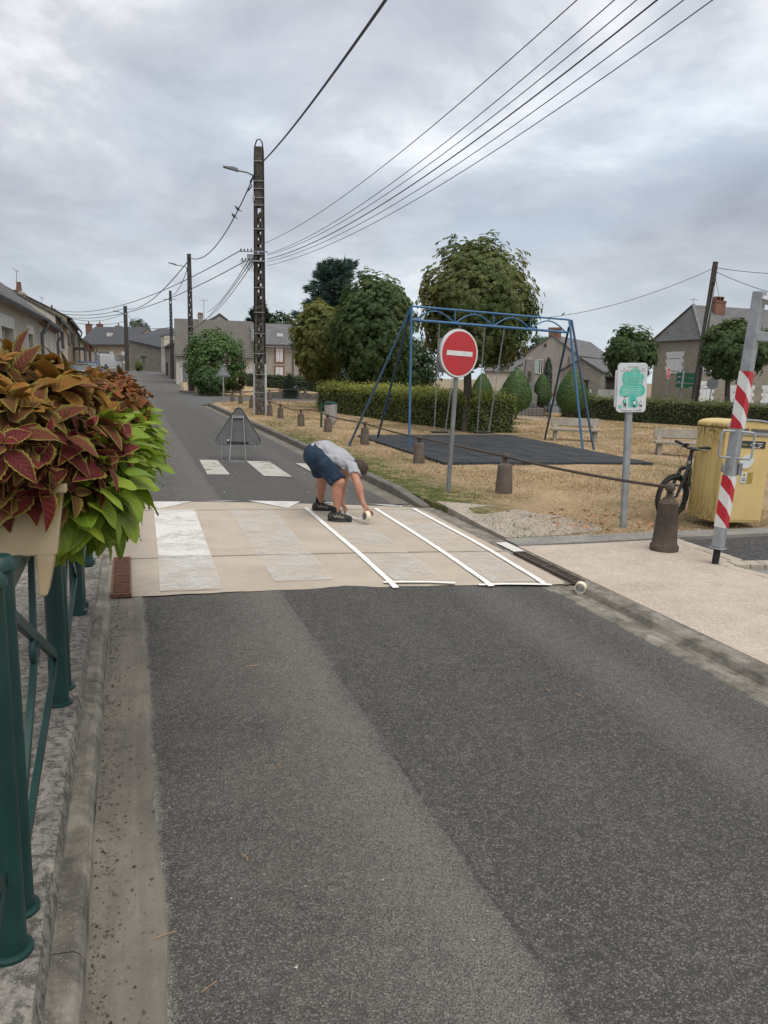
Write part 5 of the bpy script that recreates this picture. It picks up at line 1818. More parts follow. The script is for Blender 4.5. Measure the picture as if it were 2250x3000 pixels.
M['slate_dark'] = slate('dark_slate', (0.062, 0.066, 0.076), (0.080, 0.084, 0.094), (0.055, 0.058, 0.064), mf=0.25)
M['slate_moss'] = slate('mossy_slate', (0.105, 0.105, 0.108), (0.140, 0.138, 0.136), (0.155, 0.147, 0.130), 0.3, 0.12, 0.7)
M['slate_brown'] = slate('brown_tile', (0.105, 0.092, 0.080), (0.130, 0.115, 0.100), (0.10, 0.088, 0.074), 0.26, 0.16, 0.5)
M['slate_old'] = slate('old_brown_tile', (0.062, 0.051, 0.045), (0.082, 0.068, 0.06), (0.06, 0.05, 0.04), 0.22, 0.14, 0.4)
M['slate_left'] = slate('streaked_slate', (0.092, 0.088, 0.084), (0.125, 0.118, 0.110), (0.085, 0.078, 0.068), 0.5, 0.115, 0.5)
M['brick'] = rubble('red_brick', ((0.235, 0.085, 0.055), (0.17, 0.062, 0.045), (0.14, 0.07, 0.055), (0.27, 0.13, 0.1)), (0.20, 0.16, 0.13), 0.22, 0.07)
M['zinc'] = simple('zinc', (0.150, 0.155, 0.16), (0.105, 0.11, 0.115), 0.55, 5, metal=0.3)
M['glass'] = simple('window_glass', (0.030, 0.036, 0.042), (0.05, 0.056, 0.062), 0.12, 2, spec=0.6)
M['shut_white'] = simple('white_shutter', (0.60, 0.61, 0.62), (0.53, 0.54, 0.55), 0.6, 3, bump=0.4, bscale=9, stretch=(6, 6, 0.2))
M['shut_dark'] = simple('dark_shutter', (0.045, 0.038, 0.034), (0.06, 0.05, 0.045), 0.7, 4)
M['shut_red'] = simple('brown_door_paint', (0.075, 0.032, 0.024), (0.055, 0.026, 0.02), 0.6, 4)
M['shut_mint'] = simple('mint_shutter', (0.36, 0.47, 0.43), (0.30, 0.42, 0.38), 0.6, 4)
M['white_trim'] = simple('white_trim', (0.60, 0.59, 0.565), (0.50, 0.49, 0.465), 0.7, 4)
M['roller'] = simple('roller_blind', (0.40, 0.395, 0.375), (0.36, 0.355, 0.335), 0.6, 3)
M['gate_grey'] = simple('grey_gate', (0.17, 0.18, 0.19), (0.14, 0.15, 0.16), 0.6, 4)
M['old_wood'] = simple('old_wood', (0.065, 0.05, 0.04), (0.04, 0.033, 0.028), 0.9, 8)


class House:
    """local frame: x along the facade (0..L), facade at y=0 looking to -y, z up from the base"""

    def __init__(self, name, label, a, b, zb, cat='house', group=None):
        a, b = Vector((a[0], a[1])), Vector((b[0], b[1]))
        self.a, self.L = a, (b - a).length
        self.rz = math.atan2(b.y - a.y, b.x - a.x)
        self.zb = zb
        self.t = thing(name, label, cat, (a.x, a.y, zb), self.rz, group)

    def f(self, px, py, y=0.0):
        """where a sight line meets the facade plane (or one y further in): local x, z"""
        d = ray(px, py)
        c, s = math.cos(self.rz), math.sin(self.rz)
        nx, ny = -s, c
        k = (self.a.x * nx + self.a.y * ny + y) / (d.x * nx + d.y * ny)
        X, Y = d.x * k - self.a.x, d.y * k - self.a.y
        return X * c + Y * s, EYE + d.z * k - self.zb

    def walls(self, D, ze, mat, openings=(), zr=None, ridge='x', depth=0.14):
        self.D, self.ze = D, ze
        L = self.L
        m = MB()
        xs = sorted({0.0, L} | {v for o in openings for v in o[:2]})
        zs = sorted({-1.0, ze} | {v for o in openings for v in o[2:4]})
        hole = lambda xm, zm: any(o[0] < xm < o[1] and o[2] < zm < o[3] for o in openings)
        for i in range(len(xs) - 1):
            for k in range(len(zs) - 1):
                if not hole((xs[i] + xs[i + 1]) / 2, (zs[k] + zs[k + 1]) / 2):
                    m.add([(xs[i], 0, zs[k]), (xs[i + 1], 0, zs[k]), (xs[i + 1], 0, zs[k + 1]), (xs[i], 0, zs[k + 1])], [(0, 1, 2, 3)])
        for x0, x1, z0, z1 in [o[:4] for o in openings]:
            d = depth
            m.add([(x0, 0, z0), (x1, 0, z0), (x1, 0, z1), (x0, 0, z1), (x0, d, z0), (x1, d, z0), (x1, d, z1), (x0, d, z1)],
                  [(0, 4, 5, 1), (1, 5, 6, 2), (2, 6, 7, 3), (3, 7, 4, 0)])
        if ridge == 'x' and zr:
            m.add([(0, 0, -1), (0, 0, ze), (0, D / 2, zr), (0, D, ze), (0, D, -1)], [(0, 1, 2, 3, 4)])
            m.add([(L, 0, -1), (L, D, -1), (L, D, ze), (L, D / 2, zr), (L, 0, ze)], [(0, 1, 2, 3, 4)])
        else:
            m.add([(0, 0, -1), (0, 0, ze), (0, D, ze), (0, D, -1)], [(0, 1, 2, 3)])
            m.add([(L, 0, -1), (L, D, -1), (L, D, ze), (L, 0, ze)], [(0, 1, 2, 3)])
        if ridge == 'y' and zr:
            m.add([(0, 0, ze), (L, 0, ze), (L / 2, 0, zr)], [(0, 1, 2)])
            m.add([(L, D, ze), (0, D, ze), (L / 2, D, zr)], [(0, 1, 2)])
        m.add([(L, D, -1), (0, D, -1), (0, D, ze), (L, D, ze)], [(0, 1, 2, 3)])
        self.wall = m.build('wall', mat, self.t)
        return self.wall

    def roof(self, zr, mat, o=0.3, ox=0.15, th=0.1, ridge='x', up=0.03):
        L, D, ze = self.L, self.D, self.ze
        m = MB()
        if ridge == 'x':
            sl = (zr - ze) / (D / 2)
            pr = [(-o, ze - o * sl + up), (D / 2, zr + up), (D + o, ze - o * sl + up), (D + o, ze - o * sl + up + th), (D / 2, zr + up + th), (-o, ze - o * sl + up + th)]
            n = 6
            vs = [(-ox, y, z) for y, z in pr] + [(L + ox, y, z) for y, z in pr]
        else:
            sl = (zr - ze) / (L / 2)
            pr = [(-o, ze - o * sl + up), (L / 2, zr + up), (L + o, ze - o * sl + up), (L + o, ze - o * sl + up + th), (L / 2, zr + up + th), (-o, ze - o * sl + up + th)]
            n = 6
            vs = [(x, D + ox, z) for x, z in pr] + [(x, -ox, z) for x, z in pr]
        fs = [(0, 1, 4, 5), (1, 2, 3, 4), (11, 10, 7, 6), (10, 9, 8, 7)] + [(i, i + n, (i + 1) % n + n, (i + 1) % n) for i in range(n)]
        self.rf = m.add(vs, fs).build('roof', mat, self.t)
        return self.rf

    def gutter(self, o=0.34, x0=-0.1, x1=None, r=0.07, dz=0.0, pipe=None):
        x1 = self.L + 0.1 if x1 is None else x1
        z = self.ze - 0.22 + dz
        MB().tube([(x0, -o, z), (x1, -o, z)], r, 8).build('roof_gutter', M['zinc'], self.t, smooth=60)
        if pipe is not None:
            MB().tube([(pipe, -o, z), (pipe, -o + 0.05, z - 0.25), (pipe, -0.08, z - 0.55), (pipe, -0.08, -0.5)], r * 0.75, 8).build('downpipe', M['zinc'], self.t, smooth=60)

    def shutters(self, x0, x1, z0, z1, mat='shut_white', trim=None, leaves=2, y=-0.03):
        w = thing('window', 'x', 'x')
        del w['label'], w['category']
        w.parent = self.t
        for k in range(leaves):
            a, b = x0 + (x1 - x0) * k / leaves + 0.012, x0 + (x1 - x0) * (k + 1) / leaves - 0.012
            MB().box(a, b, y - 0.02, y + 0.03, z0, z1).build('shutter', M[mat], w)
            for zz in (0.14, 0.82):
                q = z0 + (z1 - z0) * zz
                MB().box(a + 0.01, b - 0.01, y - 0.035, y - 0.021, q, q + 0.05).build('batten', M[mat], w)
        if trim:
            g = 0.12
            for c in ((x0 - g, x0 - 0.002, z0 - g, z1 + g), (x1 + 0.002, x1 + g, z0 - g, z1 + g), (x0, x1, z1 + 0.002, z1 + g), (x0, x1, z0 - g, z0 - 0.002)):
                MB().box(c[0], c[1], -0.03, 0.01, c[2], c[3]).build('surround', M[trim], w)
        return w

    def pane(self, x0, x1, z0, z1, d=0.12, mat='glass', bars=1, frame='white_trim', cross=0):
        w = thing('window', 'x', 'x')
        del w['label'], w['category']
        w.parent = self.t
        MB().box(x0, x1, d, d + 0.03, z0, z1).build('pane', M[mat], w)
        if frame:
            t_ = 0.06
            for c in ((x0, x0 + t_, z0, z1), (x1 - t_, x1, z0, z1), (x0 + t_, x1 - t_, z1 - t_, z1), (x0 + t_, x1 - t_, z0, z0 + t_)):
                MB().box(c[0], c[1], d - 0.05, d - 0.002, c[2], c[3]).build('frame', M[frame], w)
            for k in range(bars):
                x = x0 + (x1 - x0) * (k + 1) / (bars + 1)
                MB().box(x - 0.035, x + 0.035, d - 0.045, d - 0.004, z0 + t_, z1 - t_).build('mullion', M[frame], w)
        return w

    def chimney(self, x, y, w, d, z0, z1, mat='brick', pots=1, parent=None):
        c = MB().box(x - w / 2, x + w / 2, y - d / 2, y + d / 2, z0, z1).build('chimney', M[mat], self.rf)
        MB().box(x - w / 2 - 0.06, x + w / 2 + 0.06, y - d / 2 - 0.06, y + d / 2 + 0.06, z1 + 0.001, z1 + 0.12).build('chimney_cap', M[mat], c) if False else None
        q = thing('chimney_top', 'x', 'x')
        bpy.data.objects.remove(q)
        MB().box(x - w / 2 - 0.05, x + w / 2 + 0.05, y - d / 2 - 0.05, y + d / 2 + 0.05, z1 - 0.12, z1 + 0.05).build('chimney', M[mat], self.rf)
        for k in range(pots):
            MB().lathe([(0.14, z1 + 0.05), (0.10, z1 + 0.42), (0.12, z1 + 0.45)], 10, (x + (k - (pots - 1) / 2) * 0.35, y, 0)).build('chimney_pot', M['brick'], self.rf, smooth=40)

    def antenna(self, x, y, z0, z1, w=0.5):
        m = MB().tube([(x, y, z0), (x, y, z1)], 0.02, 5)
        m.build('antenna_mast', M['zinc'], self.rf)
        for k in range(4):
            MB().bar((x - w / 2 + w * k / 3, y - 0.2, z1 - 0.05), (x - w / 2 + w * k / 3, y + 0.2, z1 - 0.05 + 0.2), 0.015, 0.015).build('antenna_rod', M['zinc'], self.rf)
        MB().bar((x - w / 2, y, z1 - 0.05), (x + w / 2, y, z1 - 0.05), 0.02, 0.02).build('antenna_boom', M['zinc'], self.rf)


RF = lambda h, px, py, y=0: h.f(px, py, y)

# the near house on the left
h = House('rendered_house', 'grey rendered house with white window surrounds and a zinc gutter beside the planters', xy(13, -4.15), xy(36.6, -3.5), gst(30, -3.6))
ze = h.f(112, 921)[1]
op = []
for pa, pb, pt_ in ((4, 41, 957), (82, 97, 976)):
    x0, x1 = h.f(pa, 1000)[0], h.f(pb, 1000)[0]
    z1 = h.f((pa + pb) / 2, pt_ + 3)[1]
    op.append((x0, x1, 0.75, z1))
op.append((2.0, 3.2, 0.75, op[0][3]))
h.walls(7.2, ze, M['r_grey'], op, ze + 2.9, depth=0.28)
h.roof(ze + 2.9, M['slate_left'], 0.32, 0.12)
h.gutter(0.36, -0.1, h.L + 0.35, 0.085, 0.02, h.L + 0.12)
MB().box(-0.05, h.L + 0.02, -0.30, -0.002, ze - 0.22, ze - 0.03).build('cornice', M['r_dull'], h.t)
for x0, x1, z0, z1 in op:
    w = h.pane(x0, x1, z0, z1, 0.24, 'roller', 0, None)
    g = 0.26 if x1 - x0 < 2 else 0.3
    MB().box(x0 - g * 0.6, x1 + g * 0.6, -0.025, 0.01, z1 + 0.002, z1 + g * 1.3).build('lintel', M['white_trim'], w)
    for a, b in ((x0 - g * 0.6, x0 - 0.002), (x1 + 0.002, x1 + g * 0.6)):
        MB().box(a, b, -0.024, 0.01, z0, z1).build('jamb', M['white_trim'], w)
ca = h.f(58, 872, 4.2)
h.chimney(ca[0] - 0.1, 4.2, 0.95, 0.8, ca[1] - 2.2, ca[1] + 0.05, 'r_dull', 0)
MB().lathe([(0.52, ca[1] + 0.10), (0.44, ca[1] + 0.3), (0.25, ca[1] + 0.42), (0.20, ca[1] + 0.43)], 14, (ca[0] - 0.1, 4.2, 0)).build('chimney_dome', M['r_dull'], h.rf, smooth=40)
MB().lathe([(0.2, ca[1] + 0.43), (0.15, ca[1] + 1.0), (0.17, ca[1] + 1.04)], 12, (ca[0] - 0.15, 4.2, 0)).build('chimney_pot', M['brick'], h.rf, smooth=40)
h.antenna(ca[0] - 0.9, 4.2, ca[1] - 0.8, ca[1] + 1.7, 0.5)

h = House('low_annexe', 'low cream annexe with brick cornice between two left houses', xy(36.9, -3.55), xy(46.2, -3.62), gst(41, -3.6))
ze = 3.45
h.walls(5.0, ze, M['r_cream'])
h.roof(ze + 0.9, M['slate_brown'], 0.3, 0.0)
h.gutter(0.34, pipe=0.4)
h.gutter(0.34, pipe=h.L - 0.25)
MB().box(0, h.L, -0.12, -0.002, ze - 0.28, ze - 0.12).build('brick_cornice', M['brick'], h.t)
for px in (147, 160):
    x, z = h.f(px, 1028)
    MB().box(x - 0.22, x + 0.22, -0.07, -0.002, z - 0.3, z + 0.4).build('meter_cupboard', M['white_trim'], h.t)

h = House('cream_house', 'cream rendered house with dark shutters and brick chimneys left of the street', xy(46.4, -3.62), xy(60.5, -4.0), gst(53, -3.8))
ze = h.f(190, 958)[1]
h.walls(6.5, ze, M['r_cream'], (), ze + 1.8)
h.roof(ze + 1.8, M['slate_brown'], 0.35, 0.1)
h.gutter(pipe=0.3)
for a, b, t_, bo in ((177, 186, 975, 1021), (197, 200, 978, 1015), (202, 204, 980, 1016)):
    x0, x1 = h.f(a, 1000)[0], h.f(b, 1000)[0]
    h.shutters(x0, x1, h.f((a + b) / 2, bo)[1], h.f((a + b) / 2, t_)[1], 'shut_dark', 'white_trim')
for px, py in ((114, 900), (152, 905), (194, 927)):
    c_ = h.f(px, py, 3.25)
    h.chimney(c_[0], 3.25, 0.9 if px < 190 else 0.7, 0.7, ze + 0.9, c_[1], 'brick', 1 if px == 152 else 0)
c_ = h.f(122, 874, 3.2)
h.antenna(c_[0], 3.2, ze + 1.4, c_[1], 0.7)

h = House('stone_house', 'narrow stone fronted house with two dark shuttered upper windows', xy(60.8, -4.0), xy(80, -4.3), gst(70, -4))
ze = h.f(228, 968)[1]
h.walls(6.5, ze, M['s_warm'], (), ze + 1.6)
h.roof(ze + 1.6, M['slate_old'], 0.35, 0.05)
h.gutter(pipe=h.L - 0.4)
for a, b, t_, bo in ((209, 217, 976, 1010), (229, 235, 978, 1012)):
    x0, x1 = h.f(a, 1000)[0], h.f(b, 1000)[0]
    h.shutters(x0, x1, h.f((a + b) / 2, bo)[1], h.f((a + b) / 2, t_)[1], 'shut_dark')
m = h.f(216, 1040)
pc_ = thing('porch', 'x', 'x')
del pc_['label'], pc_['category']
pc_.parent = h.t
MB().box(m[0] - 1.5, m[0] + 2.5, -1.0, -0.002, 2.4, 2.55).build('porch_roof', M['slate_old'], pc_)
for k in range(7):
    MB().box(m[0] - 1.4 + k * 0.55, m[0] - 1.3 + k * 0.55, -0.98, -0.9, 0, 2.39).build('porch_post', M['gate_grey'], pc_)
h = House('brick_arch_house', 'low rendered house with two brick arched doors behind the white van', xy(80.3, -4.3), xy(108, -3.9), gst(95, -4))
ze = h.f(270, 1012)[1]
h.walls(9, ze, M['r_cream'], (), ze + 2.8)
h.roof(ze + 2.8, M['slate_old'], 0.4, 0.1)
h.gutter(pipe=h.L - 0.3)
for a, b in ((246, 253), (260, 266)):
    x0, x1 = h.f(a, 1050)[0], h.f(b, 1050)[0]
    w = h.shutters(x0, x1, -0.3, h.f((a + b) / 2, 1029)[1], 'shut_red', None, 1)
    z1 = h.f((a + b) / 2, 1029)[1]
    cx_, rw_ = (x0 + x1) / 2, (x1 - x0) / 2
    for k in range(7):
        an = PI * (0.12 + 0.76 * k / 6)
        MB().bar((cx_ - rw_ * 0.95 * math.cos(an), -0.04, z1 - 0.1 + 0.35 * math.sin(an)), (cx_ - rw_ * 1.2 * math.cos(an), -0.04, z1 - 0.1 + 0.75 * math.sin(an)), 0.08, rw_ * 0.35, up=(0, 1, 0)).build('arch_brick', M['brick'], w)
    for a_, b_ in ((x0 - 0.35, x0 - 0.02), (x1 + 0.02, x1 + 0.35)):
        MB().box(a_, b_, -0.05, 0.0, -0.3, z1 - 0.1).build('brick_jamb', M['brick'], w)

# the far end of the street
def pxh(name, label, pa, Ya, pb, Yb, zb=None, cat='house'):
    a, b = AT(pa, 1090, Ya), AT(pb, 1090, Yb)
    return House(name, label, a, b, gz((a.x + b.x) / 2, (a.y + b.y) / 2) if zb is None else zb, cat)


h = pxh('slate_roof_house', 'stone house under a long dark slate roof at the far end of the street', 236, 124, 392, 121)
ze = h.f(330, 1006)[1]
zr = h.f(330, 960, 4)[1]
op = [(h.f(288, 1035)[0], h.f(320, 1035)[0], h.f(300, 1038)[1], h.f(300, 1029)[1])]
h.walls(8, ze, M['s_warm'], op, zr)
h.roof(zr, M['slate_dark'], 0.4, 0.1)
h.gutter()
h.pane(*op[0], 0.1, 'glass', 3)
for a, b in ((321, 332), (355, 371)):
    h.shutters(h.f(a, 1035)[0], h.f(b, 1035)[0], h.f(a, 1041)[1], h.f(a, 1030)[1], 'shut_white')
x, z = h.f(322, 984, 1.8)
MB().box(x - 0.25 * 1.6, x + 0.25 * 1.6, 1.55, 2.1, z - 0.45, z + 0.45).xf(Matrix.Identity(4)).build('skylight', M['white_trim'], h.rf)
for px, py in ((260, 950), (292, 950), (347, 955), (407, 960)):
    x, z = h.f(px, py, 5)
    h.chimney(min(x, h.L + 1.5), 5, 0.8, 0.7, zr - 2.0, z, 'brick' if px < 300 else 'r_dull', 1)
gt = px_thing('driveway_gate', 'grey vertical slat gate with white base below the slate roof house', 'gate', 310, 115, 0)
for k in range(16):
    MB().box(k * 0.118, k * 0.118 + 0.09, 0, 0.04, 0.62, 1.9).build('slat', M['gate_grey'], gt)
for k in range(2):
    MB().box(k * 0.95, k * 0.95 + 0.92, 0, 0.05, 0.05, 0.6).build('lower_panel', M['white_trim'], gt)
for x in (-0.12, 1.93):
    MB().box(x - 0.06, x + 0.06, -0.02, 0.08, 0, 2.0).build('gate_post', M['white_trim'], gt)
gp = px_thing('gate_pillar', 'square stone gate pillar with a cap beside the grey slat gate', 'pillar', 352, 115)
MB().box(-0.3, 0.3, -0.3, 0.3, -0.2, 1.9).build('shaft', M['s_dark'], gp)
MB().box(-0.36, 0.36, -0.36, 0.36, 1.901, 2.1).build('cap', M['r_dull'], gp)
lw = px_thing('panel_wall', 'low stone wall with grey panel between pillar and distant pole', 'wall', 358, 115)
MB().box(0.1, 1.2, -0.1, 0.1, -0.2, 0.6).build('base_wall', M['s_dark'], lw)
MB().box(0.1, 1.2, -0.04, 0.04, 0.601, 1.75).build('panel', M['gate_grey'], lw)
MB().box(0.25, 0.7, -0.06, -0.041, 0.75, 1.1).build('letter_box', M['white_trim'], lw)

h = pxh('stone_barn', 'rubble stone barn with one tiny window and a sloping slate roof', 382, 108, 475, 103)
zl, zr_ = h.f(382, 996)[1], h.f(473, 1018)[1]
L = h.L
m = MB()
m.add([(0, 0, -1), (L, 0, -1), (L, 0, zr_), (0, 0, zl)], [(0, 1, 2, 3)])
m.add([(L, 0, -1), (L, 6, -1), (L, 6, zr_), (L, 0, zr_)], [(0, 1, 2, 3)])
m.add([(0, 6, -1), (0, 0, -1), (0, 0, zl), (0, 6, zl)], [(0, 1, 2, 3)])
h.wall = m.build('wall', M['s_dark'], h.t)
za, zb_ = h.f(388, 968, 5)[1], h.f(476, 969, 5)[1]
m = MB()
vs = [(-0.1, -0.25, zl - 0.1), (L + 0.1, -0.25, zr_ - 0.1), (L + 0.1, 5, zb_), (-0.1, 5, za)]
m.add(vs + [(x, y, z + 0.15) for x, y, z in vs], [(3, 2, 1, 0), (4, 5, 6, 7), (0, 1, 5, 4), (1, 2, 6, 5), (2, 3, 7, 6), (3, 0, 4, 7)])
h.rf = m.build('roof', M['slate_dark'], h.t)
x, z = h.f(421, 1055)
w = h.pane(x - 0.2, x + 0.2, z - 0.35, z + 0.35, -0.02, 'glass', 0, None)
MB().box(x - 0.7, x + 0.7, -0.06, -0.002, z + 0.36, z + 0.5).build('wood_lintel', M['old_wood'], w)
h = pxh('cream_lean_to', 'narrow cream rendered lean-to with white door next to the stone barn', 474, 101, 484, 99)
h.walls(5, h.f(478, 985)[1], M['r_cream'])
h.ze = h.f(478, 985)[1]
h.roof(h.ze + 0.8, M['slate_old'], 0.1, 0.02)
h.shutters(0.1, h.L - 0.08, -0.2, h.f(478, 1048)[1], 'white_trim', None, 1)
h = pxh('grey_shed_house', 'grey rendered building with dark zinc roof beside the thin lattice pole', 484, 88, 530, 70)
ze = h.f(505, 1008)[1]
h.walls(7, ze, M['r_dull'], (), ze + 2.6)
h.roof(ze + 2.4, M['slate_dark'], 0.3, 0.1)
h.shutters(h.f(487, 1070)[0], h.f(492, 1070)[0], 0, h.f(490, 1062)[1], 'shut_dark', None, 1)

# long house across the side street
a = AT(516, 1090, 60)
hb = House('long_house', 'long low house with worn grey tiled roof behind the green bush', AT(516, 1090, 60), AT(748, 1090, 61.5), gst(62, 9) + 0.1)
ze = hb.f(600, 1036)[1]
zr = hb.f(600, 941, 3.8)[1]
hb.walls(7.6, ze, M['r_pale'], (), zr)
hb.roof(zr, M['slate_brown'], 0.3, 0.1)
hb.gutter()
hb.shutters(hb.f(534, 1075)[0], hb.f(549, 1075)[0], 0, hb.f(540, 1062)[1], 'gate_grey', 'white_trim', 1)
hb.shutters(hb.f(741, 1090)[0], hb.f(745, 1090)[0], 0.1, hb.f(743, 1072)[1], 'shut_dark', None, 1)
c_ = hb.f(587, 922, 3.8)
hb.chimney(c_[0], 3.8, 0.36, 0.5, zr - 1.2, c_[1] - 0.1, 'r_dull', 0)
MB().box(c_[0] - 0.2, c_[0] + 0.2, 3.5, 4.1, c_[1] - 0.1, c_[1] + 0.15).build('chimney_top', M['brick'], hb.rf)
c_ = hb.f(597, 878, 3.9)
hb.antenna(c_[0], 3.9, zr - 0.3, c_[1], 0.65)
h = House('tall_long_house', 'grey rendered two storey house with white shutters behind the dark hedge', AT(748.5, 1090, 61.52), AT(975, 1090, 63.4), gst(62, 16) + 0.1)
ze = h.f(800, 1009)[1]
zr = h.f(800, 953, 3.8)[1]
h.walls(7.6, ze, M['r_dull'], (), zr)
h.roof(zr, M['slate_moss'], 0.25, 0.05)
h.gutter(pipe=h.f(858, 1040)[0])
MB().box(0, h.L, -0.14, -0.002, ze - 0.16, ze - 0.02).build('brick_cornice', M['brick'], h.t)
for pa, pb, t_, bo in ((808, 829, 1021, 1060), (807, 829, 1076, 1112), (907, 930, 1080, 1118)):
    h.shutters(h.f(pa, 1060)[0], h.f(pb, 1060)[0], h.f(815, bo)[1], h.f(815, t_)[1], 'shut_white', 'brick')
x, z = h.f(818, 986, 1.6)
MB().box(x - 0.25, x + 0.25, 1.3, 1.9, z - 0.2, z + 0.25).build('skylight', M['white_trim'], h.rf)

# houses beyond the monument
h = pxh('small_slate_house', 'small cream house with grey slate roof behind the monument', 1420, 80, 1545, 78)
ze = h.f(1490, 1088)[1]
h.walls(6, ze, M['r_cream'], (), h.f(1490, 1040, 3)[1])
h.roof(h.f(1490, 1040, 3)[1], M['slate_moss'], 0.2, 0.1)
h = pxh('gable_house', 'dull grey gable house with brick chimney and mint shutter', 1534, 67.2, 1690, 65)
ze, zr = h.f(1540, 1041)[1], h.f(1612, 984)[1]
h.walls(13, ze, M['r_dull'], (), zr, 'y')
h.roof(zr, M['slate_moss'], 0.15, 0.1, ridge='y')
x, z = h.f(1622, 961)
h.chimney(x, 0.45, 0.85, 0.8, ze + 0.7, z, 'brick', 0)
h.pane(h.f(1578, 1070)[0], h.f(1592, 1070)[0], h.f(1585, 1096)[1], h.f(1585, 1053)[1], -0.03, 'glass', 1, 'white_trim')
MB().box(h.f(1562, 1070)[0], h.f(1577, 1070)[0], -0.07, -0.03, h.f(1570, 1094)[1], h.f(1570, 1053)[1]).build('open_shutter', M['shut_mint'], h.t)
for a_, b_ in ((1576, 1578), (1592, 1595)):
    MB().box(h.f(a_, 1070)[0], h.f(b_, 1070)[0], -0.04, 0.0, h.f(1585, 1097)[1], h.f(1585, 1052)[1]).build('brick_jamb', M['brick'], h.t)
h.pane(h.f(1595, 1012)[0], h.f(1601, 1012)[0], h.f(1598, 1016)[1], h.f(1598, 1007)[1], -0.03, 'glass', 0, 'old_wood')
MB().tube([(h.f(1668, 1045)[0], -0.08, h.f(1668, 1045)[1]), (h.f(1668, 1045)[0], -0.08, 0)], 0.06, 6).build('downpipe', M['zinc'], h.t)
h = pxh('stone_outbuilding', 'small stone outbuilding with a steep gable in front of the gable house', 1642, 53.5, 1762, 52)
ze, zr = h.f(1650, 1088)[1], h.f(1706, 1053)[1]
h.walls(6, ze, M['s_dark'], (), zr, 'y')
h.roof(zr, M['slate_moss'], 0.12, 0.08, ridge='y')
h.shutters(h.f(1710, 1150)[0], h.f(1722, 1150)[0], 0.0, h.f(1716, 1117)[1], 'old_wood', None, 1)
MB().box(h.f(1706, 1100)[0], h.f(1727, 1100)[0], -0.06, -0.002, h.f(1716, 1117)[1], h.f(1716, 1112)[1]).build('wood_lintel', M['old_wood'], h.t)
MB().box(h.f(1727, 1145)[0], h.f(1733, 1145)[0], -0.03, -0.002, h.f(1730, 1150)[1], h.f(1730, 1142)[1]).build('white_notice', M['white_trim'], h.t)
pg = px_thing('picket_gate', 'pale picket gate on a white sill beside the stone outbuilding', 'gate', 1752, 50)
for k in range(17):
    MB().box(k * 0.075, k * 0.075 + 0.045, 0, 0.03, 0.62, 1.22).build('picket', M['r_pale'], pg)
MB().box(-0.3, 1.35, -0.05, 0.05, 0.45, 0.62).build('white_sill', M['white_trim'], pg)
MB().box(-0.3, 1.35, -0.02, 0.08, -0.2, 0.449).build('base_wall', M['s_dark'], pg)
MB().box(-0.02, 1.35, 0.04, 0.06, 1.1, 1.15).build('rail', M['r_pale'], pg)
cs = pxh('open_shed', 'dark open shed with a slanting tiled roof behind the picket gate', 1760, 53, 1815, 53, cat='shed')
cs.walls(4, 2.1, M['old_wood'])
cs.ze = 2.1
cs.roof(2.8, M['slate_old'], 0.3, 0.1)

# big stone house by the junction
C0 = AT(2050, 1090, 75)
dr = Vector((math.cos(R(20)), math.sin(R(20))))
h = House('big_stone_house', 'large tan rubble stone house with hipped slate roof and white quoined windows', C0, (C0.x + dr.x * 17, C0.y + dr.y * 17), gz(C0.x, C0.y) - 0.1)
D = 6.8
ze = h.f(2060, 992)[1]
zr = ze + 3.45
h.walls(D, ze, M['s_house'])
o = 0.25
ap = (1.5, D / 2, zr)
E_ = [(-o, -o, ze), (h.L, -o, ze), (h.L, D + o, ze), (-o, D + o, ze), ap, (h.L, D / 2, zr)]
m = MB().add(E_, [(0, 1, 5, 4), (2, 3, 4, 5), (3, 0, 4), (1, 2, 5), (3, 2, 1, 0)])
h.rf = m.build('roof', M['slate_moss'], h.t)
for q in ((E_[0], ap), (E_[3], ap)):
    a_, b_ = Vector(q[0]), Vector(q[1])
    MB().bar(a_ + Vector((0, 0, 0.06)), b_ + Vector((0, 0, 0.06)), 0.3, 0.08).build('hip_flashing', M['zinc'], h.rf)
MB().tube([(-o, -o, ze - 0.05), (h.L, -o, ze - 0.05)], 0.08, 6).build('roof_gutter', M['zinc'], h.t)
MB().tube([(-o, -o, ze - 0.05), (-o, D + o, ze - 0.05)], 0.08, 6).build('roof_gutter', M['zinc'], h.t)
MB().tube([(ap[0], ap[1], zr), (ap[0], ap[1], zr + 0.75)], 0.02, 5).build('vane_rod', M['zinc'], h.rf)
MB().bar((ap[0] - 0.5, ap[1], zr + 0.5), (ap[0] + 0.5, ap[1], zr + 0.5), 0.03, 0.04).build('weather_vane', M['zinc'], h.rf)
x, z = h.f(2104, 885, D / 2 - 0.6)
h.chimney(x, D / 2 - 0.6, 1.25, 0.8, ze + 1.6, z + 0.05, 'brick', 0)
MB().box(x - 0.5, x + 0.5, D / 2 - 0.9, D / 2 - 0.3, z + 0.44, z + 0.5).build('chimney_slab', M['brick'], h.rf)
for k in range(3):
    MB().box(x - 0.5 + k * 0.43, x - 0.38 + k * 0.43, D / 2 - 0.85, D / 2 - 0.35, z + 0.10, z + 0.439).build('chimney_pier', M['brick'], h.rf)
# windows of the end wall (plane x = 0), worked out from the sight lines
Hs = House('tmp', 'x', (C0.x - dr.y * -0, C0.y), (C0.x + 1, C0.y), 0)
bpy.data.objects.remove(Hs.t)


def endwall(px, py):
    d = ray(px, py)
    nx, ny = dr.x, dr.y
    k = (C0.x * nx + C0.y * ny) / (d.x * nx + d.y * ny)
    X, Y = d.x * k - C0.x, d.y * k - C0.y
    return X * -dr.y + Y * dr.x, EYE + d.z * k - h.zb


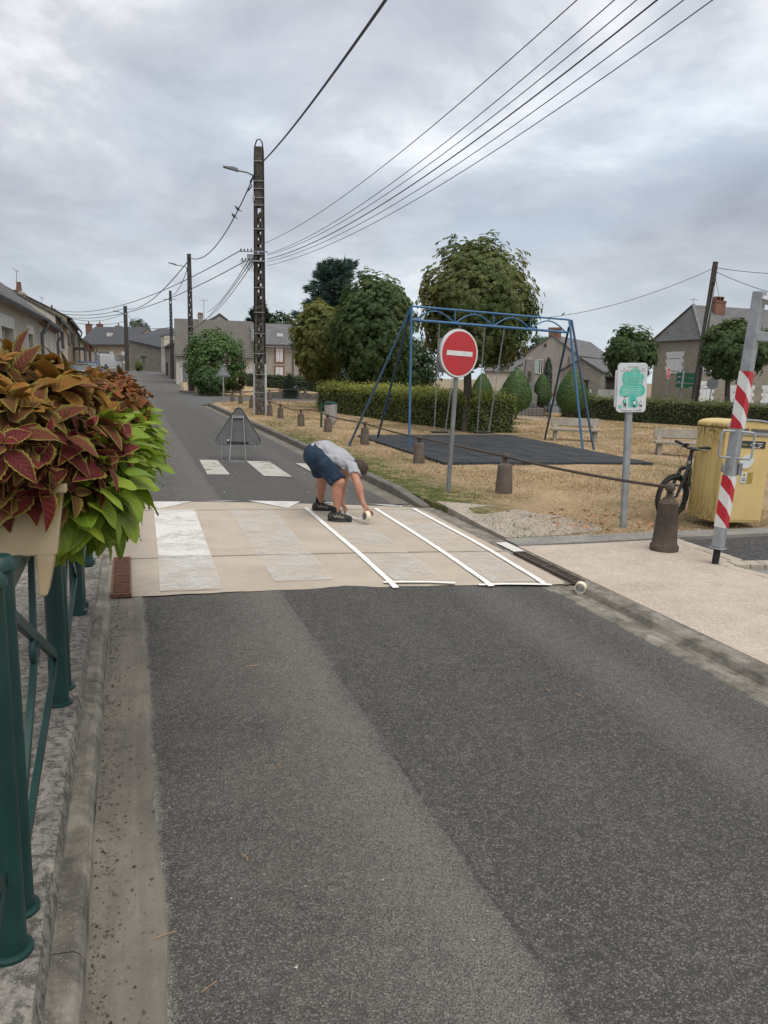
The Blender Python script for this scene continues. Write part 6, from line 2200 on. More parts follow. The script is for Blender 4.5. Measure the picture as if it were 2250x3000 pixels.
def quoined(pa, pb, pt_, pb_, side, name='window'):
    w = thing(name, 'x', 'x')
    del w['label'], w['category']
    w.parent = h.t
    g = endwall if side else (lambda a, b: h.f(a, b))
    u0, u1 = sorted((g(pa, (pt_ + pb_) / 2)[0], g(pb, (pt_ + pb_) / 2)[0]))
    z1, z0 = g((pa + pb) / 2, pt_)[1], g((pa + pb) / 2, pb_)[1]

    def bx(a, b, c, d, t0, t1, nm, mt):
        if side:
            MB().box(-t1, -t0, a, b, c, d).build(nm, M[mt], w)
        else:
            MB().box(a, b, -t1, -t0, c, d).build(nm, M[mt], w)
    n = 2
    for k in range(n):
        bx(u0 + (u1 - u0) * k / n + 0.02, u0 + (u1 - u0) * (k + 1) / n - 0.02, z0, z1, 0.005, 0.05, 'shutter', 'shut_white')
    for q in (0.12, 0.85):
        bx(u0 + 0.03, u1 - 0.03, z0 + (z1 - z0) * q, z0 + (z1 - z0) * q + 0.05, 0.051, 0.07, 'strap_hinge', 'zinc')
    bx(u0 - 0.42, u1 + 0.42, z1 + 0.02, z1 + 0.42, 0.0, 0.04, 'lintel', 'white_trim')
    k, z = 0, z1 + 0.018
    while z - 0.34 > z0 - 0.1:
        g_ = 0.42 if k % 2 else 0.22
        bx(u0 - g_, u0 - 0.004, z - 0.34, z - 0.004, 0.0, 0.04, 'quoin', 'white_trim')
        bx(u1 + 0.004, u1 + g_, z - 0.34, z - 0.004, 0.0, 0.04, 'quoin', 'white_trim')
        z -= 0.34
        k += 1


quoined(1958, 1994, 1043, 1094, True)
quoined(2062, 2080, 1046, 1094, False)
quoined(2056, 2080, 1130, 1184, False, 'stable_door')
for pa, pb in ((2140, 2158), (2178, 2198), (2238, 2262)):
    quoined(pa, pb, 1142, 1190, False, 'window')
# ------------------------------------------------------------------ vehicles
M['car_blue'] = simple('blue_car_paint', (0.022, 0.095, 0.27), (0.02, 0.085, 0.24), 0.25, 2, spec=0.6)
M['car_grey'] = simple('grey_green_car_paint', (0.10, 0.125, 0.13), (0.09, 0.115, 0.12), 0.25, 2, spec=0.6)
M['car_silver'] = simple('silver_car_paint', (0.36, 0.37, 0.385), (0.33, 0.34, 0.355), 0.3, 2, spec=0.6)
M['car_white'] = simple('white_van_paint', (0.60, 0.61, 0.62), (0.56, 0.57, 0.58), 0.3, 2, spec=0.5)
M['car_glass'] = simple('car_glass', (0.10, 0.125, 0.135), (0.13, 0.155, 0.165), 0.08, 1, spec=0.7)
M['lamp_red'] = simple('rear_lamp', (0.30, 0.015, 0.015), (0.25, 0.01, 0.01), 0.25, 4)
M['lamp_clear'] = simple('head_lamp', (0.5, 0.52, 0.53), (0.4, 0.42, 0.44), 0.15, 4)


def car(name, label, p, rz, paint, prof, roofp, W, wheels, Wr):
    """prof: side outline (x forward, z); roofp: glasshouse outline; both swept across the width with tumblehome"""
    t = thing(name, label, 'car' if 'van' not in name else 'van', p, rz)
    H = W / 2

    def sweep(pr, w0, w1, zlo, zhi):
        n = len(pr)
        vs = []
        for sg in (-1, -0.86, 0.86, 1):
            for x, z in pr:
                k = (z - zlo) / (zhi - zlo)
                w = (w0 + (w1 - w0) * k) * H
                inset = 0.0 if abs(sg) < 1 else 1.0
                cx_ = sum(a for a, b in pr) / n
                cz = sum(b for a, b in pr) / n
                f_ = 0.0 if not inset else 0.035
                vs.append((x + (cx_ - x) * f_ * 0.5, math.copysign(w * (1 if inset else 0.93), sg), z + (cz - z) * f_))
        fs = []
        for r in range(3):
            for i in range(n):
                j = (i + 1) % n
                fs.append((r * n + i, r * n + j, (r + 1) * n + j, (r + 1) * n + i))
        fs += [tuple(range(n))[::-1], tuple(3 * n + i for i in range(n))]
        return MB().add(vs, fs)

    zl, zh = min(z for x, z in prof), max(z for x, z in prof)
    sweep(prof, 0.97, 1.0, zl, zh).build('body', M[paint], t, smooth=35, bevel=0.02)
    gl, gh = min(z for x, z in roofp), max(z for x, z in roofp)
    g_ = sweep(roofp, 0.95, 0.76, gl, gh).build('glasshouse', M['car_glass'], t, smooth=35)
    top = [(x, z) for x, z in roofp if z > gh - 0.12]
    xs = [x for x, z in top]
    MB().box(min(xs) + 0.03, max(xs) - 0.03, -H * 0.72, H * 0.72, gh - 0.035, gh + 0.012).build('roof_panel', M[paint], t, bevel=0.02)
    lo = [(x, z) for x, z in roofp if z < gl + 0.1]
    fx, rx = max(x for x, z in lo), min(x for x, z in lo)
    ft, rt = max(xs), min(xs)
    for sg in (-1, 1):
        for a, b, c in ((fx, ft, 0.05), (rx, rt, 0.07), ((fx + rx) / 2 - 0.05, (ft + rt) / 2 - 0.05, 0.05)):
            MB().bar((a, sg * H * 0.93, gl), (b, sg * H * 0.745, gh - 0.01), c, c).build('pillar', M[paint], t)
        MB().box(fx - 0.42, fx - 0.24, sg * (H + 0.11) - 0.09, sg * (H + 0.11) + 0.09, gl + 0.02, gl + 0.17).build('mirror', M['black'], t, bevel=0.02)
        MB().box(zl * 0 + min(x for x, z in prof) - 0.015, min(x for x, z in prof) + 0.12, sg * H * 0.80 - 0.1, sg * H * 0.80 + 0.1, zh - 0.30, zh - 0.06).build('tail_lamp', M['lamp_red'], t, bevel=0.015)
        MB().box(max(x for x, z in prof) - 0.14, max(x for x, z in prof) + 0.006, sg * H * 0.76 - 0.15, sg * H * 0.76 + 0.13, zh - 0.32, zh - 0.18).build('headlight', M['lamp_clear'], t, bevel=0.02)
        MB().box((fx + rx) / 2, (fx + rx) / 2 + 0.16, sg * (H + 0.006) - 0.012, sg * (H + 0.006) + 0.012, zh - 0.12, zh - 0.09).build('door_handle', M['black'], t)
    for x in wheels:
        for sg in (-1, 1):
            w = thing('wheel', 'x', 'x')
            del w['label'], w['category']
            w.parent = t
            w.location = (x, sg * (H - 0.08), Wr)
            MB().lathe([(Wr * 0.66, -0.1), (Wr * 0.96, -0.1), (Wr, -0.07), (Wr, 0.07), (Wr * 0.96, 0.1), (Wr * 0.66, 0.1)], 24, ax='y').build('tyre', M['rubber'], w, smooth=40)
            MB().lathe([(Wr * 0.64, -0.09), (Wr * 0.5, -0.102), (0.05, -0.098), (0.05, 0.098), (Wr * 0.5, 0.102), (Wr * 0.64, 0.09)], 16, ax='y').build('rim', M['galv'], w, smooth=40)
    xr = min(x for x, z in prof)
    MB().box(xr - 0.02, xr + 0.005, -0.26, 0.26, zh - 0.42, zh - 0.31).build('number_plate', M['white'], t)
    MB().box(xr - 0.05, xr + 0.1, -H * 0.95, H * 0.95, zl + 0.05, zl + 0.28).build('rear_bumper', M[paint], t, bevel=0.04)
    return t


hatch = [(-1.95, 0.28), (1.95, 0.26), (2.02, 0.45), (1.98, 0.66), (1.75, 0.80), (0.95, 0.95), (-1.85, 1.00), (-2.0, 0.85), (-2.03, 0.5)]
hroof = [(1.0, 0.94), (0.25, 1.40), (-0.1, 1.45), (-1.2, 1.45), (-1.55, 1.38), (-1.92, 0.98)]
q = AT(262, 1105, 62)
q.z = gz(q.x, q.y) + 0.02
car('parked_car', 'bright blue hatchback parked behind the grey car', q, PI / 2 + PHI, 'car_blue', hatch, hroof, 1.72, (-1.25, 1.3), 0.30)
q = AT(233, 1110, 50)
q.z = gz(q.x, q.y) + 0.02
car('parked_car', 'grey green car with wide rear window parked nearest the planters', q, PI / 2 + PHI, 'car_grey', hatch, hroof, 1.72, (-1.25, 1.3), 0.30)
vanp = [(-2.4, 0.30), (2.35, 0.30), (2.45, 0.6), (2.38, 0.95), (1.75, 1.18), (-2.42, 1.2)]
q = AT(311, 1085, 108)
q.z = gz(q.x, q.y) + 0.02
vt = car('delivery_van', 'white van with roof rack and rear ladder parked at the end of the street', q, PI / 2 - R(13), 'car_white', vanp, [(1.72, 1.17), (1.05, 1.88), (0.8, 1.95), (0.3, 1.95), (0.3, 1.17)], 1.95, (-1.5, 1.55), 0.34)
MB().box(-2.42, 0.75, -0.93, 0.93, 1.19, 1.96).build('cargo_body', M['car_white'], vt, bevel=0.06)
MB().box(-2.44, -2.40, -0.86, -0.03, 0.5, 1.88).build('rear_door', M['car_white'], vt, bevel=0.01)
MB().box(-2.44, -2.40, 0.03, 0.86, 0.5, 1.88).build('rear_door', M['car_white'], vt, bevel=0.01)
rk = MB().box(-2.3, 0.5, -0.85, -0.78, 2.08, 2.13).build('roof_rack', M['galv'], vt)
MB().box(-2.3, 0.5, 0.78, 0.85, 2.08, 2.13).build('rack_rail', M['galv'], rk)
for k in range(6):
    x = -2.2 + k * 0.5
    MB().box(x, x + 0.05, -0.85, 0.85, 1.99, 2.075).build('rack_bar', M['galv'], rk)
ld = MB().box(-2.55, -2.49, -0.66, -0.61, 0.6, 2.05).build('ladder', M['black'], vt)
MB().box(-2.55, -2.49, -0.30, -0.25, 0.6, 2.05).build('ladder_rail', M['black'], ld)
for k in range(6):
    MB().box(-2.54, -2.5, -0.605, -0.305, 0.75 + k * 0.23, 0.79 + k * 0.23).build('ladder_rung', M['black'], ld)
q = AT(1510, 1188, 44)
q.z = gz(q.x, q.y) + 0.02
car('parked_car', 'silver car half hidden behind the pointed topiary bushes', q, R(165), 'car_silver', hatch, hroof, 1.72, (-1.25, 1.3), 0.31)
# ------------------------------------------------------------------ trees, hedges, topiary
def leaf_mat(name, c1, c2, c3, f3=0.3, nscale=0.9, rough=0.55, tr=0.3, lo=0.42, hi=0.62):
    q = NT(name)
    c1, c2, c3 = [tuple(v * 1.55 for v in c) for c in (c1, c2, c3)]
    isl = q.node('ShaderNodeNewGeometry').outputs['Random Per Island']
    col = q.mix(isl, c1, c2)
    col = q.mix(q.math('MULTIPLY', q.ramp(q.noise(nscale, 4, 0.6, 0.2), lo, hi), q.math('ADD', f3, q.math('MULTIPLY', isl, 0.4)), clamp=True), col, c3)
    q.fin(col, rough, 0.35)
    q.translucent(q.mix(0.4, col, (0.16, 0.22, 0.03)), tr)
    return q.mat


M['bark'] = stone_mat('bark', (0.115, 0.098, 0.08), (0.065, 0.055, 0.046), (0.20, 0.19, 0.165), 0.5)
M['chest_bronze'] = leaf_mat('bronzing_chestnut', (0.038, 0.062, 0.018), (0.080, 0.108, 0.032), (0.165, 0.135, 0.040), 0.35, 0.55)
M['chest_green'] = leaf_mat('green_chestnut', (0.024, 0.050, 0.016), (0.055, 0.092, 0.028), (0.105, 0.115, 0.034), 0.12, 0.7)
M['chest_yellow'] = leaf_mat('yellowing_chestnut', (0.052, 0.074, 0.019), (0.10, 0.115, 0.030), (0.20, 0.172, 0.04), 0.35, 0.8, lo=0.36, hi=0.6)
M['ash'] = leaf_mat('ash_leaf', (0.026, 0.062, 0.015), (0.062, 0.118, 0.030), (0.09, 0.14, 0.038), 0.2)
M['cedar'] = leaf_mat('cedar_needle', (0.034, 0.064, 0.055), (0.066, 0.105, 0.088), (0.05, 0.085, 0.062), 0.15, 1.2, tr=0.1)
M['fir'] = leaf_mat('fir_needle', (0.009, 0.020, 0.014), (0.022, 0.036, 0.024), (0.03, 0.045, 0.025), 0.1, tr=0.1)
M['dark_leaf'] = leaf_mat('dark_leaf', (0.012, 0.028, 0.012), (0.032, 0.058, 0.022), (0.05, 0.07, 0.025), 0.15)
M['bush'] = leaf_mat('bush_leaf', (0.024, 0.052, 0.018), (0.055, 0.095, 0.030), (0.07, 0.11, 0.035), 0.2)
M['hedge'] = leaf_mat('hedge_leaf', (0.036, 0.064, 0.014), (0.092, 0.118, 0.026), (0.115, 0.125, 0.034), 0.3, 1.5)
M['hedge_dark'] = leaf_mat('hedge_dark_leaf', (0.018, 0.036, 0.013), (0.045, 0.068, 0.022), (0.075, 0.085, 0.028), 0.25, 1.2)
M['shoots'] = leaf_mat('young_hedge_shoot', (0.14, 0.165, 0.030), (0.235, 0.24, 0.05), (0.18, 0.19, 0.035), 0.3, 2)
M['shoots_mild'] = leaf_mat('mild_hedge_shoot', (0.07, 0.09, 0.02), (0.135, 0.14, 0.035), (0.10, 0.11, 0.03), 0.3, 2)
M['topiary'] = leaf_mat('topiary_leaf', (0.020, 0.045, 0.012), (0.044, 0.080, 0.020), (0.05, 0.088, 0.022), 0.2, 2, tr=0.12)
M['core'] = simple('shaded_twigs', (0.018, 0.022, 0.010), (0.030, 0.028, 0.016), 0.95, 6)  # hedge core colour, with the inner shade put into it

KITE = (np.array([[0, 0, 0], [0.45, -0.30, 0.05], [1.0, 0, -0.12], [0.45, 0.30, 0.05]], float), np.array([[0, 1, 2], [0, 2, 3]]))
NEEDLE = (np.array([[0, -0.05, 0], [0, 0.05, 0], [1, 0, -0.05]], float), np.array([[0, 1, 2]]))


def palmate(n=6):
    V, Fc = [], []
    for k in range(n):
        a = R(-95 + 190 * k / (n - 1))
        L = 1.0 - 0.42 * abs(k - (n - 1) / 2) / ((n - 1) / 2)
        c, s = math.cos(a), math.sin(a)
        o = len(V)
        for x, y, z in ((0.05, 0, 0), (0.62, -0.17, 0.02), (1.0, 0, -0.30), (0.62, 0.17, 0.02)):
            x, y = x * L, y * L
            V.append((x * c - y * s, x * s + y * c, z * L))
        Fc += [(o, o + 1, o + 2), (o, o + 2, o + 3)]
    return np.array(V), np.array(Fc)


PALM = palmate()


def cards(name, P, N, S, tmpl, mat, parent=None, droop=0.5, smooth=False, kind='stuff', spin=True):
    """leaf faces: at P, facing N, size S; each hangs a little (droop)"""
    n = len(P)
    N = N / (np.linalg.norm(N, axis=1, keepdims=True) + 1e-9)
    A = RNG.normal(size=(n, 3))
    if droop:
        A = A * (1 - droop * 0.6) + np.array([0, 0, -1.0]) * droop
    T = A - N * np.sum(A * N, 1, keepdims=True)
    T /= np.linalg.norm(T, axis=1, keepdims=True) + 1e-9
    B = np.cross(N, T)
    tv, tf = tmpl
    V = P[:, None, :] + S[:, None, None] * (tv[None, :, 0:1] * T[:, None, :] + tv[None, :, 1:2] * B[:, None, :] + tv[None, :, 2:3] * N[:, None, :])
    Fc = tf[None] + (np.arange(n) * len(tv))[:, None, None]
    o = np_mesh(name, V.reshape(-1, 3), Fc.reshape(-1, tf.shape[1]), mat, parent, smooth)
    if kind:
        o['kind'] = kind
    return o


def sphere_dirs(n):
    v = RNG.normal(size=(n, 3))
    return v / np.linalg.norm(v, axis=1, keepdims=True)


def crown_points(c, rad, nclump, per, clump_r, inner=0.25, flat=0.0):
    """clumps over an uneven ellipsoid; returns points and outward normals"""
    c, rad = np.array(c), np.array(rad)
    d = sphere_dirs(nclump)
    if flat:
        d[:, 2] = np.where(d[:, 2] < -flat, -flat, d[:, 2])
    rr = 1 - inner * RNG.uniform(0, 1, nclump) ** 1.5 + RNG.normal(0, 0.05, nclump)
    C = c + d * rad * rr[:, None]
    k = RNG.integers(0, nclump, nclump * per)
    o = sphere_dirs(len(k)) * RNG.uniform(0.25, 1.0, len(k))[:, None] ** 0.6
    out = d[k]
    o = o + out * 0.35
    P = C[k] + o * clump_r * RNG.uniform(0.7, 1.25, nclump)[k][:, None]
    N = o * 0.7 + out * 0.9 + np.array([0, 0, 0.55]) + RNG.normal(0, 0.35, (len(k), 3))
    return P, N


def trunk(parent, h, r0, r1, c, rad, lean=(0, 0), limbs=9, mat='bark'):
    top = Vector((lean[0], lean[1], h))
    path = [Vector((0, 0, -0.15)), Vector((0, 0, 0.0)), top * 0.35 + Vector((0.03, 0, 0)), top * 0.7 + Vector((-0.02, 0.02, 0)), top]
    m = MB().tube(path, [r0 * 1.35, r0 * 1.15, r0 * 0.95, (r0 + r1) / 2, r1], 10)
    c = Vector(c)
    for k in range(limbs):
        a = 2 * PI * k / limbs + random.uniform(-0.3, 0.3)
        e = c + Vector((math.cos(a) * rad[0], math.sin(a) * rad[1], rad[2] * random.uniform(-0.5, 0.75))) * 0.75
        s = top * random.uniform(0.75, 1.0)
        m.tube([s, s.lerp(e, 0.5) + Vector((0, 0, 0.15)), e], [r1 * 0.7, r1 * 0.42, r1 * 0.15], 6)
    return m.build('trunk', M[mat], parent, smooth=60)


def pxbase(px, Y, lift=0.08):
    q = AT(px, 1150, Y)
    q.z = gz(q.x, q.y) + lift
    return q


def px_crown(base, px, py, Y, rx, rz):
    """crown centre relative to the base from where its middle appears"""
    c = AT(px, py, Y)
    return c - base


def chestnut(label, base, cpx, cpy, Y, wpx, hpx, mat, nclump, per, leaf, tr=0.13, group='chestnut trees round the green', cl=0.42, lean=(0, 0), skirt=0.85):
    t = thing('chestnut_tree', label, 'tree', base, 0, group)
    s = Y / F_PX
    rx, rz = wpx / 2 * s, hpx / 2 * s
    c = px_crown(base, cpx, cpy, Y, rx, rz)
    P, N = crown_points(c, (max(rx - 0.45, rx * 0.6), max(rx - 0.45, rx * 0.6), max(rz - 0.46, rz * 0.64)), nclump, per, cl, flat=skirt)
    cards('crown', P, N, RNG.uniform(0.75, 1.2, len(P)) * leaf, PALM, M[mat], t, 0.30)
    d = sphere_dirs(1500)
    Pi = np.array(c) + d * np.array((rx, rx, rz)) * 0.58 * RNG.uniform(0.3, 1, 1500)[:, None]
    cards('inner_leaves', Pi, d, RNG.uniform(0.9, 1.4, 1500) * leaf, PALM, M['dark_leaf'], t, 0.6)  # darker leaf colour puts the crown's inner shade into these leaves
    trunk(t, max(0.6, c.z - rz * 0.55), tr, tr * 0.7, c, (rx, rx, rz), lean)
    return t


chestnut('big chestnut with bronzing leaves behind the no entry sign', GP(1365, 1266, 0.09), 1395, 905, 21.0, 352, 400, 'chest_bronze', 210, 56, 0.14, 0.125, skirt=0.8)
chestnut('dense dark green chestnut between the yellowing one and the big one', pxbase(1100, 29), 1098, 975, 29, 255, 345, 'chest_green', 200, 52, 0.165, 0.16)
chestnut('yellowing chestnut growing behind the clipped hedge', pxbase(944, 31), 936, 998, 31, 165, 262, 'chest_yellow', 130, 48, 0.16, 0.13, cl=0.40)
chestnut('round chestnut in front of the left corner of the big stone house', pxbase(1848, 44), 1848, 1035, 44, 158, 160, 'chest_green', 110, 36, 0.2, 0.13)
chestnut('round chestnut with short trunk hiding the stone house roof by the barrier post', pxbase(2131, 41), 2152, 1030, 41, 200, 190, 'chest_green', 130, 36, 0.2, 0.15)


def plain_tree(name, label, base, cpx, cpy, Y, wpx, hpx, mat, nclump, per, leaf, tr=0.08, cl=0.4, droop=0.45, inner=0.35, flat=0.0, cat='tree', limbs=9):
    t = thing(name, label, cat, base)
    s = Y / F_PX
    rx, rz = wpx / 2 * s, hpx / 2 * s
    c = px_crown(base, cpx, cpy, Y, rx, rz)
    P, N = crown_points(c, (rx * 0.85, rx * 0.85, rz * 0.87), nclump, per, cl, inner, flat)
    P[:, 2] = np.maximum(P[:, 2], 0.05)
    cards('crown' if cat == 'tree' else 'foliage', P, N, RNG.uniform(0.7, 1.25, len(P)) * leaf, KITE, M[mat], t, droop)
    trunk(t, max(0.3, c.z - rz * 0.5), tr, tr * 0.6, c, (rx, rx, rz), limbs=limbs)
    return t


plain_tree('ash_tree', 'bushy bright green tree in front of the long low house', pxbase(622, 44.5), 630, 1055, 44.5, 180, 175, 'ash', 170, 40, 0.20, 0.1, 0.36)
plain_tree('round_bush', 'dense rounded dark green bush beside the second lamp pole', pxbase(615, 42), 615, 1114, 42, 90, 78, 'bush', 90, 70, 0.11, 0.05, 0.22, 0.1, 0.15, cat='bush')
plain_tree('low_shrub', 'low brownish green shrub between the round bush and the dark hedge', pxbase(692, 46), 690, 1118, 46, 75, 50, 'dark_leaf', 60, 40, 0.12, 0.04, 0.25, cat='bush')
plain_tree('far_tree', 'small rounded tree peeping over the long house roof', pxbase(822, 86), 822, 955, 86, 75, 60, 'dark_leaf', 40, 40, 0.4, 0.15, 0.5)
plain_tree('dark_tree', 'dark round tree behind the hedge between the two tall chestnuts', pxbase(1200, 36), 1200, 1075, 36, 170, 150, 'dark_leaf', 110, 36, 0.22, 0.1, 0.4)
plain_tree('far_tree', 'thin tree top behind the brick chimney of the gable house', pxbase(1580, 84), 1578, 1020, 84, 70, 80, 'dark_leaf', 40, 36, 0.35, 0.15, 0.5)
plain_tree('far_tree', 'twiggy distant tree over the slate roofs beside the distant pole', pxbase(405, 150), 405, 960, 150, 60, 36, 'dark_leaf', 30, 26, 0.5, 0.2, 0.7, inner=0.6)
plain_tree('dark_shrub', 'dark shrub under the yellowing chestnut', pxbase(1010, 34), 1010, 1108, 34, 120, 80, 'fir', 80, 30, 0.18, 0.06, 0.3, cat='bush')
plain_tree('dark_shrub', 'dark shrub below the dense green chestnut', pxbase(1105, 35), 1110, 1118, 35, 120, 70, 'dark_leaf', 80, 30, 0.18, 0.06, 0.3, cat='bush')
plain_tree('wall_shrub', 'brown shrub against the stone barn wall', pxbase(405, 101), 406, 1070, 101, 18, 26, 'chest_bronze', 20, 24, 0.25, 0.05, 0.25, cat='bush')


def conifer(name, label, base, H, tiers, mat, shape, n_need, need, tr=0.12, droop=0.15, tuft=0.32, zlo=0.15):
    t = thing(name, label, 'tree', base)
    m = MB().tube([(0, 0, -0.1), (0, 0, H * 0.5), (0, 0, H * 0.97)], [tr, tr * 0.6, 0.02], 8)
    P, N = [], []
    for i in range(tiers):
        k = zlo + (1 - zlo) * (i + random.uniform(-0.2, 0.2)) / tiers
        z = H * k
        nb = random.randint(6, 9)
        a0 = random.uniform(0, 6)
        for b in range(nb):
            a = a0 + 2 * PI * b / nb + random.uniform(-0.25, 0.25)
            L = shape(k) * random.uniform(0.5, 1.15)
            d = Vector((math.cos(a), math.sin(a), 0))
            e = d * L + Vector((0, 0, -L * droop + random.uniform(-0.2, 0.38) * L))
            s0 = Vector((0, 0, z))
            m.tube([s0, s0 + e], [tr * 0.25, 0.008], 4)
            cnt = max(4, int(n_need * L))
            u = RNG.uniform(0.15, 1.02, cnt) ** 0.8
            pp = np.array(s0)[None] + u[:, None] * np.array(e)[None]
            wv = tuft * L * (1.05 - u) * 0.9 + 0.08
            side = np.array([-d.y, d.x, 0])
            pp = pp + side[None] * (RNG.uniform(-1, 1, cnt) * wv)[:, None] + np.array([0, 0, 1])[None] * RNG.normal(0, 0.10, cnt)[:, None]
            P.append(pp)
            nn = np.array(e)[None] * 0.8 + side[None] * RNG.normal(0, 0.6, cnt)[:, None] + RNG.normal(0, 0.3, (cnt, 3)) + np.array([0, 0, 0.2])
            N.append(nn)
    P, D = np.concatenate(P), np.concatenate(N)
    D /= np.linalg.norm(D, axis=1, keepdims=True)
    n = len(P)
    B = np.cross(D, RNG.normal(size=(n, 3)))
    B /= np.linalg.norm(B, axis=1, keepdims=True)
    S = RNG.uniform(0.6, 1.3, n)[:, None] * need
    V = np.stack([P - B * S * 0.13, P + B * S * 0.13, P + D * S], 1).reshape(-1, 3)
    o = np_mesh('crown', V, np.arange(3 * n).reshape(n, 3), M[mat], t)
    o['kind'] = 'stuff'
    m.build('trunk', M['bark'], t)
    return t


b = pxbase(975, 46)
H = AT(975, 752, 46).z - b.z
conifer('cedar_tree', 'tall blue green cedar rising behind the yellowing chestnut', b, H, 15, 'cedar', lambda k: 0.55 + 2.0 * (1 - k) ** 0.42, 230, 0.30, 0.2, -0.06, 0.30, 0.2)
b = pxbase(765, 86)
H = AT(765, 880, 86).z - b.z
conifer('fir_tree', 'dark fir behind the roof of the long house', b, H, 22, 'fir', lambda k: 0.15 + 3.9 * (1 - k) ** 0.9, 120, 0.45, 0.2, 0.1, 0.4, 0.3)
b = GP(848, 1162, 0.1)
conifer('small_spruce', 'small dark spruce on the far lawn beside the pinwheel', b, 1.15, 12, 'fir', lambda k: 0.06 + 0.62 * (1 - k), 300, 0.1, 0.03, 0.05, 0.4, 0.05)


def box_hedge(name, label, a, b, w, h, mat, leaf, dens, shoots=None, lift=0.09, noise=0.05, seg=0.6, shoot_n=0.25):
    """a, b: street points (s,t) of the front foot; the hedge body lies to the far side"""
    a, b = Vector(a), Vector(b)
    base = pt(a.x, a.y, lift)
    t = thing(name, label, 'hedge', base)
    d = (b - a)
    L = d.length
    d /= L
    nn = Vector((-d.y, d.x))
    # far side from the camera
    if nn.dot(a + nn) < 0 or (a + nn).length < a.length:
        nn = -nn
    n = int(L * h * dens + L * w * dens + 2 * w * h * dens)
    U, Vv, Wd = [], [], []
    areas = np.array([L * h, L * w, w * h, w * h, L * h * 0.35])
    kind = RNG.choice(5, n, p=areas / areas.sum())
    u = RNG.uniform(0, L, n)
    v = RNG.uniform(0, h, n)
    ww = RNG.uniform(0, w, n)
    N = np.zeros((n, 3))
    dd, n3 = np.array([*xy(d.x, d.y), 0]), np.array([*xy(nn.x, nn.y), 0])
    ww = np.where(kind == 0, 0, np.where(kind == 4, w, ww))
    v = np.where(kind == 1, h, v)
    u = np.where(kind == 2, 0, np.where(kind == 3, L, u))
    N[kind == 0] = -n3 + [0, 0, 0.5]
    N[kind == 4] = n3
    N[kind == 1] = [0, 0, 1]
    N[kind == 2] = -dd
    N[kind == 3] = dd
    bul = 0.03 * np.sin(u * 2.1) + 0.025 * np.sin(u * 5.3 + v * 3) + RNG.normal(0, noise, n)
    s = a.x + d.x * u + nn.x * ww
    tt_ = a.y + d.y * u + nn.y * ww
    X, Y = s * UX + tt_ * VX, s * UY + tt_ * VY
    k = np.clip((tt_ - 5) / 20, 0, 1)
    Z = 0.014 * s * (1 - 0.8 * k * k * (3 - 2 * k)) + lift + v
    P = np.stack([X, Y, Z], 1) - np.array(base) + N / np.linalg.norm(N, axis=1, keepdims=True) * bul[:, None]
    cards('foliage', P, N + RNG.normal(0, 0.5, (n, 3)), RNG.uniform(0.7, 1.3, n) * leaf, KITE, M[mat], t, 0.2)
    if shoots:
        m_ = int(n * shoot_n)
        sel = RNG.choice(np.where(kind == 1)[0], m_)
        Q = P[sel] + RNG.normal(0, 0.04, (m_, 3)) + np.array([0, 0, 1]) * (RNG.uniform(0, 1, m_) ** 3 * 0.16)[:, None]
        cards('young_shoots', Q, RNG.normal(0, 0.6, (m_, 3)) + [0, -0.4, 0.5], RNG.uniform(0.7, 1.3, m_) * leaf, KITE, M[shoots], t, -0.5)
        sel = RNG.choice(np.where(kind == 0)[0], m_ * 2)
        sel = sel[(v[sel] / h) ** 3 > RNG.uniform(0.35, 1.0, len(sel))]
        cards('young_shoots', P[sel], N[sel] + RNG.normal(0, 0.5, (len(sel), 3)), RNG.uniform(0.7, 1.2, len(sel)) * leaf, KITE, M[shoots], t, 0.1)
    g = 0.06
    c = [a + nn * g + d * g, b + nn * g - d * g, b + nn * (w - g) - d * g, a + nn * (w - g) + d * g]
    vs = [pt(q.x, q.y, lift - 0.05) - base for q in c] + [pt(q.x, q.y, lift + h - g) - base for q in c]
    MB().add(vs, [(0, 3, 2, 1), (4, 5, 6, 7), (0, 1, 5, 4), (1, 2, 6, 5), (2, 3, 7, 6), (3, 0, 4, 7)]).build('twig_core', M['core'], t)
    return t


g2 = lambda px, py: st(*GP(px, py, 0.1)[:2])
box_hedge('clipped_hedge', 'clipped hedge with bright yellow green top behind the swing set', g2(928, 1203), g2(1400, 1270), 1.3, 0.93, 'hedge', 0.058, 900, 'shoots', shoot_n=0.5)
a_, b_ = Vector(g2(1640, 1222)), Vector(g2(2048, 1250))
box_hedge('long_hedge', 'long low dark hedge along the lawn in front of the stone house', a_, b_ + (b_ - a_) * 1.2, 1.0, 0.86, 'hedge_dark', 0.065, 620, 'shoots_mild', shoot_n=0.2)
box_hedge('dark_hedge', 'dark evergreen hedge before the two storey house across the side street', (52, 7.5), (49.5, 17.5), 1.2, 1.0, 'dark_leaf', 0.11, 260)


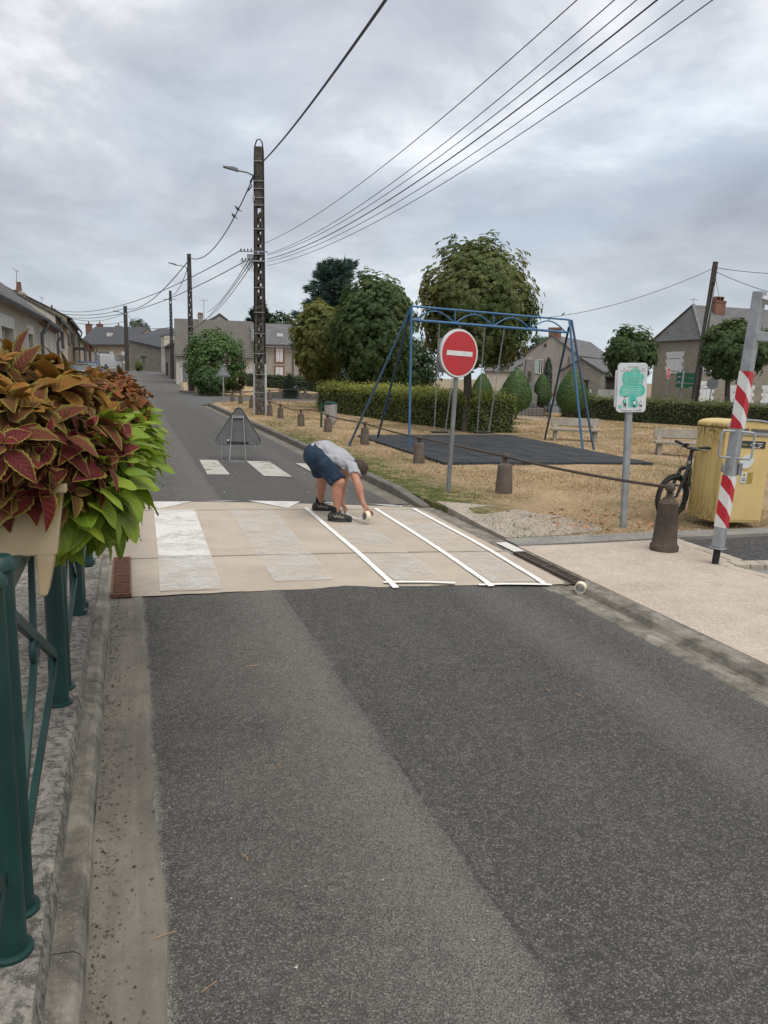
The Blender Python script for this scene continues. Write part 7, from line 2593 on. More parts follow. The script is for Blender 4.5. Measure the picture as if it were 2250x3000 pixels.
def teardrop(label, px, py, Y, wpx, top, bot, base_lift=0.09, name='topiary_bush'):
    base = pxbase(px, Y, base_lift)
    t = thing(name, label, 'topiary', base, 0, 'clipped teardrop topiary by the monument')
    s = Y / F_PX
    z1, z0 = AT(px, top, Y).z - base.z, AT(px, bot, Y).z - base.z
    r = wpx / 2 * s
    H = z1 - z0
    prof = [(0.30, 0), (0.62, 0.05), (0.88, 0.14), (0.99, 0.26), (1.0, 0.36), (0.93, 0.5), (0.76, 0.66), (0.52, 0.81), (0.26, 0.93), (0.05, 1.0)]
    pr = [(a * r * 0.96, z0 + b_ * H) for a, b_ in prof]
    MB().lathe(pr, 20).build('leaf_core', M['topiary'], t, smooth=60)
    n = 5200
    zz = RNG.uniform(0, 1, n)
    rr = np.interp(zz, [q[1] for q in prof], [q[0] for q in prof])
    keep = RNG.uniform(0, 1, n) < rr + 0.1
    zz, rr = zz[keep], rr[keep]
    n = len(zz)
    a = RNG.uniform(0, 2 * PI, n)
    P = np.stack([np.cos(a) * rr * r * 0.99, np.sin(a) * rr * r * 0.99, z0 + zz * H], 1)
    N = np.stack([np.cos(a), np.sin(a), (zz - 0.3) * 1.2], 1) + RNG.normal(0, 0.35, (n, 3))
    cards('foliage', P, N, RNG.uniform(0.6, 1.2, n) * 0.06, KITE, M['topiary'], t, 0)
    MB().tube([(0, 0, -0.1), (0.02, 0, z0 * 0.6), (0, 0, z0 + 0.2)], [0.075, 0.06, 0.07], 8).build('trunk', M['bark'], t, smooth=60)
    for k in range(5):
        an = k * 1.3
        MB().tube([(0, 0, z0 * 0.55), (math.cos(an) * r * 0.4, math.sin(an) * r * 0.4, z0 + 0.12)], [0.03, 0.02], 5).build('branch', M['bark'], t)


teardrop('teardrop topiary bush beside the monument, the one standing in front of its iron fence', 1512, 0, 28.8, 92, 1078, 1205)
teardrop('teardrop topiary bush behind the slanting right legs of the swing set', 1677, 0, 29.9, 92, 1080, 1206)
teardrop('smaller teardrop topiary bush on the far side of the monument fence', 1588, 0, 33.5, 56, 1093, 1190)
teardrop('teardrop topiary bush close to the big chestnut trunk', 1412, 0, 34, 68, 1092, 1198)
b = pxbase(1602, 55)
t = thing('cypress', 'slim dark cypress against the gable house wall', 'tree', b)
n = 1800
zz = RNG.uniform(0, 1, n)
H = AT(1602, 1050, 55).z - b.z
a = RNG.uniform(0, 2 * PI, n)
rr = 0.3 * np.sin(np.clip(zz, 0.02, 1) * PI * 0.93 + 0.12) ** 0.7
cards('crown', np.stack([np.cos(a) * rr, np.sin(a) * rr, zz * H], 1), np.stack([np.cos(a), np.sin(a), 0.8 + 0 * a], 1), RNG.uniform(0.1, 0.2, n), KITE, M['fir'], t, -0.6)
MB().tube([(0, 0, -0.1), (0, 0, H * 0.8)], [0.06, 0.02], 6).build('trunk', M['bark'], t)

# ------------------------------------------------------------------ monument, low wall, pinwheel
M['granite'] = stone_mat('grey_granite', (0.22, 0.205, 0.19), (0.165, 0.155, 0.145), (0.28, 0.265, 0.25), 0.4)
b = pxbase(1547, 33.2, 0.09)
mo = thing('war_memorial', 'grey stone obelisk memorial with palm relief inside an iron fence', 'monument', b)
s = 33.2 / F_PX
zt = AT(1547, 1046, 33.2).z - b.z
MB().add([(-0.22, -0.22, 0.9), (0.22, -0.22, 0.9), (0.22, 0.22, 0.9), (-0.22, 0.22, 0.9), (-0.175, -0.175, zt - 0.1), (0.175, -0.175, zt - 0.1), (0.175, 0.175, zt - 0.1), (-0.175, 0.175, zt - 0.1), (0, 0, zt)],
         [(0, 1, 5, 4), (1, 2, 6, 5), (2, 3, 7, 6), (3, 0, 4, 7), (4, 5, 8), (5, 6, 8), (6, 7, 8), (7, 4, 8), (3, 2, 1, 0)]).build('shaft', M['granite'], mo)
MB().box(-0.34, 0.34, -0.34, 0.34, 0.35, 0.9).build('pedestal', M['granite'], mo, bevel=0.02)
MB().box(-0.28, 0.28, -0.28, 0.28, 0.901, 0.97).build('moulding', M['granite'], mo)
MB().box(-0.6, 0.6, -0.6, 0.6, -0.1, 0.34).build('plinth', M['granite'], mo, bevel=0.02)
pm = MB().bar((0, -0.215, 1.35), (0, -0.20, 1.85), 0.015, 0.02).build('palm_relief', M['iron'], mo)
for k in range(7):
    for sg in (-1, 1):
        z = 1.42 + k * 0.062
        MB().bar((0, -0.212, z), (sg * 0.09, -0.205, z + 0.09), 0.012, 0.016, up=(0, 1, 0)).build('palm_leaflet', M['iron'], pm)
fe = thing('iron_fence', 'low black wrought iron fence with scrolls round the memorial', 'fence', pxbase(1520, 31.4, 0.09))
Wf = 1.35
for x0, x1, y0, y1 in ((0, Wf, 0, 0), (0, 0, 0, 2.4), (Wf, Wf, 0, 2.4)):
    a_, b_ = Vector((x0, y0, 0)), Vector((x1, y1, 0))
    n = 9
    for z in (0.07, 0.42, 0.5):
        MB().bar(a_ + Vector((0, 0, z)), b_ + Vector((0, 0, z)), 0.012, 0.02).build('rail', M['black'], fe)
    for k in range(n + 1):
        q = a_.lerp(b_, k / n)
        MB().box(q.x - 0.008, q.x + 0.008, q.y - 0.008, q.y + 0.008, 0, 0.56).build('bar', M['black'], fe)
        if k < n:
            r_ = a_.lerp(b_, (k + 0.5) / n)
            dn = (b_ - a_).normalized()
            for sg in (1, -1):
                MB().tube([r_ + dn * (0.045 * math.cos(u) * (1 - u / 12)) + Vector((0, 0, 0.25 + sg * (0.07 - 0.045 * math.sin(u) * (1 - u / 12)))) for u in [0.6 * j for j in range(10)]], 0.006, 4).build('scroll', M['black'], fe)
gst_o = poly_sheet('memorial_gravel', [(25.5, 14.2), (25.8, 16.2), (30, 15.6), (29.6, 13.2)], 0.112, M['gravel'], cell=1.0)

sw_ = thing('low_stone_wall', 'low rubble stone wall across the side street', 'wall', pt(41.6, 6.9, 0.0))
m = MB()
for a_, b_ in (((41.6, 6.9), (41.8, 16)),):
    p0, p1 = pt(*a_, 0) - sw_.location, pt(*b_, 0) - sw_.location
    k = 36
    for i in range(k):
        for row in range(2):
            q0, q1 = p0.lerp(p1, (i + 0.03 + 0.5 * row) / (k + 1)), p0.lerp(p1, (i + 0.97 + 0.5 * row) / (k + 1))
            MB().bar(q0 + Vector((0, 0, 0.09 + row * 0.17)), q1 + Vector((0, 0, 0.09 + row * 0.17 + random.uniform(-0.01, 0.01))), 0.3 + random.uniform(-0.03, 0.03), 0.165).build('stone', M['kerb_dark'], sw_)
tag(MB().tube([pt(41.8, 6, 0.95), pt(42, 11, 0.93), pt(42, 17, 0.95)], 0.015, 5).build('wire_rail', M['black']), 'thin dark rail above the low stone wall', 'rail')
pw = thing('pinwheel', 'small pink and white toy pinwheel stuck in the far lawn', 'pinwheel', GP(864, 1163, 0.1))
MB().tube([(0, 0, 0), (0, 0, 0.42)], 0.01, 5).build('stick', M['white'], pw)
M['pink'] = simple('pink_plastic', (0.42, 0.08, 0.10), (0.36, 0.06, 0.08), 0.5)
for k in range(8):
    a = 2 * PI * k / 8
    MB().plate([(0.03 * math.cos(a), 0.42 + 0.03 * math.sin(a)), (0.15 * math.cos(a - 0.25), 0.42 + 0.15 * math.sin(a - 0.25)), (0.15 * math.cos(a + 0.25), 0.42 + 0.15 * math.sin(a + 0.25))], -0.03, -0.015).build('blade', M['pink'] if k % 2 else M['white'], pw)

# fallen brown leaves on the lawn and litter on the road
M['dead_leaf'] = leaf_mat('dead_leaf', (0.20, 0.09, 0.035), (0.32, 0.17, 0.07), (0.24, 0.11, 0.05), 0.3, 3, tr=0.1)
pts_, nn_ = [], []
for k in range(260):
    if k < 120:
        s_, t_ = random.uniform(7.1, 8.2), random.uniform(4.3, 6.0)
    else:
        s_, t_ = random.uniform(8.5, 24), random.uniform(4.0, 9)
    pts_.append(pt(s_, t_, 0.10 if s_ > 9 else 0.07))
    nn_.append((random.gauss(0, 0.4), random.gauss(0, 0.4), 1))
tag(cards('fallen_leaves', np.array(pts_), np.array(nn_), RNG.uniform(0.03, 0.09, len(pts_)), KITE, M['dead_leaf'], None, 0), 'scattered brown fallen leaves on the dry lawn', 'leaves', kind='stuff')
# ------------------------------------------------------------------ the bending man
def surface_net(f, lo, hi, h):
    """mesh of f = 0 over the box lo..hi (f takes an (n,3) array)"""
    lo, hi = np.array(lo, float), np.array(hi, float)
    n = np.ceil((hi - lo) / h).astype(int) + 1
    ax = [lo[i] + h * np.arange(n[i]) for i in range(3)]
    G = np.stack(np.meshgrid(*ax, indexing='ij'), -1)
    val = f(G.reshape(-1, 3)).reshape(n)
    ins = val < 0
    c = [ins[i:n[0] - 1 + i, j:n[1] - 1 + j, k:n[2] - 1 + k] for i in (0, 1) for j in (0, 1) for k in (0, 1)]
    cnt = sum(q.astype(np.int8) for q in c)
    act = (cnt > 0) & (cnt < 8)
    idx = -np.ones(act.shape, int)
    cells = np.argwhere(act)
    idx[act] = np.arange(len(cells))
    acc = np.zeros((len(cells), 3))
    num = np.zeros(len(cells))
    C8 = [(i, j, k) for i in (0, 1) for j in (0, 1) for k in (0, 1)]
    for a in range(8):
        for b in range(a + 1, 8):
            d = np.array(C8[b]) - np.array(C8[a])
            if np.abs(d).sum() != 1:
                continue
            va = val[tuple((cells + C8[a]).T)]
            vb = val[tuple((cells + C8[b]).T)]
            m = (va < 0) != (vb < 0)
            t = np.where(m, va / np.where(va - vb == 0, 1, va - vb), 0)
            acc += np.where(m[:, None], np.array(C8[a]) + t[:, None] * d, 0)
            num += m
    V = lo + (cells + acc / num[:, None]) * h
    F_ = []
    for axn in range(3):
        u, w = (axn + 1) % 3, (axn + 2) % 3
        sl0 = [slice(1, -1)] * 3
        sl0[axn] = slice(0, n[axn] - 1)
        sl1 = list(sl0)
        sl1[axn] = slice(1, n[axn])
        A, B = ins[tuple(sl0)], ins[tuple(sl1)]
        e = np.argwhere(A != B)
        if not len(e):
            continue
        off = np.array([1, 1, 1])
        off[axn] = 0
        e0 = e + off
        du, dw = np.zeros(3, int), np.zeros(3, int)
        du[u], dw[w] = 1, 1
        q = np.stack([idx[tuple((e0 - du - dw).T)], idx[tuple((e0 - dw).T)], idx[tuple(e0.T)], idx[tuple((e0 - du).T)]], 1)
        fl = ~A[tuple(e.T)]
        q[fl] = q[fl][:, ::-1]
        F_.append(q)
    Fc = np.concatenate(F_)
    Fc = Fc[(Fc >= 0).all(1)]
    return V, Fc


def relax(V, Fc, it=2, k=0.5):
    e = np.concatenate([Fc[:, [0, 1]], Fc[:, [1, 2]], Fc[:, [2, 3]], Fc[:, [3, 0]]])
    for _ in range(it):
        s = np.zeros_like(V)
        c = np.zeros(len(V))
        np.add.at(s, e[:, 0], V[e[:, 1]])
        np.add.at(c, e[:, 0], 1)
        np.add.at(s, e[:, 1], V[e[:, 0]])
        np.add.at(c, e[:, 1], 1)
        V = V * (1 - k) + s / c[:, None] * k
    return V


def cap(P, a, b, ra, rb, sy=1.0):
    a, b = np.array(a, float), np.array(b, float)
    if sy != 1.0:
        P = P * [1, sy, 1]
        a, b = a * [1, sy, 1], b * [1, sy, 1]
    d = b - a
    t = np.clip(((P - a) @ d) / max(d @ d, 1e-9), 0, 1)
    return np.linalg.norm(P - a - t[:, None] * d, axis=1) - (ra + (rb - ra) * t)


def smin(a, b, k):
    h = np.clip(0.5 + 0.5 * (b - a) / k, 0, 1)
    return b * (1 - h) + a * h - k * h * (1 - h)


def sdf_obj(name, f, lo, hi, h, mat, parent, it=2):
    V, Fc = surface_net(f, lo, hi, h)
    V = relax(V, Fc, it)
    return np_mesh(name, V, Fc, mat, parent, True)


mroot = GP(968, 1520)
mroot.z = gz(mroot.x, mroot.y) + 0.024
man = thing('person', 'man in grey t-shirt and denim shorts bending down to lay tape on the crossing', 'person', mroot)


def J(zx, zy, Y):
    return np.array(AT(850 + zx * 0.16878, 1270 + zy * 0.16878, Y) - mroot)


ankR, kneeR, hipR = J(800, 1405, 8.56), J(845, 850, 8.57), J(480, 425, 8.74)
ankL, kneeL, hipL = J(520, 1205, 9.20), J(572, 800, 9.12), J(445, 400, 9.0)
pelv, waist, chest, upper = J(435, 345, 8.87), J(610, 330, 8.86), J(845, 465, 8.85), J(985, 545, 8.85)
shR, elbR, wriR = J(1085, 600, 8.67), J(1178, 900, 8.52), J(1272, 1215, 8.46)
shL, elbL, wriL = J(1010, 600, 9.02), J(905, 900, 9.05), J(900, 1170, 8.99)
neck, head = J(1075, 575, 8.84), J(1178, 600, 8.83)

M['skin'] = simple('skin', (0.43, 0.215, 0.142), (0.37, 0.175, 0.115), 0.55, 14, spec=0.35, bump=0.1, bscale=120, bdist=0.002)
q = NT('grey_tshirt')
fold = q.noise(3.2, 4, 0.55, 0.9, q.mapping(scale=(1.0, 2.5, 2.2), rot=(0, R(38), 0)))
q.bump(q.math('ADD', q.math('MULTIPLY', fold, 1.0), q.math('MULTIPLY', q.noise(260, 2), 0.03)), 0.9, 0.05)
M['tshirt'] = q.fin(q.mix(q.ramp(q.noise(70, 3), 0.4, 0.6), (0.375, 0.38, 0.40), (0.33, 0.335, 0.355)), 0.9, 0.1)
q = NT('denim')
fold = q.noise(5, 4, 0.6, 0.8, q.mapping(scale=(1.5, 2.0, 1.0)))
q.bump(q.math('ADD', q.math('MULTIPLY', fold, 1.0), q.math('MULTIPLY', q.noise(200, 2), 0.05)), 0.8, 0.03)
wear = q.ramp(q.noise(4.5, 5, 0.65, 0.3), 0.44, 0.66)
M['denim'] = q.fin(q.mix(wear, (0.014, 0.026, 0.046), (0.034, 0.056, 0.090)), 0.85, 0.15)
M['hair'] = simple('dark_hair', (0.040, 0.026, 0.018), (0.075, 0.055, 0.042), 0.75, 40, bump=0.6, bscale=200, bdist=0.004)
M['shoe'] = simple('dark_shoe', (0.030, 0.031, 0.028), (0.048, 0.047, 0.042), 0.75, 30, bump=0.3, bscale=200, bdist=0.002)
M['sole'] = simple('shoe_sole', (0.042, 0.042, 0.040), (0.055, 0.055, 0.052), 0.8, 20)
M['beige'] = simple('shoe_stripe', (0.42, 0.35, 0.25), (0.36, 0.30, 0.21), 0.7, 20)
M['sock'] = simple('black_sock', (0.012, 0.012, 0.014), (0.018, 0.018, 0.02), 0.95, 30)
M['denim_thread'] = simple('denim_seam', (0.09, 0.12, 0.17), (0.07, 0.10, 0.15), 0.8, 20)


def finger(P, base, dirs, lens, r):
    d = None
    a = np.array(base, float)
    for i, (v, L) in enumerate(zip(dirs, lens)):
        v = np.array(v, float)
        b = a + v / np.linalg.norm(v) * L
        q = cap(P, a, b, r * (1 - 0.08 * i), r * (1 - 0.08 * (i + 1)))
        d = q if d is None else np.minimum(d, q)
        a = b
    return d


ROLL_C = J(1322, 1432, 8.44)


def body_f(P):
    d = cap(P, pelv, waist, 0.115, 0.11, 0.8)
    d = smin(d, cap(P, waist, chest, 0.105, 0.115, 0.72), 0.05)
    d = smin(d, cap(P, chest, upper, 0.11, 0.09, 0.66), 0.05)
    d = smin(d, cap(P, upper, neck, 0.08, 0.056), 0.04)
    d = smin(d, cap(P, neck, head, 0.054, 0.056), 0.03)
    for h_, k_, a_ in ((hipR, kneeR, ankR), (hipL, kneeL, ankL)):
        d = smin(d, cap(P, h_, k_, 0.088, 0.060), 0.04)
        d = smin(d, cap(P, k_, a_, 0.055, 0.034), 0.03)
        calf = k_ + (a_ - k_) * 0.33 + np.array([-0.024, 0, 0])
        d = smin(d, np.linalg.norm((P - calf) * [1, 1, 0.45], axis=1) - 0.046, 0.04)
        pat = k_ + np.array([0.026, 0, 0.01])
        d = smin(d, np.linalg.norm(P - pat, axis=1) - 0.036, 0.03)
    for s_, e_, w_ in ((shR, elbR, wriR), (shL, elbL, wriL)):
        d = smin(d, cap(P, s_, e_, 0.052, 0.040), 0.03)
        d = smin(d, cap(P, e_, w_, 0.041, 0.0265), 0.02)
        fm = e_ + (w_ - e_) * 0.28
        d = smin(d, np.linalg.norm((P - fm) * [1, 1, 0.5], axis=1) - 0.040, 0.03)
    # head: crown points along +x, face looks down
    hp = (P - head) / [0.112, 0.078, 0.098]
    hl = np.linalg.norm(hp, axis=1)
    d = smin(d, (hl - 1) * 0.085, 0.02)
    jaw = head + np.array([-0.045, 0, -0.062])
    d = smin(d, np.linalg.norm((P - jaw) / [0.055, 0.052, 0.05], axis=1) * 0.05 - 0.05, 0.025)
    nose = head + np.array([-0.012, 0, -0.105])
    d = smin(d, np.linalg.norm((P - nose) * [0.75, 1.3, 1], axis=1) - 0.014, 0.012)
    brow = head + np.array([0.028, 0, -0.088])
    d = smin(d, np.linalg.norm((P - brow) * [1.6, 0.55, 1.4], axis=1) - 0.018, 0.012)
    for sg in (-1, 1):
        ear = head + np.array([-0.010, sg * 0.079, -0.012])
        d = smin(d, np.linalg.norm((P - ear) / [0.034, 0.011, 0.021], axis=1) * 0.014 - 0.014, 0.006)
    # right hand closes on the tape roll from above and behind
    pr = wriR + np.array([0.030, 0.0, -0.050])
    d = smin(d, cap(P, wriR + np.array([0.004, 0, -0.01]), pr, 0.026, 0.030), 0.015)
    knR = [pr + np.array([0.022 + 0.010 * i, 0.026 - 0.018 * i, -0.012 - 0.004 * i]) for i in range(4)]
    for i, b in enumerate(knR):
        d = smin(d, finger(P, b, [(0.75, 0.05, -0.5), (0.15, -0.1, -1), (-0.65, -0.1, -0.7)], [(0.036, 0.040, 0.038, 0.030)[i], 0.026, 0.02], 0.0098), 0.005)
    d = smin(d, finger(P, pr + np.array([-0.012, -0.024, 0.004]), [(-0.15, -0.35, -1), (0.35, -0.2, -1)], [0.040, 0.032], 0.0108), 0.008)
    # left hand pinches the loose end
    pl_ = wriL + np.array([0.014, -0.01, -0.055])
    d = smin(d, cap(P, wriL, pl_, 0.026, 0.029), 0.015)
    for i in range(4):
        b = pl_ + np.array([0.012 - 0.004 * i, 0.026 - 0.018 * i, -0.020])
        d = smin(d, finger(P, b, [(0.35, -0.05, -1), (0.5, -0.1, -0.8), (-0.2, -0.1, -1)], [(0.036, 0.039, 0.036, 0.029)[i], 0.024, 0.018], 0.0095), 0.005)
    d = smin(d, finger(P, pl_ + np.array([0.020, -0.022, 0.0]), [(0.6, -0.2, -0.8), (0.5, 0.1, -1)], [0.036, 0.028], 0.0105), 0.008)
    return d


def bounds(pts, pad):
    A = np.array(pts)
    return A.min(0) - pad, A.max(0) + pad


lo, hi = bounds([ankR, ankL, pelv, hipR, hipL, head, chest, wriR, wriL, kneeR], 0.17)
lo[2] = -0.01
sdf_obj('body', body_f, lo, hi, 0.0072, M['skin'], man, 1)

# t-shirt
tdir = chest - waist
hemA, hemB = J(340, 205, 8.86), J(700, 440, 8.86)
hn = np.cross(hemB - hemA, np.array([0, 1.0, 0]))
hn /= np.linalg.norm(hn)
if hn @ (chest - waist) < 0:
    hn = -hn


def wr(P, fx, fy, fz, ph=0.0):
    return np.sin(P[:, 0] * fx + P[:, 1] * fy + P[:, 2] * fz + ph)


def shirt_f(P):
    d = cap(P, pelv + (waist - pelv) * 0.2, waist, 0.128, 0.126, 0.8)
    d = smin(d, cap(P, waist, chest, 0.128, 0.132, 0.70), 0.06)
    d = smin(d, cap(P, chest, upper, 0.130, 0.104, 0.64), 0.05)
    d = smin(d, cap(P, waist + np.array([0.07, 0, -0.05]), chest + np.array([0.03, 0, -0.045]), 0.105, 0.115, 0.72), 0.05)
    d = smin(d, cap(P, upper, neck, 0.095, 0.070), 0.04)
    ax = (neck - upper) / np.linalg.norm(neck - upper)
    d = np.maximum(d, (P - (neck + ax * 0.012)) @ ax)
    for s_, e_ in ((shR, elbR), (shL, elbL)):
        sl = cap(P, s_ + (s_ - e_) * 0.06, s_ + (e_ - s_) * 0.62, 0.066, 0.068)
        ax = (e_ - s_) / np.linalg.norm(e_ - s_)
        cut = (P - (s_ + (e_ - s_) * 0.40 + np.array([0.012, 0, 0]))) @ (ax + np.array([-0.25, 0, 0]))
        sl = np.maximum(sl, cut)
        d = smin(d, sl, 0.03)
    # folds running from the shoulder to the belly
    k = 0.0045 * wr(P, 42, 9, 55) * np.clip(wr(P, 8, 14, -11, 1.0) + 0.5, 0, 1) + 0.004 * wr(P, 70, -12, 30, 0.7) * np.clip(wr(P, 10, 5, 12), 0, 1)
    d = d + k
    cut = -((P - hemA) @ hn) + 0.008 * wr(P, 30, 40, 0)
    return np.maximum(d, cut)


lo, hi = bounds([pelv, waist, chest, upper, neck, shR + (elbR - shR) * 0.6, shL + (elbL - shL) * 0.6], 0.19)
sdf_obj('tshirt', shirt_f, lo, hi, 0.0085, M['tshirt'], man, 1)


def shorts_f(P):
    d = cap(P, pelv, pelv + (waist - pelv) * 0.75, 0.126, 0.118, 0.78)
    w = (waist - pelv) / np.linalg.norm(waist - pelv)
    d = np.maximum(d, (P - (pelv + (waist - pelv) * 0.85)) @ w)
    d = smin(d, cap(P, hipR + np.array([-0.03, 0, 0.0]), hipL + np.array([-0.03, 0, 0.0]), 0.118, 0.118), 0.05)
    for h_, k_ in ((hipR, kneeR), (hipL, kneeL)):
        a_ = (k_ - h_) / np.linalg.norm(k_ - h_)
        leg = cap(P, h_, k_ + a_ * 0.08, 0.118, 0.092)
        leg = np.maximum(leg, (P - (k_ - a_ * (0.015 if h_ is hipR else 0.07))) @ (a_ + np.array([0.0, 0, -0.30])))
        d = smin(d, leg, 0.035)
    k = 0.004 * wr(P, 45, 20, -38) * np.clip(wr(P, 9, 12, 10) + 0.4, 0, 1) + 0.003 * wr(P, 20, -30, 75, 1) * np.clip(wr(P, -12, 6, 9), 0, 1)
    return d + k


lo, hi = bounds([pelv, waist, hipR, hipL, kneeR, kneeL], 0.19)
sh_o = sdf_obj('shorts', shorts_f, lo, hi, 0.0085, M['denim'], man, 1)


# side pocket and seams on the near leg
def on_leg(u, v):
    a_ = hipR + (kneeR - hipR) * u
    ax = (kneeR - hipR) / np.linalg.norm(kneeR - hipR)
    side = np.array([0, -1.0, 0])
    updir = np.cross(side, ax)
    r = 0.1195 - 0.024 * u
    return Vector(a_ + r * (side * math.cos(v) + updir * math.sin(v)))


m = MB()
g_ = [[on_leg(0.50 + 0.36 * i / 6, -0.55 + 1.1 * j / 6) for j in range(7)] for i in range(7)]
vs = [q + Vector((0, -0.004, 0)) for r_ in g_ for q in r_]
m.add(vs, [(i * 7 + j, i * 7 + j + 1, (i + 1) * 7 + j + 1, (i + 1) * 7 + j) for i in range(6) for j in range(6)])
pk_ = m.build('cargo_pocket', M['denim'], man, smooth=60)
for path in ([on_leg(0.50, -0.55 + 1.1 * j / 8) for j in range(9)], [on_leg(0.57, -0.55 + 1.1 * j / 8) for j in range(9)], [on_leg(0.5 + 0.36 * j / 8, 0.55) for j in range(9)], [on_leg(0.5 + 0.36 * j / 8, -0.55) for j in range(9)]):
    MB().tube([q + Vector((0, -0.006, 0)) for q in path], 0.0022, 5).build('seam', M['denim_thread'], pk_)


def hair_f(P):
    hp = (P - head) / [0.119, 0.085, 0.104]
    d = (np.linalg.norm(hp, axis=1) - 1) * 0.09
    face = (P - (head + np.array([0.030, 0, -0.052]))) @ np.array([0.62, 0, -0.78])
    d = np.maximum(d, -((P - (head + np.array([-0.062, 0, 0.0]))) @ np.array([0.98, 0, 0.2])))
    d = np.maximum(d, (P - (head + np.array([0.01, 0, -0.045]))) @ np.array([-0.55, 0, -0.83]))
    return d + 0.0018 * wr(P, 160, 60, 40)


sdf_obj('hair', hair_f, head - 0.15, head + 0.15, 0.006, M['hair'], man, 1)
for sg in (-1, 1):
    e = head + np.array([0.012, sg * 0.030, -0.086])
    MB().lathe([(0.011 * math.sin(a) + 1e-4, -0.011 * math.cos(a)) for a in [PI * k / 6 for k in range(7)]], 8, tuple(e)).build('eye', M['white'], man, smooth=60)
    MB().lathe([(0.006 * math.sin(a) + 1e-4, -0.006 * math.cos(a)) for a in [PI * k / 6 for k in range(7)]], 8, tuple(e + np.array([0, 0, -0.008]))).build('iris', M['ink'], man, smooth=60)
MB().box(-0.005, 0.005, -0.022, 0.022, -0.006, 0.004).xf(Matrix.Translation(Vector(head + np.array([-0.048, 0, -0.104])))).build('mouth', M['sign_red'], man, bevel=0.003)


def shoe(ank, toe_yaw, side):
    g = -0.003
    c, s = math.cos(toe_yaw), math.sin(toe_yaw)
    o = np.array([ank[0], ank[1], 0])

    def L(x, y, z):
        return o + np.array([x * c - y * s, x * s + y * c, z])

    def f(P):
        d = cap(P, L(-0.045, 0, 0.050), L(0.04, 0, 0.058), 0.042, 0.043)
        d = smin(d, cap(P, L(0.04, 0, 0.050), L(0.15, -0.004, 0.034), 0.040, 0.033), 0.03)
        d = smin(d, cap(P, L(0.12, 0.010, 0.034), L(0.165, 0.004, 0.030), 0.036, 0.028), 0.03)
        d = smin(d, cap(P, L(-0.03, 0, 0.07), L(0.01, 0, 0.105), 0.040, 0.040), 0.025)
        d = np.maximum(d, 0.022 - P[:, 2])
        return np.maximum(d, (P - L(0.0, 0, 0.118)) @ np.array([0.15 * c, 0.15 * s, 1]))
    lo_, hi_ = bounds([L(-0.12, 0.07, 0), L(0.22, -0.07, 0.15), L(-0.12, -0.07, 0), L(0.22, 0.07, 0.15)], 0.02)
    sh = sdf_obj('shoe', f, lo_, hi_, 0.006, M['shoe'], man, 1)
    out = []
    for k in range(28):
        a = 2 * PI * k / 28
        x = math.cos(a)
        w = 0.040 + 0.008 * max(0, math.cos(a - 0.15))
        q = L(0.052 + 0.140 * x, math.sin(a) * w * (1 - 0.12 * (x < -0.4)), 0)
        out.append((q[0], q[1]))
    MB().prism(out, g, 0.028).build('sole', M['sole'], sh, bevel=0.006)
    zz = [(-0.012, 0.078), (0.008, 0.050), (0.022, 0.080), (0.042, 0.046), (0.056, 0.074), (0.078, 0.042), (0.09, 0.064), (0.108, 0.040)]
    for (x0, z0), (x1, z1) in zip(zz, zz[1:]):
        def sk(x, z):
            y = -(0.043 - 0.18 * max(0, abs(z - 0.055)) ** 1.2 - 0.05 * max(0, x - 0.05)) - 0.003
            return Vector(L(x, y, z))
        MB().bar(sk(x0, z0), sk(x1, z1), 0.007, 0.009, up=(0, -1, 0)).build('zigzag_stripe', M['beige'], sh)
    for k in range(4):
        x = 0.035 + 0.024 * k
        z = 0.108 - 0.013 * k
        MB().tube([Vector(L(x, -0.03, z - 0.014)), Vector(L(x + 0.004, 0, z)), Vector(L(x, 0.03, z - 0.014))], 0.0035, 5).build('lace', M['shoe'], sh)
    MB().tube([Vector(L(0.035, 0, 0.112)), Vector(L(0.06, -0.03, 0.135)), Vector(L(0.085, -0.035, 0.115)), Vector(L(0.04, -0.005, 0.112)), Vector(L(0.075, 0.03, 0.13))], 0.0035, 5).build('lace_loop', M['shoe'], sh, smooth=60)
    MB().tube([Vector(L(-0.002, 0, 0.085)), Vector(L(-0.002, 0, 0.12)), Vector(ank * [1, 1, 0] + np.array([0, 0, 0.165]))], [0.043, 0.042, 0.0395], 14).build('sock', M['sock'], man, smooth=60)


shoe(ankR - [0.012, 0, 0], R(-4), -1)
shoe(ankL - [0.012, 0, 0], R(2), 1)

# roll of tape in the right hand and the loose ribbon
axd = Vector((-0.80, -0.58, 0.05)).normalized()
rot = axd.to_track_quat('Y', 'Z').to_matrix().to_4x4()
tape_roll('tape_roll', 'cream tape roll held in the right hand of the bending man', Matrix.Translation(Vector(ROLL_C) + mroot) @ rot, 0.056, 0.052)
endL = Vector(wriL + np.array([0.055, -0.045, -0.125])) + mroot
endR = Vector(ROLL_C) + mroot + Vector((-0.035, 0.01, -0.02))
m = MB()
for i in range(17):
    k = i / 16
    q = endL.lerp(endR, k) - Vector((0, 0, 0.035 * 4 * k * (1 - k)))
    w = Vector((0.004, 0.018 + 0.006 * k, 0.012 - 0.010 * k))
    m.v += [tuple(q + w), tuple(q - w)]
    if i:
        m.f.append((2 * i - 2, 2 * i - 1, 2 * i + 1, 2 * i))
        m.m.append(0)
tag(m.build('tape_ribbon', M['tape'], smooth=60), 'loose ribbon of tape stretched between the hands of the bending man', 'tape')
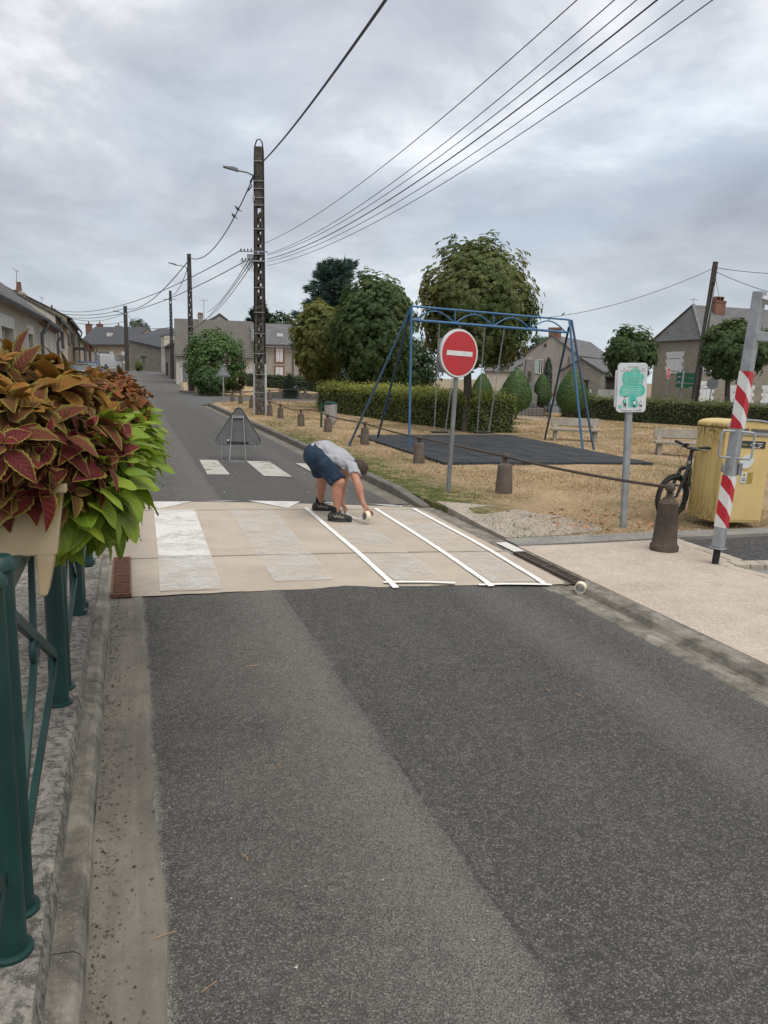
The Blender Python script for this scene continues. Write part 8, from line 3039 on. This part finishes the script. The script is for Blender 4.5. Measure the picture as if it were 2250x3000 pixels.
# ------------------------------------------------------------------ railing and planters on the left
q = NT('dark_green_paint')
col = q.mix(q.ramp(q.noise(7, 5), 0.4, 0.62), (0.004, 0.034, 0.030), (0.008, 0.046, 0.040))
col = q.mix(q.math('MULTIPLY', q.ramp(q.noise(55, 5, 0.75), 0.66, 0.72), 0.7), col, (0.10, 0.12, 0.11))
col = q.mix(q.math('MULTIPLY', q.ramp(q.noise(2.5, 5, 0.7, 0.3, q.mapping(scale=(6, 6, 1))), 0.52, 0.75), 0.35), col, (0.05, 0.07, 0.06))
q.bump(q.noise(40, 4), 0.08, 0.004)
M['rail_green'] = q.fin(col, q.math('ADD', 0.34, q.math('MULTIPLY', q.noise(9, 4), 0.2)), 0.5)
q = NT('beige_planter_resin')
q.bump(q.noise(420, 3, 0.6), 0.25, 0.002)
sp = q.ramp(q.noise(240, 2, 0.6), 0.60, 0.72)
M['planter'] = q.fin(q.mix(q.math('MULTIPLY', sp, 0.5), q.mix(q.ramp(q.noise(4, 5), 0.4, 0.65), (0.53, 0.42, 0.265), (0.46, 0.355, 0.22)), (0.27, 0.20, 0.12)), 0.65, 0.3)

RT = -0.350
PAVE = 0.18


def rail_post(parent, s, h=1.02):
    p = pt(s, RT, PAVE) - parent.location
    MB().lathe([(0.042, -0.05), (0.042, h - 0.01), (0.050, h - 0.005), (0.050, h + 0.012), (0.036, h + 0.03), (0.002, h + 0.036)], 22, tuple(p)).build('post', M['rail_green'], parent, smooth=40)
    MB().lathe([(0.058, -0.03), (0.058, 0.008), (0.046, 0.012)], 22, tuple(p)).build('base_collar', M['rail_green'], parent, smooth=40)


def rail_section(s0, s1, label):
    t = thing('railing_section', label, 'railing', pt(s0, RT, PAVE), 0, 'dark green railing along the pavement')
    o = t.location
    rail_post(t, s0)
    rail_post(t, s1)
    z0 = gst(s0, RT) + PAVE

    def P3(s, z):
        x, y = xy(s, RT)
        return Vector((x, y, z + 0.014 * (s - s0) + z0)) - o
    e0, e1 = s0 + 0.035, s1 - 0.035
    MB().bar(P3(e0, 0.93), P3(e1, 0.93), 0.035, 0.05).build('top_rail', M['rail_green'], t, bevel=0.005)
    lo = P3(e1, 0.24)
    MB().bar(P3(e0, 0.90), lo, 0.022, 0.04, up=(0, 0, 1)).build('diagonal_bar', M['rail_green'], t, bevel=0.003)
    MB().bar(lo, P3(e0, 0.06), 0.022, 0.04, up=(0, 0, 1)).build('diagonal_bar', M['rail_green'], t, bevel=0.003)
    k = (s1 - s0) * 0.46
    MB().bar(P3(s0 + k * 1.12, 0.90), P3(s0 + k, 0.60), 0.022, 0.04).build('diagonal_bar', M['rail_green'], t, bevel=0.003)
    MB().bar(P3(s0 + k * 0.95, 0.50), P3(e0, 0.12), 0.022, 0.04).build('diagonal_bar', M['rail_green'], t, bevel=0.003)
    c = P3(s0 + k, 0.55)
    d = Vector((UX, UY, 0))
    MB().tube([c + d * (0.055 * math.cos(a)) + Vector((0, 0, 0.055 * math.sin(a))) for a in [2 * PI * j / 24 for j in range(24)]], 0.013, 8, closed=True).build('ring', M['rail_green'], t, smooth=60)


rail_section(0.62, 2.05, 'dark green railing section nearest the start of the kerb')
rail_section(2.22, 3.66, 'dark green railing section carrying the coleus planter with large red leaves')
rail_section(3.84, 5.07, 'dark green railing section carrying the planter of small orange coleus')
rail_section(5.25, 6.4, 'dark green railing section beside the rusty drain grate')


def planter_box(s0, s1, label, n_leg=2):
    t = thing('planter_box', label, 'planter', pt((s0 + s1) / 2, RT, 0), PHI)      # local y runs along the street
    L = (s1 - s0) / 2
    zg = gst((s0 + s1) / 2, RT)
    z0, z1 = 1.125 - zg + 0.04, 1.36 - zg + 0.04
    m = MB()
    # tapered trough: outside, rim, inside
    o0, o1 = 0.115, 0.145
    ring = lambda hw, hl, z: [(-hw, -hl, z), (hw, -hl, z), (hw, hl, z), (-hw, hl, z)]
    R_ = [ring(o0, L - 0.02, z0), ring(o1, L, z1 - 0.03), ring(o1 + 0.012, L + 0.012, z1 - 0.028), ring(o1 + 0.012, L + 0.012, z1), ring(o1 - 0.012, L - 0.012, z1), ring(o0 - 0.015, L - 0.05, z0 + 0.05)]
    for r_ in R_:
        m.v += r_
    for i in range(len(R_) - 1):
        for k in range(4):
            m.f.append((i * 4 + k, i * 4 + (k + 1) % 4, (i + 1) * 4 + (k + 1) % 4, (i + 1) * 4 + k))
    m.f.append((3, 2, 1, 0))
    e = (len(R_) - 1) * 4
    m.f.append((e, e + 1, e + 2, e + 3))
    m.m = [0] * len(m.f)
    m.build('trough', M['planter'], t, bevel=0.010, bseg=3)
    for x in (-1, 1):
        # hanging skirt that saddles the top rail, narrowing downwards
        for y0, y1 in ((-L + 0.02, -L + 0.16), (L - 0.16, L - 0.02)):
            MB().add([(x * 0.050, y0 + 0.02, z0 - 0.14), (x * 0.078, y0 + 0.02, z0 - 0.14), (x * 0.078, y1 - 0.03, z0 - 0.14), (x * 0.050, y1 - 0.03, z0 - 0.14),
                      (x * 0.050, y0, z0 + 0.01), (x * 0.112, y0, z0 + 0.01), (x * 0.112, y1, z0 + 0.01), (x * 0.050, y1, z0 + 0.01)],
                     [(0, 3, 2, 1), (4, 5, 6, 7), (0, 1, 5, 4), (1, 2, 6, 5), (2, 3, 7, 6), (3, 0, 4, 7)] if x > 0 else [(0, 1, 2, 3), (7, 6, 5, 4), (4, 5, 1, 0), (5, 6, 2, 1), (6, 7, 3, 2), (7, 4, 0, 3)]).build('saddle_leg', M['planter'], t, bevel=0.008)
    MB().box(-o1 + 0.02, o1 - 0.02, -L + 0.02, L - 0.02, z1 - 0.07, z1 - 0.035).build('soil', M['soil'], t)


planter_box(2.60, 3.50, 'beige resin planter box holding the large leaved red coleus')
planter_box(4.05, 5.0, 'beige resin planter box under the small orange coleus')


# --- leaves
def leaf_shape(rows, cols, width, serr, curl, fold, wave, twist, heart=False):
    V, UV, Fc = [], [], []
    for i in range(rows + 1):
        u = i / rows
        w = width(u)
        for j in range(cols + 1):
            v = -1 + 2 * j / cols
            ws = w * (1 + (serr * (1 if i % 2 else -1) if abs(v) > 0.99 and 0 < i < rows else 0))
            x = u - (0.17 * abs(v) ** 1.5 * max(0, 1 - u * 3.2) if heart else 0)
            y = v * ws
            z = -curl * u * u + fold * abs(y) + wave * math.sin(u * 9 + v * 2) * abs(v) + twist * v * w * u
            V.append((x, y, z))
            UV.append((u, v * 0.5 + 0.5))
    c = cols + 1
    for i in range(rows):
        for j in range(cols):
            Fc.append((i * c + j, (i + 1) * c + j, (i + 1) * c + j + 1, i * c + j + 1))
    return V, UV, Fc


def leaf_me(name, shp, mat):
    V, UV, Fc = shp
    me = bpy.data.meshes.new(name)
    me.from_pydata(V, [], [f[::-1] for f in Fc])
    me.materials.append(mat)
    ul = me.uv_layers.new(name='leaf')
    li = np.zeros(len(me.loops), int)
    me.loops.foreach_get('vertex_index', li)
    ul.data.foreach_set('uv', np.array(UV, np.float32)[li].ravel())
    me.shade_smooth()
    me.update()
    return me


cw_ = lambda u: 0.335 * math.sin(PI * min(1, u ** 0.66)) ** 0.85 * (1 - 0.18 * u) + 0.004
hw_ = lambda u: 0.60 * min(1, 0.55 + u * 4.0) * (1 - u) ** 0.66 + 0.003


def coleus_mat(name, cen, cen2, mar, e0=0.68, e1=0.84, vein=(0.3, 0.1, 0.06)):
    q = NT(name)
    uv = q.co('UV')
    x, y, z = q.sep(uv)[:3]
    e = q.math('ABSOLUTE', q.math('MULTIPLY', q.math('SUBTRACT', y, 0.5), 2.0))
    rnd = q.node('ShaderNodeObjectInfo').outputs['Random']
    n = q.noise(6, 4, 0.6, 0.3, uv)
    c = q.mix(q.ramp(q.math('ADD', q.math('MULTIPLY', rnd, 0.6), q.math('MULTIPLY', n, 0.4)), 0.25, 0.75), cen, cen2)
    vv = q.math('SINE', q.math('MULTIPLY', q.math('SUBTRACT', x, q.math('MULTIPLY', e, 0.28)), 44.0))
    vl = q.math('MAXIMUM', q.math('MULTIPLY', q.ramp(vv, 0.75, 1.0), 0.55), q.math('SUBTRACT', 1.0, q.ramp(e, 0.02, 0.07)))
    c = q.mix(q.math('MULTIPLY', vl, 0.6), c, vein)
    k = q.math('ADD', e, q.math('ADD', q.math('MULTIPLY', q.math('SUBTRACT', n, 0.5), 0.22), q.math('MULTIPLY', q.math('MAXIMUM', q.math('SUBTRACT', x, 0.72), 0.0), 0.9)))
    c = q.mix(q.ramp(k, e0, e1), c, q.mix(rnd, mar, tuple(m * 0.72 for m in mar)))
    q.fin(c, 0.62, 0.25)
    q.bump(q.math('ADD', q.math('MULTIPLY', vv, -0.5), q.noise(30, 3, 0.6, 0, uv)), 0.45, 0.006)
    q.translucent(c, 0.22)
    return q.mat


M['col_red'] = coleus_mat('coleus_red', (0.20, 0.028, 0.026), (0.11, 0.018, 0.016), (0.36, 0.30, 0.058), 0.78, 0.90, vein=(0.21, 0.045, 0.035))
M['col_amber'] = coleus_mat('coleus_amber', (0.295, 0.118, 0.016), (0.20, 0.098, 0.017), (0.32, 0.215, 0.038), 0.60, 0.95, (0.17, 0.06, 0.018))
M['col_olive'] = coleus_mat('coleus_olive', (0.135, 0.072, 0.020), (0.145, 0.034, 0.020), (0.24, 0.20, 0.042), 0.55, 0.88, (0.085, 0.03, 0.015))
M['col_orange'] = coleus_mat('coleus_orange', (0.285, 0.075, 0.020), (0.190, 0.065, 0.022), (0.30, 0.16, 0.045), 0.66, 0.95, (0.18, 0.05, 0.02))


def vine_mat(name, a, b):
    q = NT(name)
    uv = q.co('UV')
    x, y, z = q.sep(uv)[:3]
    e = q.math('ABSOLUTE', q.math('MULTIPLY', q.math('SUBTRACT', y, 0.5), 2.0))
    rnd = q.node('ShaderNodeObjectInfo').outputs['Random']
    n = q.noise(3, 4, 0.6, 0.3, uv)
    c = q.mix(q.ramp(q.math('ADD', q.math('MULTIPLY', rnd, 0.7), q.math('MULTIPLY', n, 0.3)), 0.15, 0.85), a, b)
    vv = q.math('SINE', q.math('MULTIPLY', q.math('SUBTRACT', x, q.math('MULTIPLY', e, 0.55)), 24.0))
    vl = q.math('MAXIMUM', q.math('MULTIPLY', q.ramp(vv, 0.88, 1.0), 0.5), q.math('SUBTRACT', 1.0, q.ramp(e, 0.015, 0.05)))
    c = q.mix(q.math('MULTIPLY', vl, 0.45), c, (0.40, 0.47, 0.12))
    q.fin(c, 0.5, 0.3)
    q.bump(q.math('ADD', q.math('MULTIPLY', vv, -0.4), q.noise(12, 3, 0.6, 0, uv)), 0.3, 0.006)
    q.translucent(q.mix(0.5, c, (0.32, 0.42, 0.03)), 0.32)
    return q.mat


M['lime'] = vine_mat('lime_vine_leaf', (0.135, 0.235, 0.016), (0.285, 0.365, 0.040))
M['stem'] = simple('dark_stem', (0.05, 0.03, 0.022), (0.08, 0.05, 0.03), 0.8, 10)

CSH = [leaf_shape(14, 6, cw_, 0.075, c, f, w, t) for c, f, w, t in ((0.22, 0.25, 0.010, 0.1), (0.38, 0.12, 0.015, -0.15), (0.10, 0.42, 0.008, 0.0), (0.50, 0.20, 0.012, 0.2), (0.05, 0.15, 0.02, -0.1), (0.30, 0.55, 0.010, 0.15))]
VSH = [leaf_shape(9, 6, hw_, 0.0, c, f, w, t, True) for c, f, w, t in ((0.18, 0.12, 0.03, 0.1), (0.35, 0.25, 0.035, -0.1), (0.08, 0.05, 0.03, 0.2), (0.28, -0.10, 0.02, -0.2), (0.15, 0.35, 0.02, 0.0))]
CLO = [leaf_shape(8, 4, cw_, 0.07, c, f, 0.01, 0) for c, f in ((0.3, 0.25), (0.15, 0.4), (0.45, 0.15))]
VLO = [leaf_shape(6, 4, hw_, 0, c, f, 0.02, 0, True) for c, f in ((0.2, 0.15), (0.35, 0.25))]
LM = {}
for mt in ('col_red', 'col_amber', 'col_olive', 'col_orange'):
    LM[mt] = [leaf_me('leaf_' + mt, s_, M[mt]) for s_ in CSH]
LM['lime'] = [leaf_me('leaf_lime', s_, M['lime']) for s_ in VSH]


def put_leaf(parent, kind, p, D, N, size):
    """p in street (s, t, z-world); D leaf direction, N upper side, both world vectors"""
    D = Vector(D).normalized()
    N = Vector(N)
    N = (N - D * N.dot(D))
    if N.length < 1e-3:
        N = Vector((0, 0, 1))
    N.normalize()
    B = N.cross(D)
    M3 = Matrix((D, B, N)).transposed()
    o = bpy.data.objects.new('leaf', random.choice(LM[kind]))
    COL.objects.link(o)
    o.parent = parent
    o.matrix_local = Matrix.Translation(Vector(p) - parent.location) @ M3.to_4x4() @ Matrix.Diagonal((size, size * random.uniform(0.85, 1.12), size, 1))
    return o


def ell(c, r, d):
    """point of an ellipsoid given in street axes; returns world position and outward normal"""
    s, t, z = c[0] + r[0] * d[0], c[1] + r[1] * d[1], c[2] + r[2] * d[2]
    x, y = xy(s, t)
    nx, ny = xy(d[0] / r[0], d[1] / r[1])
    return Vector((x, y, z)), Vector((nx, ny, d[2] / r[2])).normalized()


def spread_dirs(n, test, mind):
    out = []
    tries = 0
    while len(out) < n and tries < 40000:
        tries += 1
        d = Vector((random.gauss(0, 1), random.gauss(0, 1), random.gauss(0, 1))).normalized()
        if not test(d):
            continue
        if all((d - q).length > mind for q in out):
            out.append(d)
        elif tries % 400 == 0:
            mind *= 0.93
    return out


def leaf_cloud(parent, kind, shp, P, D, N, S):
    """many leaves of one shape as one mesh with its leaf coordinates"""
    tv, tu, tf = np.array(shp[0]), np.array(shp[1]), np.array([f[::-1] for f in shp[2]])
    D = D / np.linalg.norm(D, axis=1, keepdims=True)
    N = N - D * np.sum(N * D, 1, keepdims=True)
    N /= np.linalg.norm(N, axis=1, keepdims=True) + 1e-9
    B = np.cross(N, D)
    V = P[:, None] + S[:, None, None] * (tv[None, :, 0:1] * D[:, None] + tv[None, :, 1:2] * B[:, None] + tv[None, :, 2:3] * N[:, None])
    Fc = (tf[None] + (np.arange(len(P)) * len(tv))[:, None, None]).reshape(-1, 4)
    o = np_mesh('leaf_mass', V.reshape(-1, 3) - np.array(parent.location), Fc, M[kind], parent, True)
    o['kind'] = 'stuff'
    ul = o.data.uv_layers.new(name='leaf')
    ul.data.foreach_set('uv', np.tile(tu, (len(P), 1))[Fc.ravel()].astype(np.float32).ravel())
    return o


def leaf_shell(parent, kinds, shapes, c, r, n, size, k0, k1, droop):
    for i, (kind, shp) in enumerate([(a, b) for a in kinds for b in shapes]):
        m_ = n // (len(kinds) * len(shapes))
        d = sphere_dirs(m_)
        d[:, 2] = np.where(d[:, 2] < -0.42, -d[:, 2], d[:, 2])
        if kind == 'col_amber':
            d[:, 2] = np.abs(d[:, 2]) * 0.6 + 0.4
        if kind == 'col_red':
            d[:, 2] = np.where(d[:, 2] > 0.3, d[:, 2] * 0.3 - 0.25, d[:, 2])
        d /= np.linalg.norm(d, axis=1, keepdims=True)
        L = d * RNG.uniform(k0, k1, m_)[:, None] * np.array(r) + np.array(c)
        P = np.stack([L[:, 0] * UX + L[:, 1] * VX, L[:, 0] * UY + L[:, 1] * VY, L[:, 2]], 1)
        o = np.stack([d[:, 0] * UX + d[:, 1] * VX, d[:, 0] * UY + d[:, 1] * VY, d[:, 2]], 1)
        D = o * 0.6 + RNG.normal(0, 0.6, (m_, 3)) + np.array([0, 0, -droop])
        N = o * 0.8 + np.array([0, 0, 0.9]) + RNG.normal(0, 0.25, (m_, 3))
        leaf_cloud(parent, kind, shp, P, D, N, RNG.uniform(0.6, 1.1, m_) * size)


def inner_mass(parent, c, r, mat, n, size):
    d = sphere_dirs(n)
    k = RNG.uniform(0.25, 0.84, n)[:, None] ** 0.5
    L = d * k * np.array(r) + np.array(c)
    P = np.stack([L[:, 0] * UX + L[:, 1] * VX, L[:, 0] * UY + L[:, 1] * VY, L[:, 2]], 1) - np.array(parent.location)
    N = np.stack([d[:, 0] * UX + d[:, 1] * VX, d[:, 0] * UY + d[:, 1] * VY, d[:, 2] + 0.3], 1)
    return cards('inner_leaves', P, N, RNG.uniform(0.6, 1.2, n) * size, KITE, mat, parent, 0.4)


M['inner_col'] = leaf_mat('inner_coleus', (0.030, 0.022, 0.010), (0.065, 0.042, 0.016), (0.07, 0.018, 0.018), 0.3, 8, tr=0.15)  # both inner colours are darkened for the shade inside the mounds
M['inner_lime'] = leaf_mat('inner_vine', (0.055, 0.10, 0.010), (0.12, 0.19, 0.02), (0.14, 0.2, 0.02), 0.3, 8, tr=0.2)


def coleus(label, c, r, n, size, pick, test, mind, shell, shell_n):
    t = thing('coleus_plant', label, 'plant', Vector((*xy(c[0], c[1]), c[2] - r[2] * 0.8)))
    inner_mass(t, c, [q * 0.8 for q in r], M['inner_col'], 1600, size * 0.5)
    leaf_shell(t, shell, [CLO[0], CLO[1], CLO[2]], c, r, shell_n, size * 0.86, 0.66, 0.97, 0.3)
    for d in spread_dirs(n, test, mind):
        rr = [q * random.uniform(0.86, 1.08) for q in r]
        p, nrm = ell(c, rr, d)
        ax = (nrm * 0.9 + Vector((0, 0, 0.75)) + Vector((random.gauss(0, 0.2), random.gauss(0, 0.2), 0))).normalized()
        a0 = random.uniform(0, PI)
        e1 = ax.cross(Vector((0.3, 0.2, 1))).normalized()
        e2 = ax.cross(e1)
        cen, _ = ell(c, [q * 0.35 for q in r], d)
        MB().tube([cen - t.location, (cen + p) / 2 - t.location + Vector((0, 0, 0.02)), p - t.location], [0.006, 0.005, 0.004], 5).build('stem', M['stem'], t)
        kind = pick(d)
        for lv, (sz, tilt, off) in enumerate(((1.0, -0.42, -0.030), (0.92, -0.18, -0.012), (0.62, 0.30, 0.004), (0.36, 0.9, 0.012))):
            for k in (0, 1):
                a = a0 + lv * PI / 2 + k * PI + random.uniform(-0.22, 0.22)
                ra = e1 * math.cos(a) + e2 * math.sin(a)
                tl = tilt + random.uniform(-0.25, 0.25)
                D = ra * math.cos(tl) + ax * math.sin(tl)
                N = ax * math.cos(tl) - ra * math.sin(tl)
                if lv < 2:
                    D = (D + Vector((0, 0, -0.18))).normalized()
                put_leaf(t, kind if random.random() > 0.12 else 'col_olive', p + ax * off + D * size * 0.10 * sz, D, N, size * sz * random.uniform(0.82, 1.15))
    return t


def pick1(d):
    if d.z > 0.52:
        return random.choice(['col_amber'] * 7 + ['col_olive'] * 3 + ['col_red'])
    if d.z > 0.28:
        return random.choice(['col_amber', 'col_olive', 'col_red', 'col_amber'])
    return 'col_red' if random.random() < 0.85 else 'col_olive'


# only the shoots that stand on the seen sides of the mound carry single leaves
see1 = lambda d: (d.z > -0.45) and (d.x < 0.42 or d.z > 0.45) and d.y > -0.85
coleus('coleus with big dark red leaves edged in yellow, spilling over the beige planter', (3.00, -0.375, 1.49), (0.54, 0.335, 0.32), 37, 0.136, pick1, see1, 0.34, ('col_olive', 'col_red', 'col_amber', 'col_olive'), 1000)


def vine(label, blobs, n, size, hang=0.8):
    c0 = blobs[0][0]
    t = thing('sweet_potato_vine', label, 'plant', Vector((*xy(c0[0], c0[1]), c0[2])))
    for c, r, share, test in blobs:
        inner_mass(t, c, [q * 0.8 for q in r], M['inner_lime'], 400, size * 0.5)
        leaf_shell(t, ('lime',), VLO, c, r, int(150 * share) + 60, size * 0.9, 0.6, 0.92, 0.7)
        for d in spread_dirs(int(n * share), test, 0.26):
            p, nrm = ell(c, [q * random.uniform(0.82, 1.1) for q in r], d)
            side = nrm.cross(Vector((0, 0, 1))) * random.uniform(-0.7, 0.7)
            D = (nrm * 0.75 + Vector((0, 0, -hang)) + side).normalized()
            N = (nrm * 0.8 + Vector((0, 0, 0.9)) + side * 0.3 + Vector((random.gauss(0, 0.25), random.gauss(0, 0.25), 0))).normalized()
            put_leaf(t, 'lime', p, D, N, size * random.uniform(0.68, 1.2))
        for k in range(6):
            d = Vector((random.uniform(-0.6, 0.6), 0.7, random.uniform(-0.6, 0.3))).normalized()
            p, nrm = ell(c, r, d)
            cc, _ = ell(c, [q * 0.3 for q in r], d)
            MB().tube([cc - t.location, p - t.location], 0.004, 5).build('stem', M['stem'], t)
    return t


vine('lime green heart leaved vine trailing over the road side of the red coleus planter',
     [((3.12, -0.165, 1.37), (0.44, 0.21, 0.22), 0.66, lambda d: d.y > -0.25 and d.x < 0.75),
      ((2.94, -0.19, 1.285), (0.26, 0.13, 0.12), 0.30, lambda d: d.y > -0.5)], 118, 0.112, 0.35)
coleus('bushy coleus of small orange brown leaves in the second planter', (4.80, -0.13, 1.55), (0.62, 0.25, 0.21), 36, 0.082, lambda d: 'col_orange' if random.random() < 0.85 else 'col_amber', lambda d: d.z > -0.3 and d.x < 0.8, 0.30, ('col_orange', 'col_olive'), 500)
vine('lime green vine trailing from the second planter beside the orange coleus',
     [((4.75, -0.02, 1.35), (0.52, 0.18, 0.21), 0.55, lambda d: d.y > -0.3), ((4.15, -0.08, 1.31), (0.24, 0.16, 0.19), 0.25, lambda d: d.y > -0.4), ((5.35, -0.09, 1.43), (0.3, 0.16, 0.19), 0.2, lambda d: d.y > -0.4)], 230, 0.09, 0.35)
vine('lime green vine on the house side of the second planter, behind the coleus',
     [((4.30, -0.66, 1.60), (0.5, 0.2, 0.2), 1.0, lambda d: d.z > -0.2)], 130, 0.085, 0.3)
# ------------------------------------------------------------------ grit, pebbles and twigs lying about
def pebbles(name, label, pts, size, mat, flat=0.5):
    n = len(pts)
    tv = np.array([[1, 0, 0], [-0.5, 0.87, 0], [-0.5, -0.87, 0], [0, 0, 1.0]], float)
    tf = np.array([[0, 1, 3], [1, 2, 3], [2, 0, 3]])
    a = RNG.uniform(0, 2 * PI, n)
    c, s = np.cos(a)[:, None], np.sin(a)[:, None]
    k = RNG.uniform(0.6, 1.5, (n, 1))
    x = tv[None, :, 0] * k * c - tv[None, :, 1] * s
    y = tv[None, :, 0] * k * s + tv[None, :, 1] * c
    V = np.stack([x, y, np.broadcast_to(tv[None, :, 2] * flat, x.shape)], -1) * size[:, None, None] + np.array(pts)[:, None, :]
    o = np_mesh(name, V.reshape(-1, 3), (tf[None] + (np.arange(n) * 4)[:, None, None]).reshape(-1, 3), mat)
    return tag(o, label, 'grit', kind='stuff')


def grit_mat(name, a, b):
    q = NT(name)
    isl = q.node('ShaderNodeNewGeometry').outputs['Random Per Island']
    return q.fin(q.mix(isl, a, b), 0.9, 0.2)


M['grit'] = grit_mat('gutter_grit', (0.035, 0.03, 0.025), (0.20, 0.17, 0.13))
M['grit_pale'] = grit_mat('pale_chippings', (0.22, 0.20, 0.18), (0.52, 0.50, 0.46))
P_ = []
for k in range(1500):
    s_ = random.uniform(1.3, 6.0)
    t_ = -0.165 + abs(random.gauss(0, 0.045)) if random.random() < 0.7 else random.uniform(-0.16, 0.06)
    P_.append(pt(s_, t_, 0.008 if t_ > -0.14 else 0.012))
pebbles('gutter_grit', 'dark grit and crumbs collected along the kerb in the left gutter', P_, RNG.uniform(0.0015, 0.006, len(P_)) * RNG.choice([1, 1, 1, 1.6], len(P_)), M['grit'])
P_ = [pt(random.uniform(1.5, 5.4), random.uniform(0.06, 3.2), 0.012) for k in range(140)] + [pt(random.uniform(10, 30), random.uniform(0.1, 3.0), 0.014) for k in range(160)]
pebbles('road_chippings', 'scattered pale stone chippings lying on the asphalt', P_, np.concatenate([RNG.uniform(0.002, 0.006, 140), RNG.uniform(0.006, 0.016, 160)]), M['grit_pale'])
P_ = [pt(random.uniform(7.05, 8.8), random.uniform(3.7, 4.95), 0.105 if True else 0) for k in range(0)]
for k in range(1400):
    s_, t_ = random.uniform(6.75, 8.85), random.uniform(3.7, 6.2)
    if t_ > 5.0 - (s_ - 7.0) * 0.65 and s_ > 7.0:
        if random.random() < 0.85:
            continue
    P_.append(pt(s_, t_, 0.100 - 0.06 * (1 - sstep(6.95, 9.2, s_)) if s_ > 7.0 else 0.047))
pebbles('loose_gravel', 'loose pale gravel spread beside the crossing and the concrete edge', P_, RNG.uniform(0.004, 0.013, len(P_)), M['grit_pale'])
m = MB()
for s_, t_, a, L in ((2.2, 0.02, 0.5, 0.07), (3.1, 0.55, 1.2, 0.06), (2.5, 0.35, 2.2, 0.04), (1.95, 0.14, 0.9, 0.05), (4.3, 0.6, 0.3, 0.08), (3.4, 2.3, 2.0, 0.07), (2.9, 2.8, 0.8, 0.06)):
    p = pt(s_, t_, 0.014)
    d = Vector((math.cos(a), math.sin(a), 0)) * L
    m.tube([p, p + d * 0.5 + Vector((0.004, 0.003, 0.002)), p + d], 0.0014, 4)
tag(m.build('dry_twigs', M['dead_leaf']), 'thin dry straws and twigs lying on the road', 'twigs', kind='stuff')
tag(cards('road_leaves', np.array([pt(15.2, 0.62, 0.02), pt(3.9, 1.9, 0.02), pt(3.55, 2.15, 0.02)]), np.array([[0.2, 0, 1], [0, 0.3, 1], [0.3, 0.2, 1]], float), np.array([0.10, 0.035, 0.03]), KITE, M['dead_leaf'], None, 0), 'few brown dead leaves on the asphalt', 'leaves', kind='stuff')
